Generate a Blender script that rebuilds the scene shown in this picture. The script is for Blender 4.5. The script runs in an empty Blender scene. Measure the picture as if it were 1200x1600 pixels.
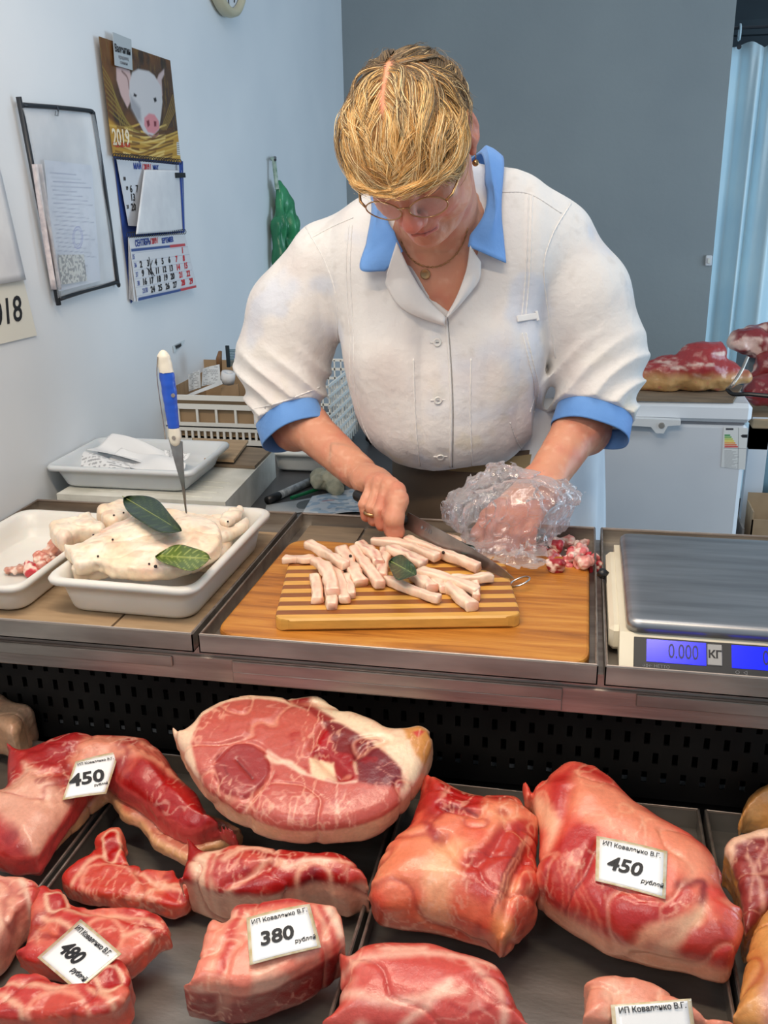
import bpy, math, random
import numpy as np
from mathutils import Vector, Matrix

# ---------------------------------------------------------------- camera
F = 1500.0                                   # focal length in pixels of the 1200 x 1600 frame
_d = np.array([80., 4300., 1500.]); _d /= np.linalg.norm(_d)
_y = np.array([320., -535., 1500.]); _y -= _d * (_y @ _d); _y /= np.linalg.norm(_y)
_z = -_d
_x = np.cross(_y, _z)
R = np.stack([_x, _y, _z])
CAM = np.array([0., 0., 1.51])
sc = bpy.context.scene
cd = bpy.data.cameras.new('camera'); cam = bpy.data.objects.new('camera', cd)
sc.collection.objects.link(cam); sc.camera = cam
cd.sensor_fit = 'VERTICAL'; cd.sensor_height = 36.0; cd.lens = 36.0 * F / 1600.0
cd.clip_start = 0.02; cd.clip_end = 50
_m = np.eye(4); _m[:3, 0] = R @ [1, 0, 0]; _m[:3, 1] = R @ [0, -1, 0]; _m[:3, 2] = R @ [0, 0, -1]; _m[:3, 3] = CAM
cam.matrix_world = Matrix(_m.tolist())

# ---------------------------------------------------------------- exposure, world, lights
vs = sc.view_settings
vs.view_transform = 'Standard'; vs.look = 'None'; vs.gamma = 1.0; vs.exposure = -0.06; vs.use_curve_mapping = False
w = bpy.data.worlds.new('world'); sc.world = w; w.use_nodes = True
w.node_tree.nodes['Background'].inputs[0].default_value = (0.66, 0.83, 1.0, 1)
w.node_tree.nodes['Background'].inputs[1].default_value = 0.48

def area(name, loc, target, sx, sy, power, col):
    l = bpy.data.lights.new(name, 'AREA'); l.shape = 'RECTANGLE'; l.size = sx; l.size_y = sy
    l.energy = power; l.color = col
    o = bpy.data.objects.new(name, l); sc.collection.objects.link(o)
    o.location = loc
    o.rotation_euler = (Vector(target) - Vector(loc)).to_track_quat('-Z', 'Y').to_euler()
    return o
area('counter_tube_light', (-0.30, 0.62, 2.25), (-0.22, 0.98, 0.8), 1.2, 0.07, 17, (1.0, 0.80, 0.60))
area('ceiling_light', (-0.1, 1.25, 2.75), (-0.2, 1.5, 1.0), 0.9, 0.5, 8, (1.0, 0.93, 0.84))
area('added_side_daylight', (2.6, 2.5, 1.25), (-0.6, 3.3, 1.2), 1.6, 1.3, 40, (0.62, 0.82, 1.0))  # added area lamp for assumed daylight, no window seen; set low to lighten back wall
area('customer_side_light', (-1.0, -0.9, 2.5), (-0.7, 1.6, 1.1), 1.2, 0.6, 22, (1.0, 0.96, 0.90))
# ---------------------------------------------------------------- helpers
def ray(px, py): return R @ np.array([(px - 600) / F, (py - 800) / F, 1.0])
def at(px, py, X=None, Y=None, Z=None):
    r = ray(px, py)
    t = (X - CAM[0]) / r[0] if X is not None else (Y - CAM[1]) / r[1] if Y is not None else (Z - CAM[2]) / r[2]
    return CAM + r * t
def S(r, g, b):
    a = np.array([r, g, b], float) / 255.0
    return np.where(a <= 0.04045, a / 12.92, ((a + 0.055) / 1.055) ** 2.4)
def unit(v): v = np.asarray(v, float); return v / np.linalg.norm(v)
def smooth(a, b, x): t = np.clip((x - a) / (b - a), 0, 1); return t * t * (3 - 2 * t)

def _hash(ix, iy, iz, s):
    h = (ix.astype(np.uint32) * np.uint32(374761393) + iy.astype(np.uint32) * np.uint32(668265263)
         + iz.astype(np.uint32) * np.uint32(2147483647 - 77) + np.uint32((s * 1274126177 + 12345) & 0xffffffff))
    h = (h ^ (h >> np.uint32(13))) * np.uint32(1274126177)
    h = (h ^ (h >> np.uint32(16))) * np.uint32(2246822519)
    return ((h ^ (h >> np.uint32(15))) & np.uint32(0xffffff)).astype(np.float32) / float(0xffffff) * 2 - 1
def vnoise(p, freq=1.0, seed=0, octs=1, gain=0.5):
    p = np.asarray(p, np.float32) * np.float32(1.0) * np.asarray(freq, np.float32)
    out = 0; amp = 1.0; tot = 0
    for o in range(octs):
        q = p * (2.03 ** o) + 17.3 * o
        i = np.floor(q); f = q - i; f = f * f * (3 - 2 * f)
        i = i.astype(np.int64)
        x0, y0, z0 = i[..., 0], i[..., 1], i[..., 2]
        r = 0
        for dx in (0, 1):
            wx = f[..., 0] if dx else 1 - f[..., 0]
            for dy in (0, 1):
                wy = f[..., 1] if dy else 1 - f[..., 1]
                for dz in (0, 1):
                    wz = f[..., 2] if dz else 1 - f[..., 2]
                    r = r + wx * wy * wz * _hash((x0 + dx) & 0xffff, (y0 + dy) & 0xffff, (z0 + dz) & 0xffff, seed + o)
        out = out + amp * r; tot += amp; amp *= gain
    return out / tot

# ------------------------------------------------ objects
def tag(o, label=None, cat=None, group=None, kind=None):
    if label: o['label'] = label
    if cat: o['category'] = cat
    if group: o['group'] = group
    if kind: o['kind'] = kind
    return o
def empty(name, loc, label=None, cat=None, group=None):
    o = bpy.data.objects.new(name, None); sc.collection.objects.link(o); o.location = Vector([float(c) for c in loc])
    o.empty_display_size = 0.02
    o['_w'] = [float(c) for c in loc]
    return tag(o, label, cat, group)
def wloc(p): return np.array(p['_w']) if p is not None and '_w' in p else np.zeros(3)
def mesh_obj(name, V, Fc, mat, parent=None, col=None, smooth_=True, label=None, cat=None, group=None, kind=None):
    """V in WORLD coordinates; the object's origin becomes its base centre (top-level) or its parent's origin."""
    V = np.asarray(V, float)
    if parent is None:
        org = np.array([(V[:, 0].min() + V[:, 0].max()) / 2, (V[:, 1].min() + V[:, 1].max()) / 2, V[:, 2].min()])
    else: org = wloc(parent)
    me = bpy.data.meshes.new(name)
    if isinstance(Fc, np.ndarray):
        n = len(Fc); k = Fc.shape[1]
        me.vertices.add(len(V)); me.vertices.foreach_set('co', (V - org).astype(np.float32).ravel())
        me.loops.add(n * k); me.loops.foreach_set('vertex_index', Fc.astype(np.int32).ravel())
        me.polygons.add(n); me.polygons.foreach_set('loop_start', np.arange(0, n * k, k, dtype=np.int32))
        me.update(calc_edges=True)
    else:
        me.from_pydata([tuple(v) for v in (V - org)], [], [tuple(int(i) for i in f) for f in Fc]); me.update()
    if col is not None:
        a = me.color_attributes.new('Col', 'FLOAT_COLOR', 'POINT')
        c4 = np.ones((len(V), 4), np.float32); col = np.asarray(col)
        c4[:, :col.shape[1]] = col
        a.data.foreach_set('color', c4.ravel())
    if smooth_: me.polygons.foreach_set('use_smooth', [True] * len(me.polygons))
    if mat is not None: me.materials.append(mat)
    o = bpy.data.objects.new(name, me); sc.collection.objects.link(o)
    if parent is None: o.location = Vector(org)
    else: o.parent = parent
    o['_w'] = [float(c) for c in org]
    return tag(o, label, cat, group, kind)

class MB:
    """collects shapes and links them as ONE mesh"""
    def __init__(s): s.V = []; s.F = []; s.C = []; s.c = None
    def add(s, V, Fc, c=None):
        b = sum(len(v) for v in s.V)
        V = np.asarray(V, float).reshape(-1, 3); s.V.append(V)
        s.F += [tuple(int(i) + b for i in f) for f in Fc]
        s.C.append(np.tile(np.asarray(c if c is not None else (1, 1, 1), float), (len(V), 1)))
        return s
    def box(s, lo, hi, c=None, bev=0.0, O=(0, 0, 0), A=None):
        """box in the frame O + A-columns; bev = small chamfer"""
        lo = np.array(lo, float); hi = np.array(hi, float); A = np.eye(3) if A is None else np.asarray(A, float)
        if bev <= 0:
            V = np.array([[(lo, hi)[i][0], (lo, hi)[j][1], (lo, hi)[k][2]] for i in (0, 1) for j in (0, 1) for k in (0, 1)])
            Fc = [(0, 1, 3, 2), (4, 6, 7, 5), (0, 4, 5, 1), (2, 3, 7, 6), (0, 2, 6, 4), (1, 5, 7, 3)]
        else:
            b = min(bev, *(0.49 * (hi - lo)))
            V = []; idx = {}
            for i in (0, 1):
                for j in (0, 1):
                    for k in (0, 1):
                        cnr = np.array([(lo, hi)[i][0], (lo, hi)[j][1], (lo, hi)[k][2]])
                        sg = np.array([1 - 2 * i, 1 - 2 * j, 1 - 2 * k])
                        for a in range(3):   # vertex lying on the face perpendicular to a
                            off = sg * b; off[a] = 0
                            idx[(i, j, k, a)] = len(V); V.append(cnr + off)
            Fc = []
            for a in range(3):
                b_, c_ = [q for q in range(3) if q != a]
                for sd in (0, 1):
                    ks = []
                    for (u, v) in ((0, 0), (1, 0), (1, 1), (0, 1)):
                        t = [0, 0, 0]; t[a] = sd; t[b_] = u; t[c_] = v; ks.append(idx[(*t, a)])
                    Fc.append(ks)
            for a in range(3):
                b_, c_ = [q for q in range(3) if q != a]
                for u in (0, 1):
                    for v in (0, 1):
                        t0 = [0, 0, 0]; t1 = [0, 0, 0]; t1[a] = 1
                        for t in (t0, t1): t[b_] = u; t[c_] = v
                        Fc.append([idx[(*t0, b_)], idx[(*t1, b_)], idx[(*t1, c_)], idx[(*t0, c_)]])
            for i in (0, 1):
                for j in (0, 1):
                    for k in (0, 1): Fc.append([idx[(i, j, k, a)] for a in range(3)])
            V = np.array(V)
            ctr = (lo + hi) / 2
            F2 = []
            for f in Fc:
                p = V[f]; n = np.cross(p[1] - p[0], p[2] - p[0])
                F2.append(f if n @ (p.mean(0) - ctr) > 0 else f[::-1])
            Fc = F2
        return s.add(np.asarray(O) + V @ A.T, Fc, c)
    def tube(s, P, r, n=8, c=None, closed=False, flat=1.0, caps=True):
        P = np.asarray(P, float); m = len(P); r = np.broadcast_to(np.asarray(r, float), (m,))
        T = np.roll(P, -1, 0) - np.roll(P, 1, 0)
        if not closed: T[0] = P[1] - P[0]; T[-1] = P[-1] - P[-2]
        T /= np.linalg.norm(T, axis=1)[:, None] + 1e-12
        u = np.cross(T[0], [0, 0, 1.0])
        if np.linalg.norm(u) < 1e-3: u = np.cross(T[0], [0, 1.0, 0])
        V = []
        for i in range(m):
            u = u - T[i] * (u @ T[i]); u /= np.linalg.norm(u) + 1e-12; v = np.cross(T[i], u)
            a = np.arange(n) * 2 * np.pi / n
            V.append(P[i] + r[i] * (np.cos(a)[:, None] * u + flat * np.sin(a)[:, None] * v))
        V = np.concatenate(V); Fc = []
        for i in range(m if closed else m - 1):
            j = (i + 1) % m
            for k in range(n): Fc.append((i * n + k, i * n + (k + 1) % n, j * n + (k + 1) % n, j * n + k))
        if not closed and caps: Fc += [tuple(range(n))[::-1], tuple(range((m - 1) * n, m * n))]
        return s.add(V, Fc, c)
    def lathe(s, prof, O=(0, 0, 0), ax=(0, 0, 1), n=32, c=None):
        """prof: list of (radius, height) along ax"""
        ax = unit(ax); u = np.cross(ax, [0, 1.0, 0.01]); u = unit(u); v = np.cross(ax, u)
        a = np.arange(n) * 2 * np.pi / n
        V = np.concatenate([np.asarray(O) + h * ax + r * (np.cos(a)[:, None] * u + np.sin(a)[:, None] * v) for r, h in prof])
        Fc = [(i * n + k, i * n + (k + 1) % n, (i + 1) * n + (k + 1) % n, (i + 1) * n + k) for i in range(len(prof) - 1) for k in range(n)]
        return s.add(V, Fc, c)
    def prism(s, poly, O, U, V_, N, t, c=None):
        """2-D polygon in frame (O,U,V) extruded by t along N"""
        poly = np.asarray(poly, float); n = len(poly)
        a = np.asarray(O) + poly[:, :1] * U + poly[:, 1:] * V_
        V = np.concatenate([a, a + np.asarray(N) * t])
        Fc = [tuple(range(n))[::-1], tuple(range(n, 2 * n))] + [(i, (i + 1) % n, n + (i + 1) % n, n + i) for i in range(n)]
        return s.add(V, Fc, c)
    def grid(s, G, thick=0.0, c=None, N=None):
        """G: (a,b,3) points; optional thickness"""
        G = np.asarray(G, float); a, b = G.shape[:2]
        Fc = [(i * b + j, (i + 1) * b + j, (i + 1) * b + j + 1, i * b + j + 1) for i in range(a - 1) for j in range(b - 1)]
        if thick == 0: return s.add(G.reshape(-1, 3), Fc, c)
        gu = np.gradient(G, axis=0); gv = np.gradient(G, axis=1); Nn = np.cross(gu, gv)
        Nn /= np.linalg.norm(Nn, axis=2)[..., None] + 1e-12
        V = np.concatenate([G.reshape(-1, 3), (G + Nn * -thick).reshape(-1, 3)]); m = a * b
        F2 = Fc[:] + [tuple(i + m for i in f[::-1]) for f in Fc]
        bd = [(i, 0) for i in range(a)] + [(a - 1, j) for j in range(1, b)] + [(i, b - 1) for i in range(a - 2, -1, -1)] + [(0, j) for j in range(b - 2, 0, -1)]
        bi = [i * b + j for i, j in bd]
        for k in range(len(bi)):
            p, q = bi[k], bi[(k + 1) % len(bi)]; F2.append((p, p + m, q + m, q))
        return s.add(V, F2, c)
    def build(s, name, mat, parent=None, smooth_=False, usecol=False, **kw):
        return mesh_obj(name, np.concatenate(s.V), s.F, mat, parent, col=np.concatenate(s.C) if usecol else None, smooth_=smooth_, **kw)

def catmull(P, n=8, closed=False):
    P = np.asarray(P, float)
    Q = np.concatenate([P[-1:], P, P[:2]]) if closed else np.concatenate([2 * P[:1] - P[1:2], P, 2 * P[-1:] - P[-2:-1]])
    out = []
    m = len(P) if closed else len(P) - 1
    for i in range(m):
        p0, p1, p2, p3 = Q[i], Q[i + 1], Q[i + 2], Q[i + 3]
        for t in np.arange(n) / n:
            out.append(0.5 * ((2 * p1) + (-p0 + p2) * t + (2 * p0 - 5 * p1 + 4 * p2 - p3) * t * t + (-p0 + 3 * p1 - 3 * p2 + p3) * t ** 3))
    if not closed: out.append(P[-1])
    return np.array(out)

# ------------------------------------------------ signed-distance modelling
def sd_seg(p, a, b, ra, rb):
    a = np.asarray(a, np.float32); b = np.asarray(b, np.float32); ab = b - a
    t = np.clip(((p - a) @ ab) / (ab @ ab + 1e-12), 0, 1)
    return np.linalg.norm(p - (a + t[..., None] * ab), axis=-1) - (ra + (rb - ra) * t)
def sd_ell(p, c, r, A=None):
    q = p - np.asarray(c, np.float32)
    if A is not None: q = q @ np.asarray(A, np.float32)          # A columns = axes
    r = np.asarray(r, np.float32)
    k0 = np.linalg.norm(q / r, axis=-1); k1 = np.linalg.norm(q / (r * r), axis=-1)
    return k0 * (k0 - 1) / (k1 + 1e-9)
def smin(a, b, k):
    h = np.maximum(k - np.abs(a - b), 0) / k
    return np.minimum(a, b) - h * h * k * 0.25
class Sdf:
    """a list of smoothly joined primitives in world space"""
    def __init__(s): s.ops = []
    def seg(s, a, b, ra, rb=None, k=0.01, sub=False):
        rb = ra if rb is None else rb; a = np.array(a, float); b = np.array(b, float); r = max(ra, rb)
        s.ops.append((lambda p: sd_seg(p, a, b, ra, rb), np.minimum(a, b) - r, np.maximum(a, b) + r, k, sub)); return s
    def ell(s, c, r, A=None, k=0.01, sub=False):
        c = np.array(c, float); R_ = max(r) if A is not None else np.array(r, float)
        s.ops.append((lambda p: sd_ell(p, c, r, A), c - R_, c + R_, k, sub)); return s
    def chain(s, P, rs, k=0.01):
        for i in range(len(P) - 1): s.seg(P[i], P[i + 1], rs[i], rs[i + 1], k)
        return s
    def __call__(s, p):
        p = np.asarray(p, np.float32); f = np.full(p.shape[:-1], 1.0, np.float32)
        for fn, lo, hi, k, sub in s.ops:
            d = fn(p)
            f = -smin(-f, d, k) if sub else smin(f, d, k)
        return f
def vox(sdf, lo, hi, h, disp=None, A=None, O=None, margin=0.03):
    """naive surface nets of sdf on a grid; sdf is Sdf or a plain function.  Returns V, F(quads)."""
    lo = np.array(lo, float); hi = np.array(hi, float)
    n = np.ceil((hi - lo) / h).astype(int) + 1
    ax = [lo[i] + h * np.arange(n[i]) for i in range(3)]
    if isinstance(sdf, Sdf):
        f = np.full(n, 1.0, np.float32)
        for fn, l, u, k, sub in sdf.ops:
            m = margin + k
            i0 = np.maximum(np.floor((l - m - lo) / h).astype(int), 0); i1 = np.minimum(np.ceil((u + m - lo) / h).astype(int) + 1, n)
            if (i1 <= i0).any(): continue
            g = np.stack(np.meshgrid(*[ax[i][i0[i]:i1[i]].astype(np.float32) for i in range(3)], indexing='ij'), -1)
            d = fn(g); sl = tuple(slice(i0[i], i1[i]) for i in range(3))
            f[sl] = -smin(-f[sl], d, k) if sub else smin(f[sl], d, k)
    else:
        f = np.empty(n, np.float32)
        for i in range(0, n[0], 32):
            g = np.stack(np.meshgrid(ax[0][i:i + 32].astype(np.float32), ax[1].astype(np.float32), ax[2].astype(np.float32), indexing='ij'), -1)
            f[i:i + 32] = sdf(g)
    if disp is not None:
        band = np.nonzero(np.abs(f) < 0.03)
        P = np.stack([ax[i][band[i]] for i in range(3)], -1)
        f[band] += disp(P, f[band]).astype(np.float32)
    return nets(f, lo, h)
def nets(f, lo, h):
    n = f.shape; s = f < 0
    c = np.zeros([k - 1 for k in n], np.int8)
    for a in (0, 1):
        for b in (0, 1):
            for e in (0, 1): c += s[a:n[0] - 1 + a, b:n[1] - 1 + b, e:n[2] - 1 + e]
    I = np.stack(np.nonzero((c > 0) & (c < 8)), -1)
    vid = np.full(c.shape, -1, np.int32); vid[tuple(I.T)] = np.arange(len(I))
    acc = np.zeros((len(I), 3)); cnt = np.zeros(len(I))
    cor = [(a, b, e) for a in (0, 1) for b in (0, 1) for e in (0, 1)]
    for p in cor:
        for a in range(3):
            if p[a]: continue
            q = list(p); q[a] = 1
            f0 = f[I[:, 0] + p[0], I[:, 1] + p[1], I[:, 2] + p[2]]; f1 = f[I[:, 0] + q[0], I[:, 1] + q[1], I[:, 2] + q[2]]
            m = (f0 < 0) != (f1 < 0); t = np.where(m, f0 / np.where(m, f0 - f1, 1), 0)
            v = np.array(p, float)[None] + np.zeros((len(I), 3)); v[:, a] += t
            acc[m] += v[m]; cnt[m] += 1
    V = (I + acc / cnt[:, None]) * h + lo
    Q = []
    for a in range(3):
        b, e = (a + 1) % 3, (a + 2) % 3
        s0 = [slice(None)] * 3; s1 = [slice(None)] * 3
        for q in (b, e): s0[q] = slice(1, n[q] - 1); s1[q] = slice(1, n[q] - 1)
        s0[a] = slice(0, n[a] - 1); s1[a] = slice(1, n[a])
        A0 = s[tuple(s0)]; A1 = s[tuple(s1)]
        J = np.stack(np.nonzero(A0 != A1), -1)
        if not len(J): continue
        ins = A0[tuple(J.T)]
        J[:, b] += 1; J[:, e] += 1
        def cell(db, de):
            K = J.copy(); K[:, b] -= db; K[:, e] -= de; return vid[tuple(K.T)]
        q = np.stack([cell(1, 1), cell(0, 1), cell(0, 0), cell(1, 0)], -1)
        q[~ins] = q[~ins][:, ::-1]
        Q.append(q)
    Q = np.concatenate(Q)
    return V, Q
def cut(V, Q, keep):
    """keep faces whose vertices all satisfy keep"""
    k = keep(V); Q = Q[k[Q].all(1)]
    u = np.unique(Q); m = np.full(len(V), -1); m[u] = np.arange(len(u)); return V[u], m[Q]
def join(parts):
    V = []; Q = []; b = 0
    for v, q in parts: V.append(v); Q.append(q + b); b += len(v)
    return np.concatenate(V), np.concatenate(Q)
def hit(px, py, sdf, t0=0.5, t1=2.6, off=0.0):
    """first point of the sdf's surface on the line of sight through a pixel"""
    r = ray(px, py); nr = np.linalg.norm(r); r = r / nr; t = t0
    for i in range(300):
        p = CAM + r * t; d = float(sdf(p[None])[0]) - off
        if d < 0.0004: return p
        t += min(max(d * 0.7, 0.0005), 0.05)
        if t > t1: break
    return None
def grad(sdf, p, e=0.002):
    p = np.atleast_2d(p); g = np.stack([sdf(p + np.eye(3)[i] * e) - sdf(p - np.eye(3)[i] * e) for i in range(3)], -1)
    return g / (np.linalg.norm(g, axis=-1)[:, None] + 1e-9)
def pushout(sdf, P, dist, it=3):
    P = np.array(P, float)
    for _ in range(it):
        d = sdf(P); g = grad(sdf, P); P = P + g * np.maximum(dist - d, 0)[:, None]
    return P
def stick(sdf, P, dist, it=4):
    P = np.array(P, float)
    for _ in range(it):
        d = sdf(P); g = grad(sdf, P); P = P + g * (dist - d)[:, None]
    return P
def polysd(poly, P):
    """signed distance (neg inside) of 2-D points to polygon"""
    poly = np.asarray(poly, float); sh = P.shape[:-1]; P = P.reshape(-1, 2)
    d = np.full(len(P), 1e9); ins = np.zeros(len(P), bool)
    for i in range(len(poly)):
        a = poly[i]; b = poly[(i + 1) % len(poly)]; ab = b - a
        t = np.clip(((P - a) @ ab) / (ab @ ab + 1e-15), 0, 1)
        d = np.minimum(d, np.linalg.norm(P - (a + t[:, None] * ab), axis=1))
        cnd = (a[1] > P[:, 1]) != (b[1] > P[:, 1])
        with np.errstate(divide='ignore', invalid='ignore'):
            xi = a[0] + (P[:, 1] - a[1]) * ab[0] / (ab[1] if ab[1] != 0 else 1e-12)
        ins ^= cnd & (P[:, 0] < xi)
    return np.where(ins, -d, d).reshape(sh)
def linesd(path, P):
    path = np.asarray(path, float); sh = P.shape[:-1]; P = P.reshape(-1, 2); d = np.full(len(P), 1e9)
    for i in range(len(path) - 1):
        a = path[i]; ab = path[i + 1] - a
        t = np.clip(((P - a) @ ab) / (ab @ ab + 1e-15), 0, 1)
        d = np.minimum(d, np.linalg.norm(P - (a + t[:, None] * ab), axis=1))
    return d.reshape(sh)

class Plane:
    """a plane of a thing: origin O, axes U,V and normal N; px() takes a place in the photo onto it"""
    def __init__(s, O, N, U=(1, 0, 0)):
        s.O = np.array(O, float); s.N = unit(N); U = np.array(U, float); s.U = unit(U - s.N * (U @ s.N)); s.V = np.cross(s.N, s.U)
    def px(s, pts, off=0.0):
        out = []
        for x, y in pts:
            r = ray(x, y); t = ((s.O + s.N * off - CAM) @ s.N) / (r @ s.N); p = CAM + r * t - s.O
            out.append((p @ s.U, p @ s.V))
        return np.array(out)
    def w(s, P): P = np.asarray(P, float); return s.O + P[..., :1] * s.U + P[..., 1:2] * s.V + P[..., 2:3] * s.N

# ------------------------------------------------ materials
def new_mat(name):
    m = bpy.data.materials.new(name); m.use_nodes = True; return m, m.node_tree.nodes, m.node_tree.links, m.node_tree.nodes['Principled BSDF']
def L4(c): return (float(c[0]), float(c[1]), float(c[2]), 1.0)
def setin(b, **kw):
    for k, v in kw.items(): b.inputs[k.replace('_', ' ')].default_value = v
def mat(name, c1, c2=None, scale=20, detail=3, rough=0.5, metal=0.0, bump=0.0, bscale=None, stretch=(1, 1, 1), sss=0.0, spec=0.5, coat=0.0,
        attr=False, trans=0.0, emis=None, estr=0.0, rvar=0.0, lo=0.35, hi=0.65, sheen=0.0, alpha=1.0, mixamt=1.0):
    m, N, Lk, b = new_mat(name)
    tc = N.new('ShaderNodeTexCoord'); mp = N.new('ShaderNodeMapping'); mp.inputs['Scale'].default_value = stretch
    Lk.new(tc.outputs['Object'], mp.inputs['Vector'])
    base = None
    nz = N.new('ShaderNodeTexNoise'); nz.inputs['Scale'].default_value = scale; nz.inputs['Detail'].default_value = detail
    Lk.new(mp.outputs['Vector'], nz.inputs['Vector'])
    if c2 is not None:
        rp = N.new('ShaderNodeValToRGB'); rp.color_ramp.elements[0].position = lo; rp.color_ramp.elements[1].position = hi
        rp.color_ramp.elements[0].color = L4(c1); rp.color_ramp.elements[1].color = L4(c2)
        Lk.new(nz.outputs['Fac'], rp.inputs['Fac']); base = rp.outputs['Color']
    if attr:
        va = N.new('ShaderNodeAttribute'); va.attribute_name = 'Col'
        if base is not None:
            mx = N.new('ShaderNodeMix'); mx.data_type = 'RGBA'; mx.blend_type = 'MULTIPLY'; mx.inputs[0].default_value = mixamt
            Lk.new(va.outputs['Color'], mx.inputs[6]); Lk.new(base, mx.inputs[7]); base = mx.outputs[2]
        else: base = va.outputs['Color']
    if base is not None: Lk.new(base, b.inputs['Base Color'])
    else: b.inputs['Base Color'].default_value = L4(c1)
    setin(b, Roughness=rough, Metallic=metal)
    b.inputs['Specular IOR Level'].default_value = spec
    if sss: b.inputs['Subsurface Weight'].default_value = sss; b.inputs['Subsurface Radius'].default_value = (1, 0.35, 0.2); b.inputs['Subsurface Scale'].default_value = 0.006
    if coat: b.inputs['Coat Weight'].default_value = coat; b.inputs['Coat Roughness'].default_value = 0.12
    if sheen: b.inputs['Sheen Weight'].default_value = sheen
    if trans: b.inputs['Transmission Weight'].default_value = trans
    if alpha < 1: b.inputs['Alpha'].default_value = alpha
    if emis is not None: b.inputs['Emission Color'].default_value = L4(emis); b.inputs['Emission Strength'].default_value = estr
    if rvar:
        mr = N.new('ShaderNodeMapRange'); mr.inputs[3].default_value = rough - rvar; mr.inputs[4].default_value = rough + rvar
        n2 = N.new('ShaderNodeTexNoise'); n2.inputs['Scale'].default_value = scale * 0.7; n2.inputs['Detail'].default_value = 4
        Lk.new(mp.outputs['Vector'], n2.inputs['Vector']); Lk.new(n2.outputs['Fac'], mr.inputs[0]); Lk.new(mr.outputs[0], b.inputs['Roughness'])
    if bump:
        n3 = N.new('ShaderNodeTexNoise'); n3.inputs['Scale'].default_value = bscale or scale * 3; n3.inputs['Detail'].default_value = 4
        Lk.new(mp.outputs['Vector'], n3.inputs['Vector'])
        bp = N.new('ShaderNodeBump'); bp.inputs['Strength'].default_value = 1.0; bp.inputs['Distance'].default_value = bump
        Lk.new(n3.outputs['Fac'], bp.inputs['Height']); Lk.new(bp.outputs['Normal'], b.inputs['Normal'])
    return m
M = {}

# ------------------------------------------------ writing
def text(body, parent, O, U, V_, size, mat_, name='lettering', align='CENTER', bold=0.0, depth=0.0003, sx=1.0, label=None, lift=0.0003, shear=0.0):
    """letters at O, running along U, upright along V"""
    cu = bpy.data.curves.new(name, 'FONT'); cu.body = body; cu.size = size; cu.align_x = align; cu.align_y = 'CENTER'
    cu.offset = bold; cu.extrude = depth / 2; cu.resolution_u = 3; cu.shear = shear
    t = bpy.data.objects.new(name, cu); sc.collection.objects.link(t)
    dg = bpy.context.evaluated_depsgraph_get(); dg.update()
    me = bpy.data.meshes.new_from_object(t.evaluated_get(dg))
    bpy.data.objects.remove(t); bpy.data.curves.remove(cu)
    n = len(me.vertices)
    if n == 0: return None
    co = np.empty(n * 3, np.float32); me.vertices.foreach_get('co', co); co = co.reshape(-1, 3).astype(float)
    Fc = [tuple(p.vertices) for p in me.polygons]; bpy.data.meshes.remove(me)
    U = unit(U); V_ = unit(np.asarray(V_, float) - U * (np.asarray(V_, float) @ U)); N = np.cross(U, V_)
    W = np.asarray(O) + co[:, :1] * sx * U + co[:, 1:2] * V_ + (co[:, 2:3] + lift) * N
    return (W, Fc) if parent is False else mesh_obj(name, W, Fc, mat_, parent, smooth_=False, label=label)
WHITE = S(235, 236, 238)
M['wall'] = mat('painted_wall', S(226, 230, 233), S(219, 224, 228), scale=3, rough=0.55, bump=0.0006, bscale=9, spec=0.35)
M['wall_back'] = mat('painted_back_wall', S(142, 150, 152), S(135, 143, 146), scale=2, rough=0.6, bump=0.0008, bscale=40, spec=0.3)
M['floor'] = mat('floor_tile', S(88, 86, 84), S(70, 70, 70), scale=6, rough=0.5)
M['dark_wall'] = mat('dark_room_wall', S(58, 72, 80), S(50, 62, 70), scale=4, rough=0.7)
M['steel'] = mat('brushed_steel', S(180, 168, 158), S(150, 138, 130), scale=5, stretch=(1, 14, 14), rough=0.40, metal=0.8, rvar=0.1, bump=0.0002, bscale=60)
M['steel_dark'] = mat('worn_dark_steel', S(178, 170, 160), S(142, 134, 126), scale=6, stretch=(1, 5, 5), rough=0.42, metal=0.8, rvar=0.1, bump=0.0002, bscale=40)
M['steel_tray'] = mat('scratched_tray_steel', S(150, 146, 140), S(126, 122, 116), scale=9, stretch=(1, 3, 1), rough=0.42, metal=0.75, rvar=0.1, bump=0.0002, bscale=80)
M['black_steel'] = mat('black_case_metal', S(30, 28, 26), S(20, 18, 17), scale=12, rough=0.5, spec=0.3)
M['white_plastic'] = mat('white_plastic', S(226, 224, 218), S(218, 215, 208), scale=8, rough=0.35, sss=0.15)
M['milky_plastic'] = mat('milky_plastic', S(214, 220, 224), S(204, 210, 214), scale=6, rough=0.3, sss=0.1, alpha=0.93)
M['basket'] = mat('white_basket_plastic', S(228, 228, 222), rough=0.35)
M['cardboard'] = mat('brown_cardboard', S(176, 150, 118), S(156, 130, 100), scale=9, stretch=(1, 6, 1), rough=0.85, bump=0.0003)
M['cardboard_grey'] = mat('greyish_cardboard', S(140, 122, 100), S(120, 104, 86), scale=9, stretch=(1, 5, 1), rough=0.85, bump=0.0003)
M['paper'] = mat('white_paper', S(222, 224, 226), S(206, 208, 212), scale=14, rough=0.7, bump=0.0004, bscale=12)
M['ink'] = mat('black_ink', S(28, 28, 32), rough=0.6)
M['ink_red'] = mat('red_ink', S(200, 40, 50), rough=0.6)
M['ink_blue'] = mat('blue_ink', S(40, 70, 150), rough=0.6)
M['ink_grey'] = mat('grey_ink', S(120, 122, 128), rough=0.6)
M['black_plastic'] = mat('black_plastic', S(22, 22, 24), rough=0.35)
M['dark_frame'] = mat('dark_wire_frame', S(46, 50, 56), rough=0.4, metal=0.3)
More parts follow.
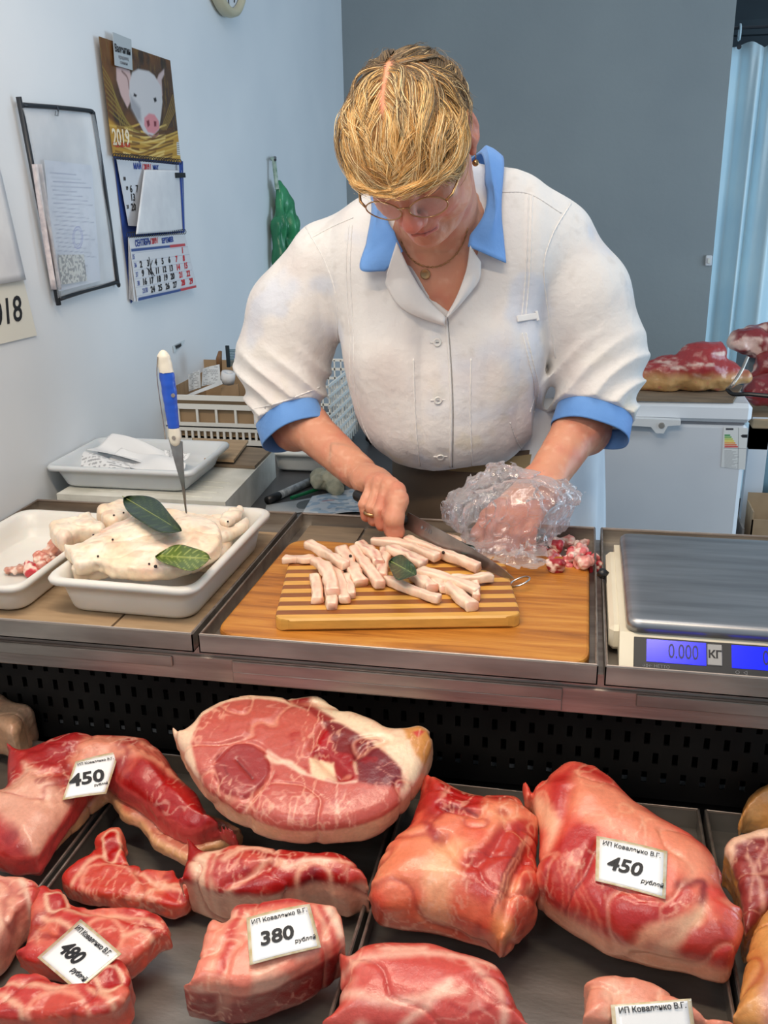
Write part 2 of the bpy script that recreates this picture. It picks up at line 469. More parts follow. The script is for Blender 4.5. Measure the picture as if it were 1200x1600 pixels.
M['col'] = mat('painted_print', (1, 1, 1), attr=True, rough=0.5)
M['col_gloss'] = mat('glossy_print', (1, 1, 1), attr=True, rough=0.25)
M['green_bag'] = mat('green_film_bag', S(60, 150, 100), S(36, 110, 74), scale=12, rough=0.3, bump=0.004, bscale=18)
M['curtain'] = mat('pale_blue_curtain', S(214, 238, 246), S(200, 228, 240), scale=4, rough=0.35, sss=0.0, sheen=0.2)
M['enamel'] = mat('white_enamel', S(222, 226, 230), S(212, 216, 221), scale=3, rough=0.35)
M['foam'] = mat('dirty_white_foam', S(222, 222, 214), S(196, 196, 186), scale=12, rough=0.7, bump=0.0012, bscale=60)
M['table'] = mat('dark_grey_table', S(84, 84, 86), S(70, 70, 72), scale=8, rough=0.35)
M['gold'] = mat('gold', S(214, 170, 96), rough=0.3, metal=1.0)
M['brown_vinyl'] = mat('brown_vinyl', S(98, 82, 66), S(80, 66, 54), scale=5, rough=0.5, bump=0.001, bscale=10)

class Paint:
    """colours that belong to a surface, laid out in the surface's own plane"""
    def __init__(s, plane, P2, base, off=0.0, warp=0.0, wfreq=30, conv=(0, 0, 1.0), seed=1, P3=None):
        s.pl = plane; s.off = off; s.P = np.array(P2, float); s.conv = conv
        q = np.concatenate([s.P, np.zeros((len(s.P), 1))], 1) if P3 is None else P3
        s.q = q; s.seed = seed
        if warp:
            s.P[:, 0] += warp * vnoise(q, wfreq, seed, 3); s.P[:, 1] += warp * vnoise(q + 5.1, wfreq, seed + 3, 3)
        s.c = np.tile(np.asarray(base, float), (len(s.P), 1)); s.w = np.zeros(len(s.P))
    def k(s, pts):
        ox, oy, sc_ = s.conv; p = np.array(pts, float) / sc_ + [ox, oy]; return s.pl.px(p, s.off)
    def mix(s, m, col):
        m = np.clip(m, 0, 1)[:, None]; s.c = s.c * (1 - m) + np.asarray(col) * m; return s
    def poly(s, pts, col, soft=0.002, amt=1.0):
        return s.mix(amt * smooth(soft, -soft, polysd(s.k(pts), s.P)), col)
    def line(s, pts, col, wd, soft=0.001, amt=1.0, curve=True):
        p = s.k(pts); p = catmull(p, 5) if curve and len(p) > 2 else p
        return s.mix(amt * smooth(wd / 2 + soft, wd / 2 - soft, linesd(p, s.P)), col)
    meat = False
    def veins(s, col, freq, wd, amt=1.0, seed=0, stretch=(1, 1, 1), lo=-.1, hi=.3):
        a = vnoise(s.q * np.array(stretch), freq, s.seed * 11 + seed, 2); b = vnoise(s.q, freq * .4, s.seed * 17 + seed, 1)
        return s.mix(amt * smooth(wd, wd * .25, np.abs(a)) * smooth(lo, hi, b), col)
    def speck(s, col, freq, lo, hi, amt=1.0, seed=0, octs=3, stretch=(1, 1, 1)):
        if s.meat and freq >= 60: return s.veins(col, freq * .42, .07, amt * .8, seed, stretch)
        return s.mix(amt * smooth(lo, hi, vnoise(s.q * np.array(stretch), freq, s.seed * 7 + seed, octs)), col)

def panel(name, plane, quad_px, nu, nv, mat_, parent, paint=None, off=0.0, thick=0.0008, conv=(0, 0, 1.0), base=WHITE, bend=None, **kw):
    """a thin sheet whose four corners (TL,TR,BR,BL) are given as places in the photo"""
    q = np.array(quad_px, float) / conv[2] + [conv[0], conv[1]]
    c = plane.px(q, off)
    s, t = np.meshgrid(np.linspace(0, 1, nu), np.linspace(0, 1, nv), indexing='ij')
    P = (1 - s)[..., None] * (1 - t)[..., None] * c[0] + s[..., None] * (1 - t)[..., None] * c[1] + s[..., None] * t[..., None] * c[2] + (1 - s)[..., None] * t[..., None] * c[3]
    n = np.full(s.shape, off) + (bend(s, t) if bend else 0)
    W = plane.w(np.concatenate([P, n[..., None]], -1))
    mb = MB(); mb.grid(W, thick)
    V = np.concatenate(mb.V)
    p = Paint(plane, P.reshape(-1, 2), base, off, conv=conv)
    if paint: paint(p)
    col = np.concatenate([p.c, p.c])
    gu = np.cross(W[1, 0] - W[0, 0], W[0, 1] - W[0, 0])
    F_ = mb.F
    if gu @ plane.N < 0:    # thickness went to the front: flip it
        mb = MB(); mb.grid(W[:, ::-1], thick); V = np.concatenate(mb.V); F_ = mb.F
        c2 = p.c.reshape(nu, nv, 3)[:, ::-1].reshape(-1, 3); col = np.concatenate([c2, c2])
    return mesh_obj(name, V, F_, mat_, parent, col=col, smooth_=bend is not None, **kw)
# ================================================================ the setting
XW = -0.979; YB = 4.08
def struct(name, mb, m, **k): return mb.build(name, m, None, kind='structure', **k)
struct('wall_left', MB().box((XW - 0.1, -1.0, 0), (XW, YB, 3.2)), M['wall'])
xe = at(1105, 500, Y=YB)[0]
struct('wall_back', MB().box((XW - 0.1, YB, 0), (xe, YB + 0.1, 3.2)), M['wall_back'])
struct('floor', MB().box((XW - 0.1, -1.0, -0.1), (3.6, 6.6, 0)), M['floor'])
struct('wall_far', MB().box((xe - 0.6, 6.2, 0), (3.6, 6.3, 3.2)), M['dark_wall'])
struct('wall_side', MB().box((xe - 0.6, YB + 0.1, 0), (xe - 0.5, 6.2, 3.2)), M['dark_wall'])
struct('trim_1', MB().box((xe - 0.02, 5.0, at(1180, 42, Y=5.0)[2] - 0.03), (3.6, 5.06, at(1180, 42, Y=5.0)[2] + 0.03)), M['dark_wall'])
WL = Plane((XW, 2, 1.5), (1, 0, 0), (0, 1, 0))
Z1 = (0, 0, 2.963)      # scale of the enlarged view the wall things were read in

# small stains on the wall, marks of use
sw = empty('light_switch', at(1107, 407, Y=YB), 'small pale switch plate at the right end of the grey back wall', 'switch')
p = at(1107, 407, Y=YB)
MB().box((p[0] - .012, YB - .012, p[2] - .02), (p[0] + .012, YB, p[2] + .02), bev=.003).build('plate', M['paper'], sw)
MB().box((p[0] - .005, YB - .016, p[2] - .01), (p[0] + .005, YB - .012, p[2] + .01), bev=.001).build('rocker', M['white_plastic'], sw)

# ---- curtain with rings on a rod in the opening
YC = 4.32
ct = empty('curtain', at(1150, 560, Y=YC), 'pale blue translucent-looking curtain hanging by rings at the right edge', 'curtain')
top = at(1150, 66, Y=YC)[2]; bot = at(1150, 600, Y=YC)[2] - 0.5
x0 = at(1120, 300, Y=YC)[0] - 0.25; x1 = at(1200, 300, Y=YC)[0] + 0.5
s = np.linspace(0, 1, 260); t = np.linspace(0, 1, 30)
G = np.zeros((260, 30, 3))
for j, tt in enumerate(t):
    x = x0 + (x1 - x0) * s; ph = (x - x0) * 2 * np.pi / 0.125
    G[:, j, 0] = x + 0.012 * np.sin(ph * 0.5 + tt); G[:, j, 1] = YC + (0.022 + .03 * tt) * np.sin(ph + 0.8 * np.sin(ph * .37)) + .01 * np.sin(ph * 2.3 + tt * 3)
    G[:, j, 2] = top - (top - bot) * tt - (1 - tt) ** 8 * 0.02 * (np.cos(ph) * .5 + .5)
MB().grid(G, 0.001).build('curtain_cloth', M['curtain'], ct, smooth_=True)
rod = MB().tube([(x0 - .1, YC, top + .05), (x1 + .2, YC, top + .05)], .006, 10); rod.build('rod', M['dark_frame'], ct)
for k in range(9):
    xr = x0 + .03 + k * .125
    a = np.linspace(-2.4, 2.4, 16)
    P = np.stack([xr + .0 * a, YC + .022 * np.sin(a), top + .03 + .032 * np.cos(a)], -1)
    MB().tube(P, .0045, 8).build('curtain_ring', M['curtain'], ct, smooth_=True)
    MB().tube([(xr, YC - .03, top - .02), (xr, YC - .025, top - .02)], .009, 10).build('eyelet', M['dark_frame'], ct)

# ---- wall clock, cut by the top edge
c0 = WL.px([(340, -62)])[0]
ck = empty('wall_clock', (XW, 2 + c0[0], 1.5 + c0[1]), 'round wall clock with cream rim cut off by the top edge', 'clock')
rr = abs(WL.px([(340, 24)])[0][1] - c0[1])
MB().lathe([(rr * 0.9, 0), (rr, .008), (rr * 1.02, .02), (rr, .034), (rr * .93, .04), (rr * .86, .036), (rr * .84, .024)], O=wloc(ck), ax=(1, 0, 0), n=64).build('rim', mat('cream_rim', S(196, 188, 160), rough=.4), ck, smooth_=True)
MB().lathe([(0.0001, .022), (rr * .86, .022)], O=wloc(ck), ax=(1, 0, 0), n=64).build('dial', M['enamel'], ck)
for k in range(12):
    a = k * math.pi / 6; o = wloc(ck) + np.array([.0235, math.sin(a) * rr * .74, math.cos(a) * rr * .74])
    MB().box((-.0005, -.002, -.009), (.0005, .002, .009), O=o, A=np.array([[1, 0, 0], [0, math.cos(a), math.sin(a)], [0, -math.sin(a), math.cos(a)]]).T).build('hour_mark', M['ink'], ck)
for a, L_ in ((2.0, .5), (.7, .68)):
    MB().tube([wloc(ck) + [.026, 0, 0], wloc(ck) + [.026, math.sin(a) * rr * L_, math.cos(a) * rr * L_]], .002, 6).build('hand', M['ink'], ck)

# ---- sheets at the left edge
sh = panel('notice_sheet', WL, [(-60, 262), (0, 262), (36, 437), (-60, 455)], 10, 16, M['paper'], None, off=.004, bend=lambda s, t: .006 * s * t,
           label='blank white notice sheet at the left edge above the 018 sheet', cat='paper')
sh2 = empty('number_sheet', WL.w(np.append(WL.px([(20, 537)])[0], 0)), 'off-white wall sheet printed with large 018 at the left edge', 'paper')
panel('sheet', WL, [(-60, 455), (37, 438), (58, 524), (-60, 552)], 10, 10, mat('cream_paper', S(222, 220, 208), rough=.7), sh2, off=.003)
o = WL.w(np.append(WL.px([(14, 487)])[0], .0034)); text('018', sh2, o + [0, -.012, 0], (0, 1, 0), (0, 0, 1), .062, M['ink'], 'printed_number', sx=1.0, bold=.0006, shear=.12)

# ---- hanging wire frame with documents in a film pocket
fr = empty('document_frame', WL.w(np.append(WL.px([(100, 470)])[0], 0)), 'black wire document frame hanging askew, clear pocket holding papers', 'frame')
q = lambda pts, off=.01: WL.w(np.concatenate([WL.px(np.array(pts) / Z1[2], off), np.full((len(pts), 1), off)], 1))
MB().tube(catmull(q([(95, 485), (260, 497), (405, 512), (428, 522), (438, 560), (490, 900), (543, 1290), (535, 1308), (400, 1345), (275, 1385)]), 5), .0042, 8).build('wire_frame', M['dark_frame'], fr, smooth_=True)
MB().tube(q([(86, 448), (272, 1412)], .012), .0050, 8).build('side_rod', M['dark_frame'], fr, smooth_=True)
panel('backing_sheet', WL, [(105, 495), (430, 525), (538, 1300), (285, 1370)], 8, 8, M['paper'], fr, off=.006, conv=Z1)
def doc(p):
    for k in range(22):
        y = 800 + 20 * k; x = 232 + 1.5 * k
        p.line([(x + 5 * (k % 3), y), (x + 120 + 22 * (k % 4), y + 10)], S(150, 158, 182), .0016, .0008, curve=False)
    for r_ in (.5, .38):
        a = np.linspace(0, 2 * np.pi, 24); p.line([(360 + 46 * r_ * math.cos(t), 1100 + 100 * r_ * math.sin(t)) for t in a], S(90, 100, 190), .0015, .0012)
    p.speck(S(190, 196, 212), 60, .1, .4, .4)
panel('printed_document', WL, [(205, 740), (425, 765), (465, 1300), (262, 1352)], 90, 110, M['col'], fr, paint=doc, off=.014, conv=Z1, base=S(214, 220, 232))
def lab(p):
    p.speck(S(60, 62, 70), 260, .0, .15, .7, octs=1)
    p.poly([(388, 1218), (412, 1216), (416, 1262), (392, 1266)], S(50, 50, 60), .001, .6)
panel('receipt', WL, [(272, 1180), (388, 1178), (404, 1300), (285, 1318)], 60, 60, M['col'], fr, paint=lab, off=.018, conv=Z1, base=S(214, 214, 206))
for k, x in enumerate((160, 182)):
    P = q([(x, 760), (x + 20, 900), (x + 50, 1100), (x + 90, 1340)], .02 - .003 * k)
    MB().tube(catmull(P, 6), .006, 8, flat=.35).build('folded_paper', mat('folded_paper_%d' % k, S(214, 206, 208), S(180, 174, 180), scale=80, rough=.7), fr, smooth_=True)
film, N_, L_, b_ = new_mat('clear_film'); setin(b_, Roughness=.15); b_.inputs['Base Color'].default_value = L4(S(225, 232, 238)); b_.inputs['Alpha'].default_value = .18; b_.inputs['Specular IOR Level'].default_value = .8
M['film'] = film
panel('film_pocket', WL, [(105, 500), (430, 530), (538, 1300), (275, 1380)], 24, 40, M['film'], fr, off=.026, conv=Z1, bend=lambda s, t: .004 * np.sin(s * 7 + t * 3) + .003 * np.sin(t * 11))
MB().tube(q([(264, 492), (270, 515), (268, 535), (256, 534), (258, 515)], .014), .0016, 6).build('hook', M['dark_frame'], fr)

# ---- calendar
cal = empty('wall_calendar', WL.w(np.append(WL.px([(250, 470)])[0], 0)), 'three-part 2019 wall calendar with a piglet photo on top', 'calendar')
panel('backing_board', WL, [(178, 243), (286, 252), (289, 362), (205, 474)], 6, 6, mat('blue_board', S(44, 70, 140), rough=.5), cal, off=.003)
def bx_(pts): return [tuple(p) for p in pts]
def pig(p):
    P0 = p
    p.speck(S(96, 62, 34), 30, -.2, .5, .9); p.speck(S(40, 34, 30), 22, .0, .5, .9, seed=3)
    p.poly([(510, 440), (640, 560), (660, 640), (760, 620), (830, 640), (800, 300), (740, 300), (560, 300)], S(52, 44, 40), .02, .6)
    p.speck(S(120, 96, 50), 60, .25, .6, .6, seed=5, stretch=(3, .6, 1))
    p.poly([(500, 545), (560, 600), (680, 645), (740, 650), (835, 615), (838, 752), (524, 722)], S(186, 142, 56), .006)
    for k in range(26):
        y0 = 560 + 7 * k; x0 = 505 + (k * 37) % 150
        p.line([(x0, y0 + 20), (x0 + 90, y0 + 30 + (k % 5) * 4), (x0 + 190, y0 - 6 + (k % 7) * 5)], (S(214, 176, 84), S(120, 80, 30), S(230, 200, 120), S(92, 58, 24))[k % 4], .004, .0015, .85)
    for k in range(8): p.line([(470 + 5 * k, 300 + 30 * k), (520 + 9 * k, 400 + 26 * k), (560 + 12 * k, 590 + 3 * k)], S(150, 130, 60), .003, .0015, .7)
    for k in range(5): p.line([(745 + 6 * k, 600), (775 + 8 * k, 520), (800 + 5 * k, 440 + 10 * k)], S(160, 130, 60), .003, .0015, .7)
    p.poly([(538, 312), (560, 310), (600, 325), (612, 380), (604, 470), (590, 500), (560, 440), (540, 370)], S(206, 176, 172), .003)       # ear
    p.line([(565, 330), (590, 360), (598, 410)], S(120, 90, 84), .004, .003)
    p.poly([(735, 345), (760, 320), (760, 345), (748, 370), (752, 440), (742, 470), (715, 400)], S(196, 176, 176), .003)
    p.poly([(600, 380), (612, 335), (640, 320), (690, 330), (715, 350), (745, 400), (752, 470), (745, 540), (735, 600), (700, 635), (665, 610), (640, 560), (610, 500), (598, 440)], S(204, 202, 204), .003)
    p.poly([(604, 440), (650, 500), (655, 560), (640, 560), (606, 500)], S(150, 150, 156), .008, .8)
    p.poly([(668, 545), (690, 525), (715, 530), (735, 560), (738, 595), (715, 620), (685, 612), (668, 580)], S(214, 140, 146), .003)
    p.poly([(678, 560), (690, 555), (694, 580), (684, 590)], S(120, 50, 60), .002); p.poly([(712, 560), (724, 562), (724, 585), (714, 586)], S(120, 50, 60), .002)
    p.poly([(710, 455), (722, 450), (726, 468), (716, 475)], S(30, 26, 30), .002); p.poly([(620, 430), (634, 440), (630, 450), (618, 445)], S(50, 44, 46), .002)
    p.line([(690, 625), (715, 632), (735, 620)], S(150, 100, 100), .003, .002)
    p.poly([(818, 658), (832, 658), (834, 720), (820, 716)], S(220, 220, 216), .0015)
    for k in range(6): p.line([(820, 664 + 9 * k), (833, 665 + 9 * k)], S(40, 40, 40), .0014, .0006, curve=False)
panel('picture_panel', WL, [(458, 168), (788, 280), (838, 752), (524, 722)], 150, 190, M['col_gloss'], cal, paint=pig, off=.012, conv=Z1, base=S(112, 74, 40))
def on(x, y, off): return WL.w(np.append(WL.px([(x / Z1[2], y / Z1[2])], off)[0], off))
yv_ = (0, 1, 0); zv_ = (0, 0, 1)
text('2019', cal, on(560, 640, .0125), yv_, zv_, .045, mat('cream_print', S(238, 222, 190), rough=.5), 'year_print', bold=.0008, sx=.9)
text('ГОД СВИНЬИ', cal, on(563, 672, .0125), yv_, zv_, .012, M['ink_red'], 'year_print')
def sheet(p):
    p.speck(S(200, 204, 212), 30, .1, .6, .5)
panel('month_sheet', WL, [(540, 735), (834, 765), (852, 1060), (596, 1045)], 30, 30, M['col'], cal, paint=sheet, off=.010, conv=Z1, base=S(208, 212, 218))
text('МАЙ', cal, on(636, 771, .0106), yv_, zv_, .017, M['ink_blue'], 'month_print', bold=.0005, sx=1.0); text('/ 2019 /', cal, on(679, 773, .0106), yv_, zv_, .016, M['ink_red'], 'month_print', bold=.0004, sx=.9); text('MAY', cal, on(721, 777, .0106), yv_, zv_, .015, M['ink_blue'], 'month_print', bold=.0004, sx=1.0)
for tx, x, y in (('6', 607, 876), ('7', 634, 875), ('13', 615, 915), ('20', 618, 960), ('18', 576, 828), ('19', 588, 872), ('21', 592, 958)):
    text(tx, cal, on(x, y, .0106), yv_, zv_, .021 if x > 600 else .010, M['ink'], 'day_print', bold=.0004, sx=1.1)
panel('folded_sheet', WL, [(668, 785), (840, 790), (855, 1068), (590, 1085)], 24, 30, M['paper'], cal, off=.016, conv=Z1, bend=lambda s, t: .02 * (1 - s) ** 2 * t + .006 * np.sin(s * 3))
def sep(p):
    p.poly([(606, 1152), (856, 1128), (858, 1139), (608, 1166)], S(60, 84, 140), .001); p.poly([(786, 1134), (856, 1127), (858, 1139), (788, 1147)], S(196, 70, 76), .001)
    p.poly([(640, 1378), (905, 1322), (908, 1334), (640, 1394)], S(60, 84, 140), .001); p.poly([(835, 1336), (908, 1320), (910, 1332), (838, 1350)], S(196, 70, 76), .001)
    for i in range(6): p.line([(612 + 4 * i, 1172 + 40 * i), (870 + 6 * i, 1142 + 36 * i)], S(170, 176, 190), .001, .0008, curve=False)
panel('month_sheet', WL, [(596, 1098), (855, 1078), (913, 1330), (636, 1396)], 110, 110, M['col'], cal, paint=sep, off=.018, conv=Z1, base=S(214, 216, 220))
for k in range(4):
    panel('under_sheet', WL, [(594, 1100), (700, 1092), (730, 1365), (600 + 7 * k, 1385 + 4 * k)], 4, 4, M['paper'], cal, off=.006 + .003 * k, conv=Z1)
text('СЕНТЯБРЬ', cal, on(661, 1124, .0186), yv_, zv_, .019, M['ink_blue'], 'month_print', bold=.0004, sx=.78); text('/ 2019 /', cal, on(714, 1116, .0186), yv_, zv_, .018, M['ink_red'], 'month_print', bold=.0004, sx=.72); text('SEPTEMBER', cal, on(776, 1112, .0186), yv_, zv_, .017, M['ink_blue'], 'month_print', bold=.0004, sx=.78)
days = [('1', 845, 1160, 1)]
for row, (a, xs, ys) in enumerate(((2, (653, 686, 722, 753, 784, 817, 851), (1225, 1219, 1215, 1210, 1204, 1200, 1197)), (9, (662, 694, 729, 761, 792, 825, 860), (1266, 1259, 1254, 1248, 1243, 1238, 1231)),
                                (16, (670, 701, 735, 767, 799, 838, 872), (1305, 1300, 1293, 1286, 1280, 1273, 1267)))):
    for i in range(7): days.append((str(a + i), xs[i], ys[i], i >= 5))
for i, (x, y) in enumerate(((708, 1340), (742, 1333), (776, 1326), (810, 1319), (848, 1309), (885, 1302))): days.append((str(24 + i), x, y, i >= 4))
for tx, x, y, red in days: text(tx, cal, on(x, y, .0187), yv_, zv_, .0195, M['ink_red'] if red else M['ink'], 'day_print', bold=.0006, sx=1.15)
for tx, x, y in (('35', 618, 1190), ('36', 627, 1228), ('37', 634, 1272), ('38', 641, 1312), ('23/30', 672, 1345)): text(tx, cal, on(x, y, .0187), yv_, zv_, .015, M['ink_blue'], 'week_print', sx=.8)
for pts in ([(690, 1190), (700, 1240), (705, 1280)], [(706, 1205), (698, 1240), (716, 1278)], [(680, 1240), (700, 1262), (712, 1270)]):
    MB().tube(catmull([on(x, y, .0192) for x, y in pts], 5), .0007, 5).build('pen_mark', M['ink'], cal)
for a, b_ in (((528, 722), (836, 750)), ((592, 1088), (856, 1072))):
    for i in range(26):
        t_ = (i + .5) / 26; o = on(a[0] + (b_[0] - a[0]) * t_, a[1] + (b_[1] - a[1]) * t_, .018)
        an = np.linspace(0, 2 * np.pi, 9)[:-1]
        MB().tube(np.stack([o[0] + .006 * np.cos(an), o[1] + 0 * an, o[2] + .006 * np.sin(an)], -1), .0009, 4, closed=True).build('binding_coil', M['dark_frame'], cal)
panel('date_strip', WL, [(830, 758), (838, 758), (856, 1068), (849, 1068)], 3, 8, M['ink_blue'], cal, off=.02, conv=Z1)
panel('date_slider', WL, [(815, 800), (858, 800), (860, 822), (817, 824)], 3, 3, M['black_plastic'], cal, off=.024, conv=Z1, thick=.003)
bd = empty('name_card', on(570, 320, .016), 'small grey printed card clipped over the top of the calendar', 'card')
panel('card', WL, [(522, 148), (608, 183), (614, 325), (532, 302)], 12, 12, mat('grey_card', S(176, 184, 188), rough=.4), bd, off=.017, conv=Z1)
text('Валентин', bd, on(568, 232, .0175), yv_, zv_, .020, M['ink'], 'lettering', bold=.0003, sx=.8)
text('продавец', bd, on(572, 268, .0175), yv_, zv_, .010, M['ink_grey'], 'lettering')
text('свинина', bd, on(574, 292, .0175), yv_, zv_, .009, M['ink_grey'], 'lettering')

# ---- green bag on a nail, small sticker
gb = empty('green_bag', at(450, 420, X=XW), 'green plastic bag hanging from a hook on the left wall', 'bag')
sd = Sdf()
for nodes in ([(434, 285, .006), (437, 300, .010), (436, 350, .014), (436, 400, .016), (434, 470, .018)], [(437, 285, .006), (446, 315, .014), (457, 350, .018), (464, 378, .022), (462, 430, .03)],
              [(440, 300, .010), (448, 350, .026), (450, 400, .03), (446, 470, .03)]):
    for (x0, y0, r0), (x1, y1, r1) in zip(nodes[:-1], nodes[1:]): sd.seg(at(x0, y0, X=XW + .03), at(x1, y1, X=XW + .035), r0, r1, k=.03)
lo_ = at(440, 530, X=XW)[:3]; P_ = at(440, 400, X=XW)
V, Q = vox(sd, (XW, P_[1] - .25, at(440, 560, X=XW)[2]), (XW + .12, P_[1] + .25, at(440, 280, X=XW)[2]), .006,
           disp=lambda p, f: .006 * np.sin(p[:, 1] * 190 + 6 * vnoise(p, 8)) * smooth(0, .1, P_[2] + .2 - p[:, 2]) + .01 * vnoise(p, 14, octs=2))
mesh_obj('bag_film', V, Q, M['green_bag'], gb)
MB().tube([at(425, 248, X=XW + .01), at(428, 250, X=XW + .02), at(433, 296, X=XW + .03)], .007, 8).build('handle_loop', mat('loop', S(170, 190, 180), S(110, 140, 120), scale=60, rough=.5), gb)
MB().tube([at(430, 246, X=XW), at(430, 250, X=XW + .03)], .004, 8).build('nail', M['dark_frame'], gb)
def stk(p): p.poly([(273, 540), (283, 536), (284, 542), (275, 546)], S(30, 30, 34), .003)
panel('wall_sticker', WL, [(270, 541), (289, 531), (288, 536), (272, 552)], 30, 20, M['col'], None, paint=stk, off=.002, base=S(206, 216, 220), label='tiny white sticker with a black mark on the left wall', cat='sticker')
# ================================================================ work table along the left wall and what stands on it
ZT = 0.90
tbx1 = at(500, 800, Z=ZT)[0] + .25; 
tb = empty('work_table', (-0.6, 2.4, 0), 'dark grey work table behind the counter along the left wall', 'table')
MB().box((XW + .006, 1.55, ZT - .03), (-0.30, 2.62, ZT), bev=.004).build('table_top', M['table'], tb)
for x in (XW + .05, -0.36):
    for y in (1.62, 2.56): MB().box((x - .02, y - .02, 0), (x + .02, y + .02, ZT - .03)).build('leg', M['steel'], tb)
def bx(px, py, z): return at(px, py, Z=z)
def tub(name, poly_top, zt, zb, shrink, mat_, parent=None, wall=.003, rim=.008, label=None, cat=None, rr=.02, n=6):
    """open tub: poly_top = four rim corners in world XY"""
    c = np.array(poly_top, float)[:, :2]; ctr = c.mean(0)
    def rounded(c, r):
        out = []
        for i in range(4):
            p = c[i]; a = c[i - 1] - p; b = c[(i + 1) % 4] - p; a /= np.linalg.norm(a); b /= np.linalg.norm(b)
            for t in np.linspace(0, 1, n):
                out.append((1 - t) ** 2 * (p + a * r) + 2 * t * (1 - t) * p + t * t * (p + b * r))
        return np.array(out)
    def ring(s_, z, grow=0.0):
        q = ctr + (c - ctr) * s_; d = (q - ctr); d = d / np.abs(d).max(0); q = q + grow * np.sign(d) * np.minimum(1, np.abs(d) * 2)
        return np.concatenate([rounded(q, rr), np.full((4 * n, 1), z)], 1)
    L_ = [ring(1, zt - .010, rim), ring(1, zt - .004, rim + .001), ring(1, zt, rim - .002), ring(1, zt, .001), ring(1, zt - .003, -wall * .5)]
    for t in (.15, .5, .85): L_.append(ring(1 + (shrink - 1) * t, zt + (zb + wall - zt) * t, -wall))
    L_ += [ring(shrink, zb + wall + .004, -wall - .002), ring(shrink, zb + wall, -wall - .01)]
    inner_end = len(L_)
    out = [ring(shrink, zb, -.008), ring(shrink, zb + .004, 0)]
    for t in (.15, .5, .9): out.append(ring(shrink + (1 - shrink) * t, zb + (zt - zb) * t, 0))
    out.append(ring(1, zt - .010, 0))
    m = 4 * n; V = np.concatenate(L_ + out); Fc = []
    def skin(a, b):
        for k in range(m): Fc.append((a * m + k, a * m + (k + 1) % m, b * m + (k + 1) % m, b * m + k))
    for i in range(inner_end - 1): skin(i, i + 1)
    for i in range(inner_end, inner_end + len(out) - 1): skin(i, i + 1)
    skin(inner_end + len(out) - 1, 0)
    Fc.append(tuple((inner_end - 1) * m + k for k in range(m))); Fc.append(tuple(inner_end * m + k for k in range(m))[::-1])
    o = mesh_obj(name, V, Fc, mat_, parent, smooth_=True, label=label, cat=cat)
    return o

# foam box lid: long white block
fY = 1.552
zf = at(200, 777, Y=fY)[2]
f0 = at(88, 770, Y=fY); f1 = at(352, 783, Y=fY); f2 = at(429, 703, Z=zf)
mb = MB()
fx0 = max(f0[0], XW + .004)
mb.prism([(fx0, fY), (f1[0], fY), (f2[0], f2[1]), (fx0, f2[1])], (0, 0, ZT), np.array((1., 0, 0)), np.array((0, 1., 0)), (0, 0, 1), zf - ZT)
for k in range(4): mb.tube([(fx0 + .06, fY + .03 + k * .03, zf + .0003), (fx0 + .3, fY + .02 + k * .03, zf + .0003)], .001, 6)
fo = mb.build('foam_block', M['foam'], None, label='long dirty white foam block on the work table under the receipt tub', cat='box')
# tub with receipts
tY = 1.575; zr = at(180, 731, Y=tY)[2]
tq = [at(62, 727, Z=zr), at(297, 735, Z=zr), at(330, 690, Z=zr), at(165, 683, Z=zr)]
tx0 = max(tq[0][0], XW + .012); ty1_ = tq[2][1]
tub('receipt_tub', [(tx0, tY), (tq[1][0], tY), (tq[1][0] - .004, ty1_), (tx0, ty1_)], zr, zf + .001, .86, M['milky_plastic'], None, label='milky white plastic tub full of receipts on the foam block', cat='tub')
def receipt_paint(k):
    def f(p):
        lo = p.P.min(0); hi = p.P.max(0)
        nl = 14
        row = np.floor((p.P[:, 1] - lo[1]) / (hi[1] - lo[1]) * nl * 2); inrow = (row % 2 == 0)
        q = np.concatenate([p.P * [1, 1], row[:, None]], 1)
        m = inrow * (vnoise(q * [1, 0.001, 1], 240, 4 + k) > .0) * (p.P[:, 0] > lo[0] + .1 * (hi[0] - lo[0])) * (p.P[:, 0] < hi[0] - .15 * (hi[0] - lo[0]))
        p.mix(m * .6, S(90, 92, 100))
    return f
for k, (q4, zz, tilt, prn) in enumerate((
        ([(108, 700), (200, 726), (212, 742), (118, 728)], zr - 0.020, .0, 1), ([(170, 722), (262, 728), (240, 748), (180, 742)], zr - 0.030, .0, 1),
        ([(135, 705), (176, 680), (262, 706), (270, 738)], zr - 0.010, .02, 0), ([(190, 700), (290, 722), (282, 742), (160, 726)], zr - 0.017, .01, 0),
        ([(256, 700), (297, 706), (285, 722), (258, 720)], zr - 0.011, .01, 1), ([(120, 700), (170, 684), (172, 700), (130, 716)], zr - 0.015, .01, 1))):
    pl = Plane((-.7, 1.9, zz), (0.1 * (k % 3 - 1), -.35, 1))
    pl.O = at(*np.mean(q4, 0), Z=zz)
    panel('receipt_paper', pl, q4, 60, 40, M['col'], None, paint=receipt_paint(k) if prn else None, base=S(222, 224, 226), bend=lambda s, t, k=k: .010 * np.sin(s * (4 + k) + k) * np.sin(t * 3 + .5),
          label=('printed receipt lying at the left end of the tub', 'printed receipt across the front of the tub', 'blank crumpled receipt standing up at the tub centre', 'blank receipt strip on the right in the tub',
                 'small printed receipt behind the upright knife', 'printed receipt tucked under the upright blank one')[k], cat='receipt', group='receipts in the milky tub')
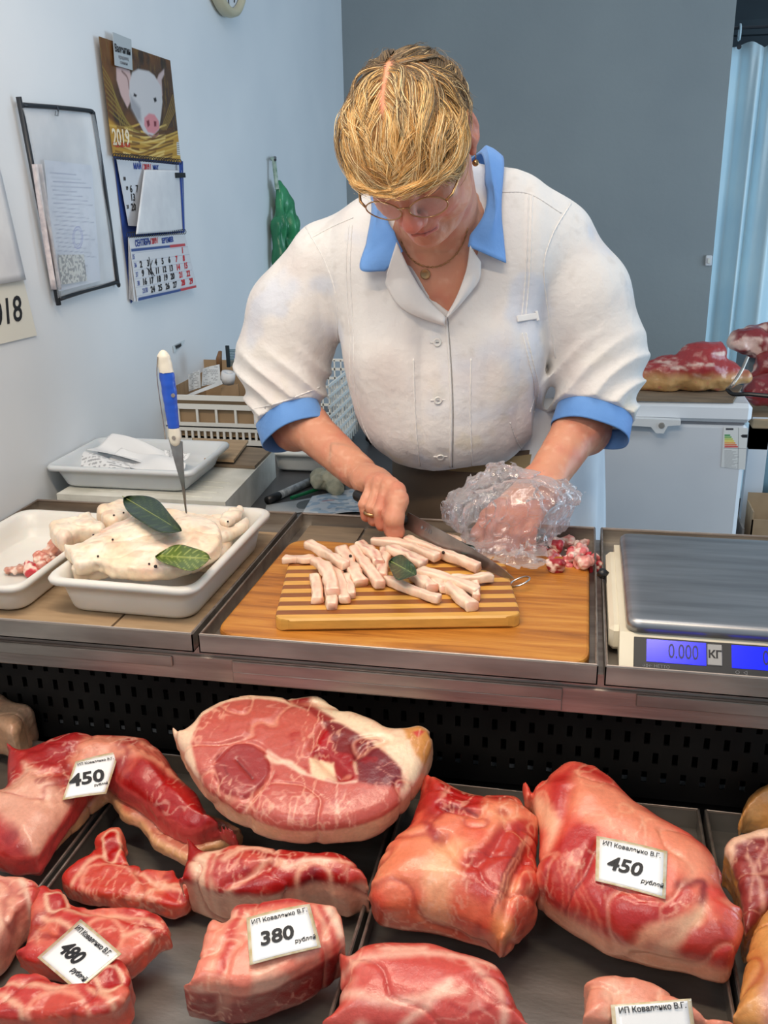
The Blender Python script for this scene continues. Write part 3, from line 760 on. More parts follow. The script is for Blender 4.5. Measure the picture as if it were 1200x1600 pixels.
# cardboard sheets
zc = zf + .004
def sheet_on(name, quad, z, th, m, **k):
    c = [at(x, y, Z=z + th) for x, y in quad]; V = np.array([[*p[:2], z] for p in c] + [[*p[:2], z + th] for p in c])
    return mesh_obj(name, V, [(3, 2, 1, 0), (4, 5, 6, 7), (0, 1, 5, 4), (1, 2, 6, 5), (2, 3, 7, 6), (3, 0, 4, 7)], m, None, smooth_=False, **k)
sheet_on('cardboard_sheet', [(318, 724), (398, 728), (424, 702), (318, 690)], zf + .001, .006, M['cardboard_grey'], label='large brown cardboard sheet on the foam block beside the tub', cat='cardboard')
sheet_on('cardboard_sheet', [(319, 716), (365, 719), (388, 688), (300, 684)], zf + .012, .005, M['cardboard'], label='smaller curled cardboard piece lying on the large sheet', cat='cardboard')

# wire-like plastic basket
yb = 2.13
bz0 = at(330, 690, Y=yb)[2]; bz1 = at(330, 622, Y=yb)[2]; bxa = at(247, 620, Y=yb)[0]; bxb = at(415, 625, Y=yb)[0] + .02
by1 = yb + .30
bk = empty('plastic_basket', ((bxa + bxb) / 2, yb + .1, bz0), 'white slotted plastic basket holding papers behind the foam block', 'basket')
def slot_wall(a, b, z0, z1, rows, name, nrm):
    """wall between a and b made of rails and ribs: rows = list of (z_lo, z_hi, pitch)"""
    a = np.array(a, float); b = np.array(b, float); L_ = np.linalg.norm(b - a); u = np.append((b - a) / L_, 0); A = np.stack([u, nrm, (0, 0, 1)], 1)
    mb = MB()
    zs = sorted({z0, z1} | {r[0] for r in rows} | {r[1] for r in rows})
    for z in zs: mb.box((0, -.0025, z - .006), (L_, .0025, z + .006), O=(*a, 0), A=A)
    for z, z_, p in rows:
        n = max(2, int(L_ / p))
        for i in range(n + 1): mb.box((L_ * i / n - .0028, -.002, z), (L_ * i / n + .0028, .002, z_), O=(*a, 0), A=A)
    return mb.build(name, M['basket'], bk)
H = bz1 - bz0
rows = [(bz0, bz0 + H * .30, .016), (bz0 + H * .38, bz0 + H * .80, .045)]
for a, b, nn in (((bxa, yb), (bxb, yb), (0, 1, 0)), ((bxb, yb), (bxb, by1), (-1, 0, 0)), ((bxa, yb), (bxa, by1), (1, 0, 0)), ((bxa, by1), (bxb, by1), (0, -1, 0))):
    slot_wall(a, b, bz0, bz1, rows, 'side', nn)
mb = MB(); r_ = .004
mb.tube([(bxa, yb, bz1), (bxb, yb, bz1), (bxb, by1, bz1), (bxa, by1, bz1)], .006, 8, closed=True); mb.build('rim', M['basket'], bk)
MB().box((bxa, yb, bz0), (bxb, by1, bz0 + .004)).build('bottom', M['basket'], bk)
# things in the basket
cb = empty('cardboard_box', ((bxa + bxb) / 2, yb + .1, bz0 + .01), 'open brown cardboard box inside the slotted basket', 'box')
mb = MB(); t_ = .004; xa, xb_, ya, yb2 = bxa + .012, bxb - .012, yb + .012, by1 - .03; zb_ = bz0 + .006; zt_ = bz1 + .012
mb.box((xa, ya, zb_), (xb_, ya + t_, zt_ - .02)); mb.box((xa, yb2 - t_, zb_), (xb_, yb2, zt_ + .03)); mb.box((xa, ya, zb_), (xa + t_, yb2, zt_)); mb.box((xb_ - t_, ya, zb_), (xb_, yb2, zt_ + .02)); mb.box((xa, ya, zb_), (xb_, yb2, zb_ + t_))
mb.build('box_walls', M['cardboard'], cb)
pa = [at(345, 606, Y=yb + .06), at(372, 600, Y=yb + .05), at(374, 622, Y=yb + .05), at(346, 622, Y=yb + .06)]
mesh_obj('cardboard_flap', np.array([p + [0, dy, 0] for dy in (0, .004) for p in pa]), [(3, 2, 1, 0), (4, 5, 6, 7), (0, 1, 5, 4), (1, 2, 6, 5), (2, 3, 7, 6), (3, 0, 4, 7)], M['cardboard'], cb, smooth_=False)
def card(name, quad, Y, lab, k, m=None, prn=1):
    pl = Plane((0, Y, 1), (0, -1, .25)); pl.O = at(*np.mean(quad, 0), Y=Y)
    panel(name, pl, quad, 40, 40, M['col'] if m is None else m, None, paint=receipt_paint(k) if prn else None, base=S(196, 202, 206), label=lab, cat='paper', bend=lambda s, t: .004 * np.sin(s * 5 + k))
card('price_slip', [(293, 586), (312, 578), (314, 606), (294, 612)], yb + .09, 'leftmost grey slip of paper standing in the basket', 11)
card('price_slip', [(316, 576), (342, 569), (344, 598), (314, 604)], yb + .07, 'grey slip standing in the basket left of the tape roll', 12)
card('curved_sheet', [(286, 620), (345, 594), (347, 600), (292, 622)], yb + .03, 'white sheet edge curving over the basket front', 13, prn=0)
rl = at(356, 590, Y=yb + .09)
tr = empty('tape_roll', rl - [0, 0, .02], 'white tape roll standing in the basket beneath the comb', 'tape')
MB().lathe([(.008, -.012), (.017, -.014), (.018, 0), (.017, .014), (.008, .014), (.007, 0), (.008, -.014)], O=rl, ax=(.25, -.1, 1), n=28).build('roll', M['paper'], tr, smooth_=True)
cbm = empty('comb', at(351, 575, Y=yb + .12), 'blue-black comb standing upright in the basket', 'comb')
a = at(352, 540, Y=yb + .12); b = at(354, 574, Y=yb + .12); u_ = unit(a - b)
mb = MB().box((0, 0, 0), (.010, .004, np.linalg.norm(a - b)), O=b, bev=.001); mb.build('spine', mat('comb_black', S(26, 40, 48), rough=.35), cbm)
mb = MB()
for k in range(16): mb.box((.010, .001, .003 + k * .0027), (.026, .003, .0045 + k * .0027), O=b)
mb.build('teeth', mat('comb_teal', S(40, 90, 104), rough=.35), cbm)
br = at(343, 560, Y=yb + .13)
bo = empty('wooden_brush', br - [0, 0, .03], 'brown wooden handle sticking up behind the comb', 'brush')
MB().tube([at(343, 580, Y=yb + .14), at(342, 560, Y=yb + .14), at(344, 549, Y=yb + .14)], [.012, .013, .008], 12, flat=.5).build('handle', mat('brown_wood', S(120, 84, 50), rough=.5), bo, smooth_=True)
pn = empty('blue_pen', at(368, 570, Y=yb + .1), 'blue pen standing by the comb in the basket', 'pen')
MB().tube([at(367, 580, Y=yb + .1), at(369, 556, Y=yb + .1)], .0045, 8).build('barrel', M['white_plastic'], pn); MB().tube([at(369, 560, Y=yb + .1), at(370, 553, Y=yb + .1)], .005, 8).build('cap', mat('pen_blue', S(30, 60, 180), rough=.3), pn)

# stacked basket / drawer behind her elbow
yk = 1.98
k0 = at(428, 738, Z=ZT); kx1 = at(478, 738, Z=ZT)[0]
d2 = empty('storage_basket', (k0[0] + .08, k0[1] + .1, ZT), 'tall white slatted storage basket half hidden behind her elbow', 'basket')
zt2 = at(520, 590, Y=k0[1] + .1)[2]; xk1 = at(522, 620, Y=k0[1] + .05)[0]
ax0 = k0[0]; ay0 = k0[1]; 
mb = MB()
tubm = tub('tray', [(ax0, ay0), (ax0 + .12, ay0), (ax0 + .12, ay0 + .3), (ax0, ay0 + .3)], ZT + .05, ZT + .001, .95, M['basket'], d2)
mb = MB()
xr = ax0 + .128
for i in range(14): mb.box((xr, ay0 + .02 + i * .022, ZT + .03), (xr + .003, ay0 + .024 + i * .022, zt2))
for z in np.linspace(ZT + .06, zt2, 7): mb.box((xr, ay0, z - .003), (xr + .004, ay0 + .32, z + .003))
mb.build('slatted_side', M['basket'], d2)
mb = MB()
for i in range(8): mb.box((ax0 + i * .016, ay0 + .31, ZT + .03), (ax0 + .003 + i * .016, ay0 + .313, zt2))
for z in np.linspace(ZT + .06, zt2, 7): mb.box((ax0, ay0 + .31, z - .003), (xr, ay0 + .314, z + .003))
mb.build('slatted_back', M['basket'], d2)
MB().box((ax0 + .15, ay0 + .25, ZT), (ax0 + .32, ay0 + .5, zt2 - .06), bev=.01).build('black_case', M['black_plastic'], None, label='dark box behind the slatted storage basket', cat='box')

# pens, papers on the dark table
mk = empty('marker_pen', at(450, 768, Z=ZT), 'silver marker with black cap on the dark table', 'pen')
a = at(418, 782, Z=ZT + .009); b = at(436, 774, Z=ZT + .009); c = at(485, 752, Z=ZT + .009)
MB().tube([a, a * .1 + b * .9, b], [.0085, .0085, .008], 14).build('cap', M['black_plastic'], mk, smooth_=True)
MB().tube([b, c], .0082, 14).build('barrel', mat('marker_silver', S(180, 186, 190), S(120, 126, 130), scale=90, rough=.4), mk, smooth_=True)
MB().tube([c, c + unit(c - b) * .01], .0087, 14).build('end_cap', M['black_plastic'], mk)
MB().tube([at(455, 778, Z=ZT + .006), at(500, 763, Z=ZT + .006)], .004, 8).build('green_pen', mat('pen_green', S(20, 120, 70), rough=.35), None, label='thin green pen lying beside the silver marker', cat='pen')
def tpaper(name, quad, lab, paint=None, base=S(214, 218, 222), z=.001):
    pl = Plane((0, 0, ZT + z), (0, 0, 1)); panel(name, pl, quad, 60, 50, M['col'], None, paint=paint, base=base, label=lab, cat='paper', bend=lambda s, t: .003 * np.sin(s * 6) * np.sin(t * 4))
tpaper('film_packet', [(416, 789), (497, 776), (499, 799), (412, 806)], 'clear grey film packet beneath the silver marker', base=S(150, 156, 160))
def news(p):
    for k in range(6):
        pts = [(500, 775 + 7 * k), (560, 770 + 7 * k)]
        p.line(pts, S(60, 64, 80), .005, .001, .5, curve=False)
    p.speck(S(214, 218, 222), 110, -.1, .1, .8, octs=1); p.line([(505, 785), (520, 782)], S(170, 60, 50), .006, .002, .6)
tpaper('newspaper', [(488, 775), (560, 762), (566, 800), (470, 806)], 'newspaper lying on the table under her right wrist', paint=news, base=S(160, 184, 204), z=.004)
sd = Sdf(); c = at(512, 752, Z=ZT + .02)
rng = np.random.RandomState(4)
for k in range(9): sd.ell(c + rng.uniform(-.025, .025, 3) * [1, 1, .5], rng.uniform(.012, .022, 3), k=.01)
V, Q = vox(sd, c - .07, c + .07, .003, disp=lambda p, f: .006 * vnoise(p, 60, 2, 3))
V[:, 2] = np.maximum(V[:, 2], ZT + .001)
mesh_obj('crumpled_cloth', V, Q, mat('cream_cloth', S(196, 190, 164), S(150, 150, 130), scale=40, rough=.8), None, label='crumpled cream cloth on the table behind her wrist', cat='cloth')

# ================================================================ chest freezer and meat behind, right
fzY = at(1080, 660, Z=.83)[1]; ztop = .865
fxr = at(1172, 640, Y=fzY)[0]; fxl = at(985, 640, Y=fzY)[0] - .35; fd = .56
fz = empty('chest_freezer', ((fxl + fxr) / 2, fzY + .3, 0), 'white chest freezer behind the butcher on the right', 'freezer')
zl = at(1080, 658, Y=fzY)[2]; zt3 = at(1080, 628, Y=fzY)[2]
MB().box((fxl, fzY, .04), (fxr, fzY + fd, zl - .006), bev=.012).build('body', M['enamel'], fz)
MB().box((fxl - .006, fzY - .012, zl), (fxr + .006, fzY + fd, zt3), bev=.012).build('lid', mat('lid_enamel', S(232, 236, 240), rough=.3), fz)
MB().box((fxl + .01, fzY + .004, zl - .008), (fxr - .01, fzY + fd - .01, zl + .002)).build('gasket', M['ink_grey'], fz)
hx0 = at(985, 655, Y=fzY)[0] - .1; hx1 = at(1062, 655, Y=fzY)[0]; hz = at(1030, 655, Y=fzY)[2]
mb = MB(); A_ = np.eye(3)
mb.prism([(hx0, zl + .012), (hx1, zl + .010), (hx1, zl - .004), (at(1042, 660, Y=fzY)[0], zl - .008), (at(1036, 668, Y=fzY)[0], zl - .030), (at(1024, 668, Y=fzY)[0], zl - .030), (at(1016, 660, Y=fzY)[0], zl - .012), (hx0, zl - .006)], (0, fzY - .012, 0), np.array((1, 0, 0)), np.array((0, 0, 1)), (0, -1, 0), .024)
mb.build('lid_handle', mat('lid_handle_white', S(226, 228, 228), rough=.3), fz)
lk = at(1034, 665, Y=fzY - .036); MB().lathe([(.0001, .004), (.007, .004), (.009, 0)], O=lk, ax=(0, -1, 0), n=16).build('lock', M['steel_dark'], fz)
def energy(p):
    for k, c in enumerate((S(40, 150, 70), S(110, 180, 60), S(190, 205, 50), S(240, 220, 40), S(245, 170, 40), S(235, 110, 40), S(220, 50, 40))):
        y = 679 + 3.0 * k; p.poly([(1132, y), (1141 + 2 * k, y), (1141 + 2 * k, y + 2.2), (1132, y + 2.2)], c, .0008)
    for k in range(14): p.line([(1132, 704 + 2 * k), (1131 + 12 + (k * 7) % 12, 704 + 2 * k)], S(120, 120, 124), .0012, .0006, .8, curve=False)
    p.line([(1154, 668), (1153, 732)], S(110, 110, 116), .0012, .0006, curve=False); p.line([(1131, 700), (1166, 701)], S(110, 110, 116), .0012, .0006, curve=False)
    p.poly([(1160, 679), (1168, 679), (1168, 684), (1160, 684), (1157, 681)], S(40, 40, 44), .0008); p.poly([(1134, 669), (1146, 669), (1146, 672), (1134, 672)], S(60, 60, 66), .0008)
plf = Plane((0, fzY, 1), (0, -1, 0))
panel('energy_label', plf, [(1131, 667), (1169, 669), (1164, 734), (1127, 730)], 70, 120, M['col'], fz, paint=energy, off=.0015, base=S(226, 228, 226))
# cardboard on the freezer
def flat_sheet(quad, z, th, m, lab, parent=None):
    c = [at(x, y, Z=z) for x, y in quad]; V = np.array([[*p[:2], z] for p in c] + [[*p[:2], z + th] for p in c])
    return mesh_obj('cardboard_sheet', V, [(3, 2, 1, 0), (4, 5, 6, 7), (0, 1, 5, 4), (1, 2, 6, 5), (2, 3, 7, 6), (3, 0, 4, 7)], m, parent, smooth_=False, label=lab, cat='cardboard')
flat_sheet([(960, 626), (1145, 630), (1160, 606), (960, 602)], zt3 + .001, .008, M['cardboard_grey'], 'brown cardboard under the meat on the freezer lid')
zc2 = zt3 + .011

def meat_material(name, bump=.0012, rough=.32, coat=.35, scale=70, sss=.12):
    m, N, Lk, b = new_mat(name)
    va = N.new('ShaderNodeAttribute'); va.attribute_name = 'Col'
    tc = N.new('ShaderNodeTexCoord')
    nz = N.new('ShaderNodeTexNoise'); nz.inputs['Scale'].default_value = scale * 3; nz.inputs['Detail'].default_value = 5; Lk.new(tc.outputs['Object'], nz.inputs['Vector'])
    hs = N.new('ShaderNodeHueSaturation'); mr = N.new('ShaderNodeMapRange'); mr.inputs[1].default_value = .25; mr.inputs[2].default_value = .75; mr.inputs[3].default_value = .90; mr.inputs[4].default_value = 1.08
    Lk.new(nz.outputs['Fac'], mr.inputs[0]); Lk.new(mr.outputs[0], hs.inputs['Value']); Lk.new(va.outputs['Color'], hs.inputs['Color']); Lk.new(hs.outputs['Color'], b.inputs['Base Color'])
    n2 = N.new('ShaderNodeTexNoise'); n2.inputs['Scale'].default_value = scale; n2.inputs['Detail'].default_value = 6; n2.inputs['Roughness'].default_value = .62; Lk.new(tc.outputs['Object'], n2.inputs['Vector'])
    bp = N.new('ShaderNodeBump'); bp.inputs['Distance'].default_value = bump; Lk.new(n2.outputs['Fac'], bp.inputs['Height']); Lk.new(bp.outputs['Normal'], b.inputs['Normal']); Lk.new(bp.outputs['Normal'], b.inputs['Coat Normal'])
    b.inputs['Roughness'].default_value = rough; b.inputs['Coat Weight'].default_value = coat; b.inputs['Coat Roughness'].default_value = .16
    b.inputs['Subsurface Weight'].default_value = sss; b.inputs['Subsurface Radius'].default_value = (1, .3, .2); b.inputs['Subsurface Scale'].default_value = .005
    return m
M['meat'] = meat_material('raw_meat'); M['meat_far'] = meat_material('raw_meat_far', bump=.003, scale=30)
RED = S(168, 48, 48); DRED = S(120, 30, 34); PINK = S(214, 118, 108); FAT = S(236, 206, 190); SKIN_TAN = S(214, 168, 112)

def lump(name, nodes, Y, h, colf, label, m='meat_far', k=.03, amp=.008, freq=30, **kw):
    """organic lump: nodes = (px,py,r,dy)"""
    sd = Sdf(); P = [at(x, y, Y=Y + dy) for x, y, r, dy in nodes]
    for i, (x, y, r, dy) in enumerate(nodes): sd.ell(P[i], (r * 1.0, r * 1.15, r * .9), k=k)
    P = np.array(P); r_ = max(n[2] for n in nodes)
    V, Q = vox(sd, P.min(0) - r_ - .02, P.max(0) + r_ + .02, h, disp=lambda p, f: amp * vnoise(p, freq, 3, 3))
    return V, Q, colf
# leg of pork on the freezer
Ym = fzY + .12
sd = Sdf()
for a, b, ra, rb in (((1000, 592), (1040, 585), .028, .04), ((1040, 585), (1095, 575), .05, .062), ((1095, 575), (1130, 585), .06, .042), ((1130, 588), (1165, 590), .03, .02), ((1085, 560), (1122, 545), .04, .02), ((980, 595), (1040, 588), .03, .04)):
    sd.seg(at(*a, Y=Ym), at(*b, Y=Ym), ra, rb, k=.03)
lo_ = at(950, 620, Y=Ym) - [0, .12, .03]; hi_ = at(1190, 520, Y=Ym) + [0, .12, .03]
V, Q = vox(sd, lo_, hi_, .005, disp=lambda p, f: .008 * vnoise(p, 35, 3, 3))
V[:, 2] = np.maximum(V[:, 2], zc2)
c_ = np.tile(RED, (len(V), 1)); zr_ = V[:, 2] + .01 * vnoise(V, 40, 5, 3)
skinm = smooth(at(1080, 577, Y=Ym)[2] + .012, at(1080, 590, Y=Ym)[2], zr_)[:, None]; c_ = c_ * (1 - skinm) + SKIN_TAN * skinm
ft = smooth(.1, .5, vnoise(V * [1, 1, 2.5], 30, 9, 3))[:, None] * .8 * (1 - skinm); c_ = c_ * (1 - ft) + FAT * ft
pp = smooth(.3, .5, vnoise(V, 60, 11, 3))[:, None] * .7 * skinm; c_ = c_ * (1 - pp) + PINK * pp
mesh_obj('pork_shank', V, Q, M['meat_far'], None, col=c_, label='tan-skinned leg of pork lying on cardboard on the freezer', cat='meat')
hk = empty('butcher_steel', at(1165, 590, Y=Ym - .08), 'dark metal hook rod lying across the pork hock', 'tool')
MB().tube(catmull([at(1136, 608, Y=Ym - .10), at(1145, 600, Y=Ym - .11), at(1158, 580, Y=Ym - .09), at(1168, 558, Y=Ym - .06)], 5), .005, 8).build('rod', M['steel_dark'], hk)
MB().tube(catmull([at(1136, 608, Y=Ym - .10), at(1146, 616, Y=Ym - .12), at(1170, 616, Y=Ym - .14), at(1215, 620, Y=Ym - .16)], 5), .006, 8).build('bar', M['black_plastic'], hk)

# second table with more meat, right edge
zs2 = .80; t2Y = at(1190, 655, Z=zs2)[1]
t2 = empty('meat_table', at(1190, 655, Z=zs2) * [1, 1, 0] + [.3, .3, 0], 'wooden-topped white table at the right edge beside the freezer', 'table')
x2 = at(1176, 660, Y=t2Y)[0]
MB().box((x2, t2Y, zs2 - .03), (x2 + .7, t2Y + .6, zs2), bev=.003).build('table_top', M['cardboard'], t2)
MB().box((x2, t2Y + .005, zs2 - .012), (x2 + .7, t2Y + .01, zs2 + .004)).build('front_edge', M['enamel'], t2)
MB().box((x2, t2Y + .02, zs2 - .10), (x2 + .7, t2Y + .05, zs2 - .03)).build('apron_board', M['enamel'], t2)
for xx in (x2, x2 + .64):
    for yy in (t2Y + .02, t2Y + .54): MB().box((xx, yy, 0), (xx + .055, yy + .04, zs2 - .03)).build('leg', M['enamel'], t2)
MB().box((x2 + .08, t2Y + .01, zs2 - .055), (x2 + .13, t2Y + .022, zs2 - .03), bev=.003).build('latch', M['black_plastic'], t2)
for i, (nd, lab, tone) in enumerate(((((1150, 535, .03, .2), (1175, 530, .05, .22), (1205, 545, .07, .24), (1215, 520, .05, .25)), 'uppermost red cut of meat with a white fat rim at the right edge', .3),
                                (((1175, 612, .03, .03), (1195, 610, .05, .05), (1225, 605, .06, .06)), 'dark red cut of meat lowest on the side table', .0),
                                (((1185, 590, .03, .14), (1205, 570, .05, .16), (1230, 585, .06, .17)), 'red cut of meat between the two other cuts on the side table', .15))):
    V, Q, _ = lump('meat_cut', nd, t2Y, .006, None, lab, amp=.012)
    zb_ = zs2 + .001 if i else at(1180, 560, Y=t2Y + .2)[2]
    V[:, 2] = np.maximum(V[:, 2], zb_)
    c_ = np.tile(DRED * .6 + RED * .4, (len(V), 1)); ft = smooth(.25 - tone, .6 - tone, vnoise(V, 28, 20 + i, 3))[:, None]; c_ = c_ * (1 - ft) + FAT * ft * [1, .92, .92]
    if i == 0:
        fm = smooth(at(1158, 540, Y=t2Y)[0] + .02, at(1150, 540, Y=t2Y)[0], V[:, 0])[:, None]; c_ = c_ * (1 - fm) + FAT * fm
    mesh_obj('meat_cut', V, Q, M['meat_far'], None, col=c_, label=lab, cat='meat')
# pedestal box carrying the uppermost cut
p_ = at(1190, 575, Y=t2Y + .2)
MB().box((x2 + .01, t2Y + .26, zs2 + .001), (x2 + .55, t2Y + .5, at(1180, 560, Y=t2Y + .2)[2]), bev=.004).build('plastic_crate', mat('blue_crate', S(120, 140, 150), rough=.5), None, label='pale crate carrying the uppermost cut on the side table', cat='crate')
# cardboard box in a steel tray lower right
zq = .42; q0 = at(1160, 845, Z=zq)
cbx = empty('cardboard_box', (q0[0] + .2, q0[1] + .3, 0), 'open grey cardboard box on a low stand at the right edge', 'box')
by = at(1165, 800, Z=.55)[1]; bxx = at(1160, 800, Y=by)[0]
zA = at(1180, 770, Y=by + .11)[2]; zB = at(1160, 850, Y=by)[2]
MB().box((bxx + .03, by + .11, zB - .2), (bxx + .5, by + .114, zA)).build('back_flap', M['cardboard'], cbx)
MB().box((bxx + .03, by, zB - .2), (bxx + .5, by + .005, at(1180, 812, Y=by)[2])).build('front_wall', M['cardboard'], cbx)
MB().box((bxx + .03, by, zB - .2), (bxx + .034, by + .11, at(1180, 800, Y=by)[2])).build('side_wall', M['cardboard'], cbx)
MB().box((bxx + .03, by, zB - .2), (bxx + .5, by + .11, zB - .19)).build('bottom', M['cardboard'], cbx)
st = empty('steel_stand', (bxx + .2, by + .1, 0), 'low grey metal stand under the cardboard box', 'stand')
MB().box((bxx, by - .03, zB - .22), (bxx + .55, by + .13, zB - .2)).build('shelf', M['steel'], st)
for xx in (bxx, bxx + .5):
    for yy in (by - .03, by + .10): MB().box((xx, yy, 0), (xx + .03, yy + .03, zB - .22)).build('leg', M['steel'], st)
MB().box((bxx, by - .03, zB - .2), (bxx + .006, by + .13, zB + .06)).build('side_panel', M['steel'], st)
# ================================================================ counter top, trays, display case
ZC = 0.93       # shelf surface that carries the trays
ZR = 0.955      # tray rims
x0c, x1c = XW, .62
cn = empty('display_counter', (-.2, 1.25, 0), 'stainless display counter with black slotted back panel and trimmed rail', 'counter')
YF = 1.075; YBK = 1.542
MB().box((x0c, YF, ZC - .02), (x1c, YBK, ZC)).build('shelf_top', M['steel'], cn)
MB().box((x0c, YF - .004, ZC - .055), (x1c, YF + .006, ZC - .019), bev=.0015).build('front_rail', M['steel'], cn)
xs_ = [x0c, at(273, 1040, Y=YF)[0], at(366, 1050, Y=YF)[0], at(878, 1100, Y=YF)[0], at(992, 1110, Y=YF)[0], x1c]
for i in (0, 2, 4):
    MB().box((xs_[i], YF - .0075, ZC - .036), (xs_[i + 1], YF - .0035, ZC - .020), bev=.001).build('trim_strip', M['steel_dark'], cn)
MB().box((xs_[2], YF - .0065, ZC - .052), (xs_[3], YF - .0035, ZC - .036), bev=.001).build('trim_strip', M['steel'], cn)
# black back panel with slots: a real perforated sheet with a dark cavity behind
YP = 1.16; ZD = .70
mb = MB(); zt_, zb_ = ZC - .03, ZD + .0
rows_z = [(.845, .862), (.815, .832), (.785, .802), (.755, .772), (.725, .742)]
pitch = .0255; sw_ = .0075
zs_ = [zb_] + [v for r in rows_z[::-1] for v in r] + [zt_]
for i in range(0, len(zs_), 2): mb.box((x0c, YP, zs_[i]), (x1c, YP + .003, zs_[i + 1]))
nb = int((x1c - x0c) / pitch)
for r_i, (za, zb2) in enumerate(rows_z):
    for k in range(nb):
        xx = x0c + k * pitch + (r_i % 2) * pitch / 2; mb.box((xx, YP, za), (xx + pitch - sw_, YP + .003, zb2))
mb.build('slotted_back_panel', M['black_steel'], cn)
MB().box((x0c, YP + .05, zb_), (x1c, YP + .055, zt_)).build('cavity_wall', M['black_steel'], cn)
MB().box((x0c, .45, ZD - .04), (x1c, YP + .055, ZD - .02)).build('deck', M['black_steel'], cn)
MB().box((x0c, YP + .055, 0), (x1c, YBK - .02, ZC - .02)).build('counter_body', M['enamel'], cn)
MB().box((x0c, .50, 0), (x1c, YP, ZD - .04)).build('case_base', M['black_steel'], cn)

def steel_tray(name, xa, xb, ya, yb_, zb, zt, m, label, th=.0016, lipw=.004, cat='tray', flare=0.0):
    mb = MB()
    mb.box((xa, ya, zb), (xb, yb_, zb + th))
    for lo, hi in (((xa, ya, zb), (xb, ya + th, zt)), ((xa, yb_ - th, zb), (xb, yb_, zt)), ((xa, ya, zb), (xa + th, yb_, zt)), ((xb - th, ya, zb), (xb, yb_, zt))): mb.box(lo, hi)
    e = empty(name, ((xa + xb) / 2, (ya + yb_) / 2, zb), label, cat)
    mb.build('pan', m, e)
    r = .0022
    MB().tube([(xa + r, ya + r, zt), (xb - r, ya + r, zt), (xb - r, yb_ - r, zt), (xa + r, yb_ - r, zt)], r, 8, closed=True).build('rolled_rim', M['steel'], e)
    return e
yA, yB_ = 1.048, 1.532
steel_tray('steel_tray', -.466, .040, yA, yB_, ZC, ZR, M['steel_dark'], 'middle steel tray holding the large wooden board')
steel_tray('steel_tray', XW + .003, -.474, yA - .0, yB_, ZC, ZR, M['steel_dark'], 'left steel tray lined with cardboard under the white containers')
steel_tray('steel_tray', .048, .60, yA - .0, yB_, ZC, ZR, M['steel_dark'], 'right steel tray in which the scale stands')
# cardboard linings
def card_in(xa, xb, ya, yb_, z, m, lab, ang=0):
    MB().box((xa, ya, z), (xb, yb_, z + .003)).build('cardboard_liner', m, None, label=lab, cat='cardboard')
xm = at(190, 970, Z=ZC)[0]
card_in(XW + .008, xm - .002, yA + .006, yB_ - .02, ZC + .002, M['cardboard'], 'cardboard liner in the left tray, its left half')
card_in(xm + .002, -.480, yA + .006, yB_ - .05, ZC + .002, M['cardboard'], 'cardboard liner in the left tray, its right half')
card_in(-.45, -.352, 1.35, 1.525, ZC + .002, M['cardboard_grey'], 'grey-brown cardboard flap behind the board, left of the gap')
card_in(-.347, -.10, 1.30, 1.526, ZC + .0022, M['cardboard_grey'], 'grey-brown cardboard strip behind the board under her hands')

# ---- large wooden board
M['board'] = None
def wood(name, c1, c2, c3, scale, axis=0, rough=.42, dist=6, wscale=9):
    m, N, Lk, b = new_mat(name)
    tc = N.new('ShaderNodeTexCoord'); mp = N.new('ShaderNodeMapping'); st = [6., 6., 6.]; st[axis] = .55; mp.inputs['Scale'].default_value = st
    Lk.new(tc.outputs['Object'], mp.inputs['Vector'])
    nz = N.new('ShaderNodeTexNoise'); nz.inputs['Scale'].default_value = scale; nz.inputs['Detail'].default_value = 8; nz.inputs['Roughness'].default_value = .65; nz.inputs['Distortion'].default_value = .6
    Lk.new(mp.outputs['Vector'], nz.inputs['Vector'])
    rp = N.new('ShaderNodeValToRGB'); rp.color_ramp.elements[0].position = .3; rp.color_ramp.elements[1].position = .72
    rp.color_ramp.elements[0].color = L4(c1); rp.color_ramp.elements[1].color = L4(c3); e = rp.color_ramp.elements.new(.5); e.color = L4(c2)
    Lk.new(nz.outputs['Fac'], rp.inputs['Fac']); Lk.new(rp.outputs['Color'], b.inputs['Base Color'])
    bp = N.new('ShaderNodeBump'); bp.inputs['Distance'].default_value = .0004; Lk.new(nz.outputs['Fac'], bp.inputs['Height']); Lk.new(bp.outputs['Normal'], b.inputs['Normal'])
    b.inputs['Roughness'].default_value = rough
    return m
M['board'] = wood('oiled_board_wood', S(120, 68, 22), S(178, 112, 40), S(208, 148, 66), 7)
def rounded_board(name, c, z0, z1, r, m, parent, n=8, bev=.004, **kw):
    """c: four XY corners counter-clockwise"""
    c = np.array(c, float); ctr = c.mean(0)
    def ring(ins, z):
        out = []
        for i in range(4):
            p = c[i]; a = unit(c[i - 1] - p); b = unit(c[(i + 1) % 4] - p); pp = p + (a + b) * ins; rr_ = max(r - ins, .001)
            for t in np.linspace(0, 1, n): out.append((1 - t) ** 2 * (pp + a * rr_) + 2 * t * (1 - t) * pp + t * t * (pp + b * rr_))
        return np.concatenate([np.array(out), np.full((4 * n, 1), z)], 1)
    L_ = [ring(bev, z0), ring(0, z0 + bev), ring(0, z1 - bev), ring(bev * .3, z1 - bev * .3), ring(bev, z1)]
    k = 4 * n; Fc = [(i * k + j, i * k + (j + 1) % k, (i + 1) * k + (j + 1) % k, (i + 1) * k + j) for i in range(4) for j in range(k)]
    Fc += [tuple(range(k))[::-1], tuple(range(4 * k, 5 * k))]
    return mesh_obj(name, np.concatenate(L_), Fc, m, parent, smooth_=False, **kw)
zb1 = ZC + .022
bl = [at(337, 982, Z=zb1)[:2], at(932, 1040, Z=zb1)[:2], at(926, 885, Z=zb1)[:2], at(400, 832, Z=zb1)[:2]]
xL, xR = -.452, .030
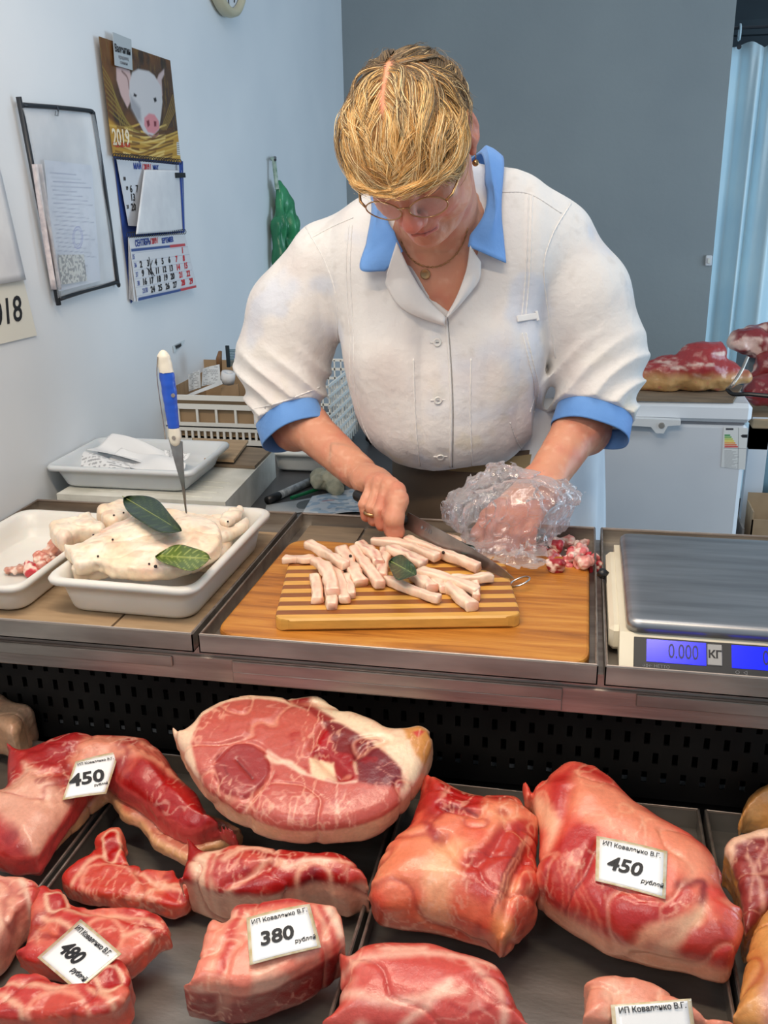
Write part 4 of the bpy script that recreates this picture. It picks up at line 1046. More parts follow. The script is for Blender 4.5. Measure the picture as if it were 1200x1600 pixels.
rounded_board('wooden_board', [(xL, 1.063), (xR, 1.058), (xR, 1.405), (xL + .004, 1.415)], ZC + .006, zb1, .035, M['board'], None, label='large worn wooden board in the middle tray', cat='board')

# ---- striped cutting board, slightly turned
zb2 = zb1 + .018
cbq = [at(428, 968, Z=zb2), at(815, 962, Z=zb2), at(792, 868, Z=zb2), at(450, 852, Z=zb2)]
q0, q1 = cbq[0], cbq[1]
m_, N, Lk, b = new_mat('striped_board_wood')
tc = N.new('ShaderNodeTexCoord'); mp = N.new('ShaderNodeMapping'); mp.inputs['Scale'].default_value = (3, 30, 30); nz = N.new('ShaderNodeTexNoise'); nz.inputs['Scale'].default_value = 5; nz.inputs['Detail'].default_value = 6
Lk.new(tc.outputs['Object'], mp.inputs['Vector']); Lk.new(mp.outputs['Vector'], nz.inputs['Vector'])
mr = N.new('ShaderNodeMapRange'); mr.inputs[3].default_value = .72; mr.inputs[4].default_value = 1.2; Lk.new(nz.outputs['Fac'], mr.inputs[0])
va = N.new('ShaderNodeAttribute'); va.attribute_name = 'Col'; hs = N.new('ShaderNodeHueSaturation'); Lk.new(va.outputs['Color'], hs.inputs['Color']); Lk.new(mr.outputs[0], hs.inputs['Value']); Lk.new(hs.outputs['Color'], b.inputs['Base Color'])
b.inputs['Roughness'].default_value = .38; M['stripe'] = m_
cb_ = empty('cutting_board', ((q0 + cbq[2]) / 2) * [1, 1, 0] + [0, 0, zb1 + .001], 'striped light and dark wood cutting board with bacon strips on it', 'board')
U = unit((q1 - q0) * [1, 1, 0]); V_ = np.array([-U[1], U[0], 0]); O = q0 * [1, 1, 0] + [0, 0, 0]
Wd = np.linalg.norm(((q1 - q0) * [1, 1, 0])) ; Hd = (cbq[2] - q0) @ V_; Wt = (cbq[2] - cbq[3]) @ U
# strips run along U; each strip is a wooden lath
mb = MB(); n_st = 15; LIGHT = S(214, 160, 76); DARK = S(138, 80, 36)
rc = .018
edges = np.linspace(0, Hd, n_st + 1)
fx = lambda v: (0 + (rc - math.sqrt(max(rc * rc - max(rc - v, v - Hd + rc, 0) ** 2, 0))))
z0_ = zb1 + .001
def prof(v, ins=0): i = fx(min(max(v, 0), Hd)); return i + ins, Wd - i - ins
outl = []
vsamp = np.unique(np.concatenate([edges - .00001, edges + .00001, np.linspace(0, rc, 8), np.linspace(Hd - rc, Hd, 8)])); vsamp = vsamp[(vsamp >= 0) & (vsamp <= Hd)]
bev = .003
rowsV = []; colr = []
for v in vsamp:
    k = int(np.clip(v / Hd * n_st, 0, n_st - 1e-6)); c_ = LIGHT if (k % 2 == 0) else DARK
    e = max(0, bev - v, v - Hd + bev); dz = bev - math.sqrt(max(bev ** 2 - e ** 2, 0))
    a, b2 = prof(v)
    pts = [(a, z0_ + dz), (a, z0_ + bev), (a, zb2 - bev), (a + bev * .3, zb2 - bev * .3), (a + bev, zb2 - dz), (b2 - bev, zb2 - dz), (b2 - bev * .3, zb2 - bev * .3), (b2, zb2 - bev), (b2, z0_ + bev), (b2, z0_ + dz)]
    rowsV.append([O + U * x + V_ * v + np.array([0, 0, z]) for x, z in pts]); colr.append([c_] * 10)
G = np.array(rowsV); nR = len(G)
Fc = [(i * 10 + j, i * 10 + j + 1, (i + 1) * 10 + j + 1, (i + 1) * 10 + j) for i in range(nR - 1) for j in range(9)] + [(i * 10 + 9, i * 10, (i + 1) * 10, (i + 1) * 10 + 9) for i in range(nR - 1)]
Fc += [tuple(range(10))[::-1], tuple(range((nR - 1) * 10, nR * 10))]
mesh_obj('striped_slab', G.reshape(-1, 3), Fc, M['stripe'], cb_, col=np.array(colr).reshape(-1, 3), smooth_=False)
rg = at(812, 905, Z=zb2 - .004); a = np.linspace(0, 2 * np.pi, 28)[:-1]
MB().tube(np.stack([rg[0] + .014 * np.cos(a), rg[1] + .014 * np.sin(a), rg[2] - .004 + .006 * np.cos(a)], -1), .0016, 8, closed=True).build('hanging_ring', mat('chrome', S(200, 200, 200), rough=.2, metal=1), cb_, smooth_=True, label='chrome hanging ring')

# ---- scale
sc_ = empty('electronic_scale', (.22, 1.3, ZC + .002), 'cream electronic scale with steel platform and blue lit displays', 'scale')
M['cream'] = mat('cream_plastic', S(222, 214, 192), S(212, 202, 178), scale=10, rough=.4)
zp = .992
# platform corners from the photo
pL = at(975, 968, Z=zp); pB = at(975, 838, Z=zp)
xs0 = pL[0] + .004; yf = pL[1]; yb3 = pB[1] + .02
X1 = xs0 + .335
tub_ = MB()
def plate(xa, xb, ya, yb_, z, r, th):
    c = [(xa, ya), (xb, ya), (xb, yb_), (xa, yb_)]
    def ring(ins, zz):
        out = []
        for i in range(4):
            p = np.array(c[i], float); a_ = unit(np.array(c[i - 1]) - p); b_ = unit(np.array(c[(i + 1) % 4]) - p); pp = p + (a_ + b_) * ins; rr_ = max(r - ins, .003)
            for t in np.linspace(0, 1, 8): out.append((1 - t) ** 2 * (pp + a_ * rr_) + 2 * t * (1 - t) * pp + t * t * (pp + b_ * rr_))
        return np.concatenate([np.array(out), np.full((32, 1), zz)], 1)
    L_ = [ring(.003, z - th), ring(0, z - th), ring(0, z - .008), ring(.001, z - .004), ring(.004, z - .001), ring(.008, z), ring(.02, z)]
    Fc = [(i * 32 + j, i * 32 + (j + 1) % 32, (i + 1) * 32 + (j + 1) % 32, (i + 1) * 32 + j) for i in range(6) for j in range(32)] + [tuple(range(6 * 32, 7 * 32)), tuple(range(32))[::-1]]
    return np.concatenate(L_), Fc
V, Fc = plate(xs0, X1, yf, yb3, zp, .018, .016)
mesh_obj('platform', V, Fc, mat('scale_steel', S(176, 176, 178), S(150, 150, 152), scale=5, stretch=(1, 10, 1), rough=.36, metal=.9, rvar=.08), sc_, smooth_=True)
# body: box with a sloped front
zb0 = ZC + .004; xb0 = xs0 - .008; xb1 = X1 + .008
fT = at(990, 988, Z=.974); fB = at(985, 1046, Z=.940)
prof_ = [(yb3 - .01, zb0 + .008), (yb3 - .01, .974), (yf + .03, .974), (fT[1], .974), (fB[1], .940), (fB[1], zb0 + .004)]
mb = MB(); mb.prism(prof_, (xb0, 0, 0), np.array((0, 1, 0)), np.array((0, 0, 1)), (1, 0, 0), xb1 - xb0); ob = mb.build('body', M['cream'], sc_)
bm_ = ob.modifiers.new('bevel', 'BEVEL'); bm_.width = .006; bm_.segments = 3; bm_.limit_method = 'ANGLE'
MB().box((xb0 - .012, yf + .02, zb0 + .004), (xb0 + .01, yb3 - .03, .972), bev=.006).build('side_cover', M['cream'], sc_)
for xx in (xb0 + .03, xb1 - .03):
    for yy in (fB[1] + .03, yb3 - .04): MB().lathe([(.0001, 0), (.012, 0), (.012, .010), (.0001, .010)], O=(xx, yy, ZC + .0016), n=16).build('foot', M['black_plastic'], sc_)
pN = unit(np.cross((1, 0, 0), np.array([0, fT[1] - fB[1], .974 - .940]))); pN = pN if pN[1] < 0 else -pN
PF = Plane((xb0, fB[1], .940), pN)
def pfp(px, py, off=.0): return PF.px([(px, py)], off)[0]
a0 = pfp(988, 1000); a1 = pfp(1010, 1046)
vlo = (pfp(992, 1046)[1]); vhi = pfp(992, 990)[1]
def pbox(u0, v0, u1, v1, n0, n1, bev=.0): 
    return MB().box((u0, v0, n0), (u1, v1, n1), O=PF.O, A=np.stack([PF.U, PF.V, PF.N], 1), bev=bev)
u0 = pfp(990, 1020)[0]; UW = xb1 - xb0 - .012
pbox(u0, vlo, UW, vhi - .004, 0, .0015, .0006).build('display_panel', mat('panel_grey', S(30, 32, 36), rough=.5), sc_)
lcd, N, Lk, b = new_mat('lit_blue_display'); b.inputs['Base Color'].default_value = L4(S(10, 20, 160)); b.inputs['Emission Color'].default_value = L4(S(8, 26, 255)); b.inputs['Emission Strength'].default_value = 1.0; b.inputs['Roughness'].default_value = .2
w0 = pfp(1010, 1015); w1 = pfp(1102, 1035)
dh = (vhi - vlo)
du0, du1 = pfp(1010, 1015)[0], pfp(1103, 1025)[0]; dv0, dv1 = pfp(1010, 1034)[1], pfp(1010, 999)[1]
gap = pfp(1143, 1030)[0] - du0
for k in range(3):
    o_ = pbox(du0 + gap * k, dv0, du1 + gap * k, dv1, .0015, .0022).build('display', lcd, sc_)
    seg = mat('lcd_segment_%d' % k, S(14, 20, 90), rough=.4)
    dw = (du1 - du0)
    digs = '0.000' if k == 0 else '0.00'
    text(digs, sc_, PF.w(np.array([du0 + gap * k + dw * (.62 if k == 0 else .70), (dv0 + dv1) / 2, .0023])), PF.U, PF.V, (dv1 - dv0) * .92, seg, 'display_digits', bold=.0001, sx=.62)
ku0, ku1 = pfp(1105, 1025)[0], pfp(1128, 1025)[0]
pbox(ku0, dv0 + .001, ku1, dv1 - .001, .0015, .0030, .0008).build('unit_badge', mat('badge_grey', S(150, 150, 150), rough=.4), sc_)
text('КГ', sc_, PF.w(np.array([(ku0 + ku1) / 2, (dv0 + dv1) / 2, .0031])), PF.U, PF.V, .013, M['ink'], 'lettering', bold=.0004)
text('→0← НЕТТО', sc_, PF.w(np.array([pfp(1024, 1038)[0], (dv0 + vlo) / 2, .0016])), PF.U, PF.V, .0055, M['ink_grey'], 'lettering')
text('○  ◁', sc_, PF.w(np.array([pfp(1158, 1050)[0], (dv0 + vlo) / 2, .0016])), PF.U, PF.V, .006, M['ink_grey'], 'lettering')
cbl = empty('power_cable', at(940, 900, Z=ZC), 'black cable with a plug hanging between the middle and right trays', 'cable')
MB().tube(catmull([at(941, 893, Z=ZR + .012), at(948, 905, Z=ZR + .008), at(955, 930, Z=ZR), at(957, 960, Z=ZC + .012), at(957, 990, Z=ZC + .006)], 6), .0026, 8).build('cord', M['black_plastic'], cbl, smooth_=True)
MB().tube([at(935, 893, Z=ZR + .014), at(941, 896, Z=ZR + .012), at(949, 900, Z=ZR + .010)], [.006, .008, .006], 10).build('plug', M['black_plastic'], cbl, smooth_=True)

# ---- steel trays of the display, on the deck
ZM = .71
ty0, ty1 = .50, 1.13
for xa, xb, lab in ((-.975, -.603, 'left display tray under the long red shank'), (-.597, -.212, 'display tray with chops, ribs and the 380 belly'), (-.206, .185, 'display tray under the big ham and shoulder'), (.191, .56, 'rightmost display tray with the hocks')):
    steel_tray('display_tray', xa, xb, ty0, ty1, ZD - .02, ZM + .002, M['steel_tray'], lab)
# ================================================================ the butcher
PW = at(760, 800, Y=1.78)
per = empty('person', (PW[0], 1.80, 0), 'woman butcher in white short-sleeved coat with blue collar, looking down and slicing bacon', 'person')
# ---- head frame
th = math.radians(50); yaw = math.radians(-4); rol = math.radians(-6)
r0 = np.array([1., 0, 0]); f0_ = np.array([0, -math.cos(th), -math.sin(th)]); u0_ = np.array([0, -math.sin(th), math.cos(th)])
Rz = np.array([[math.cos(yaw), -math.sin(yaw), 0], [math.sin(yaw), math.cos(yaw), 0], [0, 0, 1]])
hr = r0 * math.cos(rol) - u0_ * math.sin(rol) ; hu = u0_ * math.cos(rol) + r0 * math.sin(rol); hf = f0_
hr, hu, hf = Rz @ hr, Rz @ hu, Rz @ hf
HA = np.stack([hr, hf, hu], 1)                  # local (x right, y out of the face, z up) -> world
HO = at(632, 309, Y=1.345) - HA @ np.array([0, .088, 0])
HS = 0.945
def hl(x, y, z): return HO + HA @ (np.array([x, y, z], float) * HS)
def hell(S_, c, r, k=.012, sub=False, rx=0.0):
    A = HA
    if rx:
        c_, s_ = math.cos(rx), math.sin(rx); A = HA @ np.array([[1, 0, 0], [0, c_, -s_], [0, s_, c_]])
    S_.ell(hl(*c), np.array(r) * HS, A=A, k=k, sub=sub)
def hseg(S_, a, b, ra, rb=None, k=.006, sub=False): S_.seg(hl(*a), hl(*b), ra * HS, (ra if rb is None else rb) * HS, k=k, sub=sub)
# ---- joints
LS = at(510, 412, Y=1.66); RS = at(862, 382, Y=1.68); NB = at(695, 330, Y=1.62)
LE = at(452, 612, Y=1.63); RE = at(924, 612, Y=1.64)
LW = at(560, 738, Y=1.525); RW = at(846, 758, Y=1.50)
def torso(S_, g):
    S_.ell(at(690, 470, Y=1.67), np.array((.180, .115, .135)) - g, k=.04)
    for x in (628, 765): S_.ell(at(x, 545, Y=1.615), np.array((.098, .090, .105)) - g, k=.05)
    S_.ell(at(700, 625, Y=1.66), np.array((.168, .128, .138)) - g * 3, k=.05)
    S_.ell(at(690, 590, Y=1.78), np.array((.165, .12, .19)) - g * 5, k=.05)
    S_.seg(at(560, 395, Y=1.68), at(818, 368, Y=1.69), .070 - g, k=.05)
    S_.seg(at(622, 352, Y=1.665), at(772, 325, Y=1.665), .068 - g, k=.05)
    S_.seg(at(690, 330, Y=1.64), at(690, 420, Y=1.62), .080 - g, .09 - g, k=.05)
    for x, y in ((585, 420), (800, 400)): S_.ell(at(x, y, Y=1.64), np.array((.085, .080, .10)) - g, k=.05)
shirt = Sdf(); torso(shirt, 0)
LP = [LS, at(463, 487, Y=1.665), at(444, 565, Y=1.66), at(450, 650, Y=1.62)]
RP = [RS, at(904, 468, Y=1.685), at(932, 548, Y=1.68), at(930, 646, Y=1.63)]
shirt.chain(LP, [.072, .078, .077, .059], k=.025); shirt.chain(RP, [.074, .079, .075, .061], k=.025)
# ---- skin: one continuous body
skin = Sdf(); torso(skin, .012)
skin.seg(at(690, 372, Y=1.60), hl(0, -.035, -.055), .066, .060, k=.03)
skin.ell(at(680, 420, Y=1.585), (.075, .04, .07), k=.04)
skin.chain([LS, at(455, 500, Y=1.665), at(449, 590, Y=1.665)], [.06, .058, .050], k=.02); skin.chain([RS, at(918, 500, Y=1.68), at(930, 590, Y=1.68)], [.06, .058, .050], k=.02)
mid = LE * .62 + LW * .38; skin.chain([at(449, 590, Y=1.665), at(461, 668, Y=1.640), mid * .5 + at(461, 668, Y=1.64) * .5, LW], [.043, .041, .040, .030], k=.015)
mid = RE * .62 + RW * .38; skin.chain([at(930, 590, Y=1.68), at(914, 672, Y=1.650), mid * .5 + at(914, 672, Y=1.65) * .5, RW], [.044, .042, .041, .032], k=.015)
# legs (behind the counter)
hipx = at(775, 800, Y=1.80)[0]
for sx_ in (-.08, .08): skin.chain([(hipx + sx_, 1.87, .92), (hipx + sx_ * 1.1, 1.82, .5), (hipx + sx_ * 1.1, 1.85, .07)], [.11, .065, .045], k=.03)
skin.ell((hipx, 1.87, .88), (.13, .08, .08), k=.05)
# head
hell(skin, (0, -.012, .035), (.0765, .098, .086), k=.02)
hell(skin, (0, .020, -.030), (.066, .066, .080), k=.03)
hell(skin, (0, .045, .030), (.060, .044, .050), k=.03)
for sx_ in (-1, 1):
    hell(skin, (sx_ * .036, .058, -.040), (.028, .026, .030), k=.02)       # cheek
    hell(skin, (sx_ * .045, .030, -.076), (.026, .034, .028), k=.02)       # jowl
    hell(skin, (sx_ * .030, .078, .022), (.026, .014, .010), k=.012)       # brow
    hell(skin, (sx_ * .033, .088, -.002), (.017, .010, .013), k=.010, sub=True)
    hell(skin, (sx_ * .033, .073, -.002), (.0145, .0125, .0120), k=.004)    # lid over the eye
    hell(skin, (sx_ * .0150, .097, -.046), (.0085, .0100, .0085), k=.005)  # nostril wing
    hell(skin, (sx_ * .0085, .101, -.0555), (.0040, .0055, .0030), k=.002, sub=True)
    hseg(skin, (sx_ * .019, .094, -.052), (sx_ * .034, .080, -.080), .0032, .002, k=.007, sub=True)   # fold to the mouth
    # ear
    hell(skin, (sx_ * .084, -.018, .002), (.0105, .020, .034), k=.006, rx=-.15)
    hell(skin, (sx_ * .095, -.014, .005), (.0070, .012, .021), k=.003, sub=True, rx=-.15)
    hell(skin, (sx_ * .080, -.008, -.028), (.006, .008, .010), k=.006)
    hseg(skin, (sx_ * .087, -.024, .022), (sx_ * .089, -.030, -.004), .0035, .003, k=.004)
hseg(skin, (0, .083, .008), (.001, .108, -.038), .0085, .0110, k=.012)
hell(skin, (.001, .110, -.042), (.0125, .0120, .0115), k=.007)
hell(skin, (0, .080, -.070), (.028, .020, .020), k=.014)
for a, b in (((-.024, .083, -.0795), (-.008, .0965, -.0725)), ((-.008, .0965, -.0725), (.008, .0965, -.0725)), ((.008, .0965, -.0725), (.024, .083, -.0795))):
    hseg(skin, np.array(a) + [0, 0, .0030], np.array(b) + [0, 0, .0030], .0042, k=.004)
    hseg(skin, np.array(a) * [.9, 1, 1] + [0, -.001, -.0050], np.array(b) * [.9, 1, 1] + [0, -.001, -.0050], .0050, k=.004)
    hseg(skin, np.array(a) * [1.1, 1, 1] + [0, .0055, -.0008], np.array(b) * [1.1, 1, 1] + [0, .0055, -.0008], .0018, k=.0025, sub=True)
hell(skin, (0, .070, -.110), (.024, .022, .020), k=.014)
hell(skin, (0, .042, -.114), (.042, .038, .026), k=.02)
hell(skin, (0, .010, -.115), (.045, .040, .030), k=.03)
# ---- hands
def finger(S_, P, rs, k=.004): S_.chain(P, rs, k=k)
HAND_L = Sdf(); HAND_R = Sdf()
KN = at(634, 814, Z=1.003); KT = at(803, 905, Z=.9735)       # bolster and tip of the knife
kd = unit(KT - KN); KB = KN - kd * .115
side = unit(np.cross(kd, (0, 0, 1))); side = side if side[1] < 0 else -side       # towards the viewer
def hk_(t, fwd, up): return KN - kd * t + side * fwd + np.array([0, 0, up])        # t metres behind the bolster
MC = []
for i, (t, r, tipdrop) in enumerate(((.014, .0098, .0), (.034, .0100, .0), (.0535, .0098, .0), (.0720, .0088, .0))):   # index, middle, ring, little
    up = (.044, .046, .042, .034)[i]
    mcp = hk_(t + .002, .004, up) + np.array([0, .006, 0]); pip = hk_(t - .001, .026, .013 - .002 * i); dip = hk_(t - .002, .0225, -.0135); tip = hk_(t, .004, -.0200)
    MC.append(mcp); finger(HAND_L, [mcp, pip, dip, tip], [r + .0008, r, r * .93, r * .82], k=.002)
for i, m_ in enumerate(MC): HAND_L.seg(LW + np.array([.010 - .007 * i, 0, .0]), m_, .020, .0112, k=.010)
HAND_L.ell(LW * .45 + (MC[1] + MC[2]) / 2 * .55 - np.array([0, -.010, .012]), (.034, .026, .020), k=.02)
tb0 = LW * .5 + MC[0] * .5 + np.array([.012, -.004, -.006])
tb1 = hk_(.008, .016, .034) + np.array([.006, 0, 0]); tb2 = hk_(-.006, .030, .014); tb3 = hk_(-.004, .026, -.010); tb4 = hk_(.004, .020, -.018)
finger(HAND_L, [tb0, tb1, tb2, tb3, tb4], [.018, .0150, .0135, .0122, .0095], k=.010)
# her left hand inside the bag, fingers pressing down
palm = at(812, 795, Y=1.45)
MR = [at(x, y, Y=Y_) for x, y, Y_ in ((776, 800, 1.435), (792, 806, 1.425), (812, 808, 1.425), (832, 806, 1.435))]
for i, m_ in enumerate(MR):
    r = (.0105, .0110, .0105, .0095)[i]
    x, y = ((768, 826), (787, 834), (808, 836), (829, 831))[i]; x2, y2 = ((766, 850), (784, 862), (806, 864), (828, 855))[i]; x3, y3 = ((772, 866), (788, 880), (807, 880), (826, 870))[i]
    finger(HAND_R, [m_, at(x, y, Y=1.405), at(x2, y2, Y=1.40), at(x3, y3, Y=1.41)], [r + .002, r, r * .95, r * .82])
    HAND_R.seg(RW + np.array([-.012 + .008 * i, 0, 0]), m_, .022, .0135, k=.02)
finger(HAND_R, [RW * .5 + MR[0] * .5, at(765, 808, Y=1.46), at(750, 835, Y=1.43), at(752, 858, Y=1.415)], [.018, .0145, .013, .0105], k=.01)
skin.ops += HAND_L.ops + HAND_R.ops
def region(S_, lo, hi, h, disp=None):
    V, Q = vox(S_, np.array(lo) - 2 * h, np.array(hi) + 2 * h, h, disp)
    lo = np.array(lo) - .6 * h; hi = np.array(hi) + .6 * h
    return cut(V, Q, lambda v: ((v >= lo) & (v <= hi)).all(1))
hdz = NB[2] - .0; allV = []
hb0 = HO - .19; hb1 = HO + .19; hb0[2] = at(690, 392, Y=1.55)[2]
hand_lo = np.minimum(LW, np.minimum(MC[3], KN)) - .05; hand_hi = np.maximum(LW, KN) + [.04, .012, .03]; hand_hi[2] = 1.12; hand_lo[2] = .955
hr_lo = np.array([min(p[0] for p in MR) - .05, 1.36, .955]); hr_hi = np.array([RW[0] + .06, RW[1] + .02, RW[2] + .015])
wrinkle = lambda p, f: .0006 * vnoise(p, 220, 31, 2) + .0010 * vnoise(p, 60, 32, 2)
pieces = [region(skin, hb0, hb1, .0019, wrinkle), region(skin, hand_lo, hand_hi, .0016, wrinkle), region(skin, hr_lo, hr_hi, .0022, wrinkle)]
def outside(V):
    k = np.ones(len(V), bool)
    for lo, hi in ((hb0, hb1), (hand_lo, hand_hi), (hr_lo, hr_hi)): k &= ~((V > lo + .005) & (V < hi - .005)).all(1)
    return k
V, Q = vox(skin, (-.62, 1.30, -.01), (.32, 2.02, 1.62), .006); pieces.append(cut(V, Q, lambda v: outside(v) & (v[:, 2] < 1.0)))
V, Q = vox(skin, (-.58, 1.38, .99), (.26, 1.98, 1.60), .004, wrinkle); pieces.append(cut(V, Q, lambda v: outside(v) & (v[:, 2] > .994)))
V, Q = join(pieces)
SK = S(214, 150, 120); SKR = S(200, 108, 88); SKL = S(228, 176, 148)
c_ = np.tile(SK, (len(V), 1))
def mixc(c, m, col): m = np.clip(m, 0, 1)[:, None]; return c * (1 - m) + np.asarray(col) * m
c_ = mixc(c_, .55 * smooth(-.2, .6, vnoise(V, 28, 41, 3)), SKR); c_ = mixc(c_, .5 * smooth(.1, .6, vnoise(V, 90, 43, 2)), SKL)
loc = ((V - HO) @ HA) / HS
inhead = (np.linalg.norm(loc, axis=1) < .2)
ears = inhead & (np.abs(loc[:, 0]) > .076)
c_ = mixc(c_, .5 * ears, SKR)
c_ = mixc(c_, inhead * .75 * smooth(.030, .012, np.linalg.norm((loc - [0, .11, -.045]), axis=1)), S(212, 112, 96))
for sx_ in (-1, 1): c_ = mixc(c_, inhead * .5 * smooth(.034, .012, np.linalg.norm((loc - [sx_ * .038, .078, -.045]), axis=1)), S(214, 120, 104))
mp_ = np.array([(-.024, .083, -.0795), (-.008, .0965, -.0725), (.008, .0965, -.0725), (.024, .083, -.0795)])
lipd = linesd(mp_[:, [0, 2]], loc[:, [0, 2]]); c_ = mixc(c_, inhead * (loc[:, 1] > .07) * .75 * smooth(.0085, .004, lipd), S(190, 96, 88)); c_ = mixc(c_, inhead * (loc[:, 1] > .07) * .8 * smooth(.0022, .0006, np.abs(lipd)), S(110, 44, 40))
for sx_ in (-1, 1):
    ey = linesd(np.array([(sx_ * .018, -.006), (sx_ * .033, -.0105), (sx_ * .048, -.006)]), loc[:, [0, 2]]); c_ = mixc(c_, inhead * (loc[:, 1] > .05) * .7 * smooth(.002, .0005, ey), S(90, 60, 50))
# roots of the hair: the scalp shows pink only along the parting
el = loc / [.0765, .098, .086] - np.array([0, -.012, .035]) / [.0765, .098, .086]
scalp = inhead & (loc[:, 2] > .045 - .35 * np.clip(.06 - loc[:, 1], 0, .14)) & (np.abs(loc[:, 0]) < .0795)
part = smooth(.007, .001, np.abs(loc[:, 0] + .006 + .006 * vnoise(loc, 60, 3))) * smooth(-.05, -.035, loc[:, 1]) * smooth(.045, .03, loc[:, 1])
c_ = mixc(c_, scalp * (1 - part) * .85, S(150, 112, 70)); c_ = mixc(c_, scalp * part * .9, S(222, 150, 122))
knu = np.zeros(len(V))
for m_ in MC: knu = np.maximum(knu, smooth(.016, .006, np.linalg.norm(V - m_, axis=1)))
c_ = mixc(c_, knu * .6, S(206, 104, 90)); fi = ((V > hand_lo) & (V < hand_hi)).all(1) & (V[:, 2] < 1.01); c_ = mixc(c_, fi * .35, S(206, 110, 92))
fi = ((V > hr_lo) & (V < hr_hi)).all(1) & (V[:, 2] < 1.0 + .03); c_ = mixc(c_, fi * .35, S(200, 100, 90))
m_, N, Lk, b = new_mat('skin'); va = N.new('ShaderNodeAttribute'); va.attribute_name = 'Col'; tc = N.new('ShaderNodeTexCoord'); nz = N.new('ShaderNodeTexNoise'); nz.inputs['Scale'].default_value = 420; nz.inputs['Detail'].default_value = 3
Lk.new(tc.outputs['Object'], nz.inputs['Vector']); Lk.new(va.outputs['Color'], b.inputs['Base Color']); bp = N.new('ShaderNodeBump'); bp.inputs['Distance'].default_value = .0003; Lk.new(nz.outputs['Fac'], bp.inputs['Height']); Lk.new(bp.outputs['Normal'], b.inputs['Normal'])
setin(b, Roughness=.48); b.inputs['Subsurface Weight'].default_value = .25; b.inputs['Subsurface Radius'].default_value = (1, .35, .2); b.inputs['Subsurface Scale'].default_value = .006; M['skin'] = m_
body = mesh_obj('body', V, Q, M['skin'], per, col=c_)
SOLE = MB()
for sx_ in (-.1, .1):
    s_ = Sdf().ell((hipx + sx_, 1.79, .035), (.045, .13, .035)).ell((hipx + sx_, 1.86, .06), (.04, .05, .05), k=.03)
    V, Q = vox(s_, (hipx + sx_ - .07, 1.6, -.02), (hipx + sx_ + .07, 1.98, .13), .006); V[:, 2] = np.maximum(V[:, 2], 0.0005); mesh_obj('shoe', V, Q, M['black_plastic'], per)

# ---- coat
Vpx = [(616, 366), (640, 420), (668, 470), (696, 494), (712, 478), (735, 420), (745, 372), (720, 300), (640, 300)]
Vxz = np.array([at(x, y, Y=1.50)[[0, 2]] for x, y in Vpx])
front = lambda pts, Y=1.535: np.array([at(x, y, Y=Y)[[0, 2]] for x, y in pts])
plac = front([(694, 488), (700, 560), (704, 640), (706, 745)]); seamL = front([(545, 345), (540, 420), (545, 520), (548, 600), (572, 680)]); seamR = front([(828, 300), (822, 420), (816, 520), (838, 600), (828, 650)]); seamR2 = front([(795, 660), (822, 712)]); plac2 = front([(640, 600), (648, 680), (652, 735)])
yokeL = front([(470, 372), (520, 352), (560, 330)], 1.6)
pk = front([(806, 497), (838, 491), (840, 501), (807, 508)])
LU = unit(LP[2] - LP[1]); 
def shirt_disp(p, f):
    q = p[:, [0, 2]]; fr_ = (p[:, 1] < 1.66)
    # soft hanging folds
    d = .0070 * vnoise(p * [1.0, 1.0, .30], 13, 51, 2)
    w_ = vnoise(p * [1, .6, .16], 26, 57, 1); d += .0042 * (.35 - np.abs(w_)) * fr_
    # drag lines from the bust to the sleeves
    # creases round the lower sleeves
    for P_, sg in ((LP, 1), (RP, -1)):
        ax_ = unit(P_[3] - P_[1]); t = (p - P_[1]) @ ax_; L_ = np.linalg.norm(P_[3] - P_[1]); near = smooth(.11, .09, np.minimum(sd_seg(p, P_[1], P_[2], 0, 0), sd_seg(p, P_[2], P_[3], 0, 0)))
        lat = (p - P_[1]) @ np.array([1, 0, 0]) * sg
        ph = (t - .75 * lat) * 2 * np.pi / .048 + 2.6 * vnoise(p, 9, 61, 1)
        amp = near * smooth(.25 * L_, .80 * L_, t) * smooth(1.2 * L_, .95 * L_, t)
        d += .0115 * amp * (np.abs(np.sin(ph / 2)) - .6)
        d -= .003 * near
    for by in (535, 625, 713):                                            # pull at the buttons
        b_ = at(690, by, Y=1.54)[[0, 2]]; e = np.linalg.norm(q - b_, axis=1); d += fr_ * .0022 * smooth(.018, .0, e)
    return d
hemz = lambda p: at(700, 744, Y=1.55)[2] + .0 * p[..., 0]
def shirt_fn(p): return shirt(p)
lo = np.array([min(LP[2][0], LP[1][0]) - .10, 1.44, hemz(np.zeros(3)) - .02]); hi = np.array([RP[2][0] + .10, 1.92, 1.53])
class Cut(Sdf): pass
sh_ = Sdf(); sh_.ops = list(shirt.ops)
h = .003
n = np.ceil((hi - lo) / h).astype(int) + 1; ax = [lo[i] + h * np.arange(n[i]) for i in range(3)]
f = np.full(n, 1.0, np.float32)
for fn, l, u, k, sub in sh_.ops:
    m = .03 + k; i0 = np.maximum(np.floor((l - m - lo) / h).astype(int), 0); i1 = np.minimum(np.ceil((u + m - lo) / h).astype(int) + 1, n)
    if (i1 <= i0).any(): continue
    g = np.stack(np.meshgrid(*[ax[i][i0[i]:i1[i]].astype(np.float32) for i in range(3)], indexing='ij'), -1); d = fn(g); sl = tuple(slice(i0[i], i1[i]) for i in range(3)); f[sl] = smin(f[sl], d, k)
band = np.nonzero(np.abs(f) < .03); P = np.stack([ax[i][band[i]] for i in range(3)], -1); f[band] += shirt_disp(P, f[band]).astype(np.float32)
X2, Z2 = np.meshgrid(ax[0], ax[2], indexing='ij'); v2 = polysd(Vxz, np.stack([X2, Z2], -1)); Yg = ax[1][None, :, None]
f = np.maximum(f, -np.maximum(v2[:, None, :], Yg - 1.62))                 # neck opening
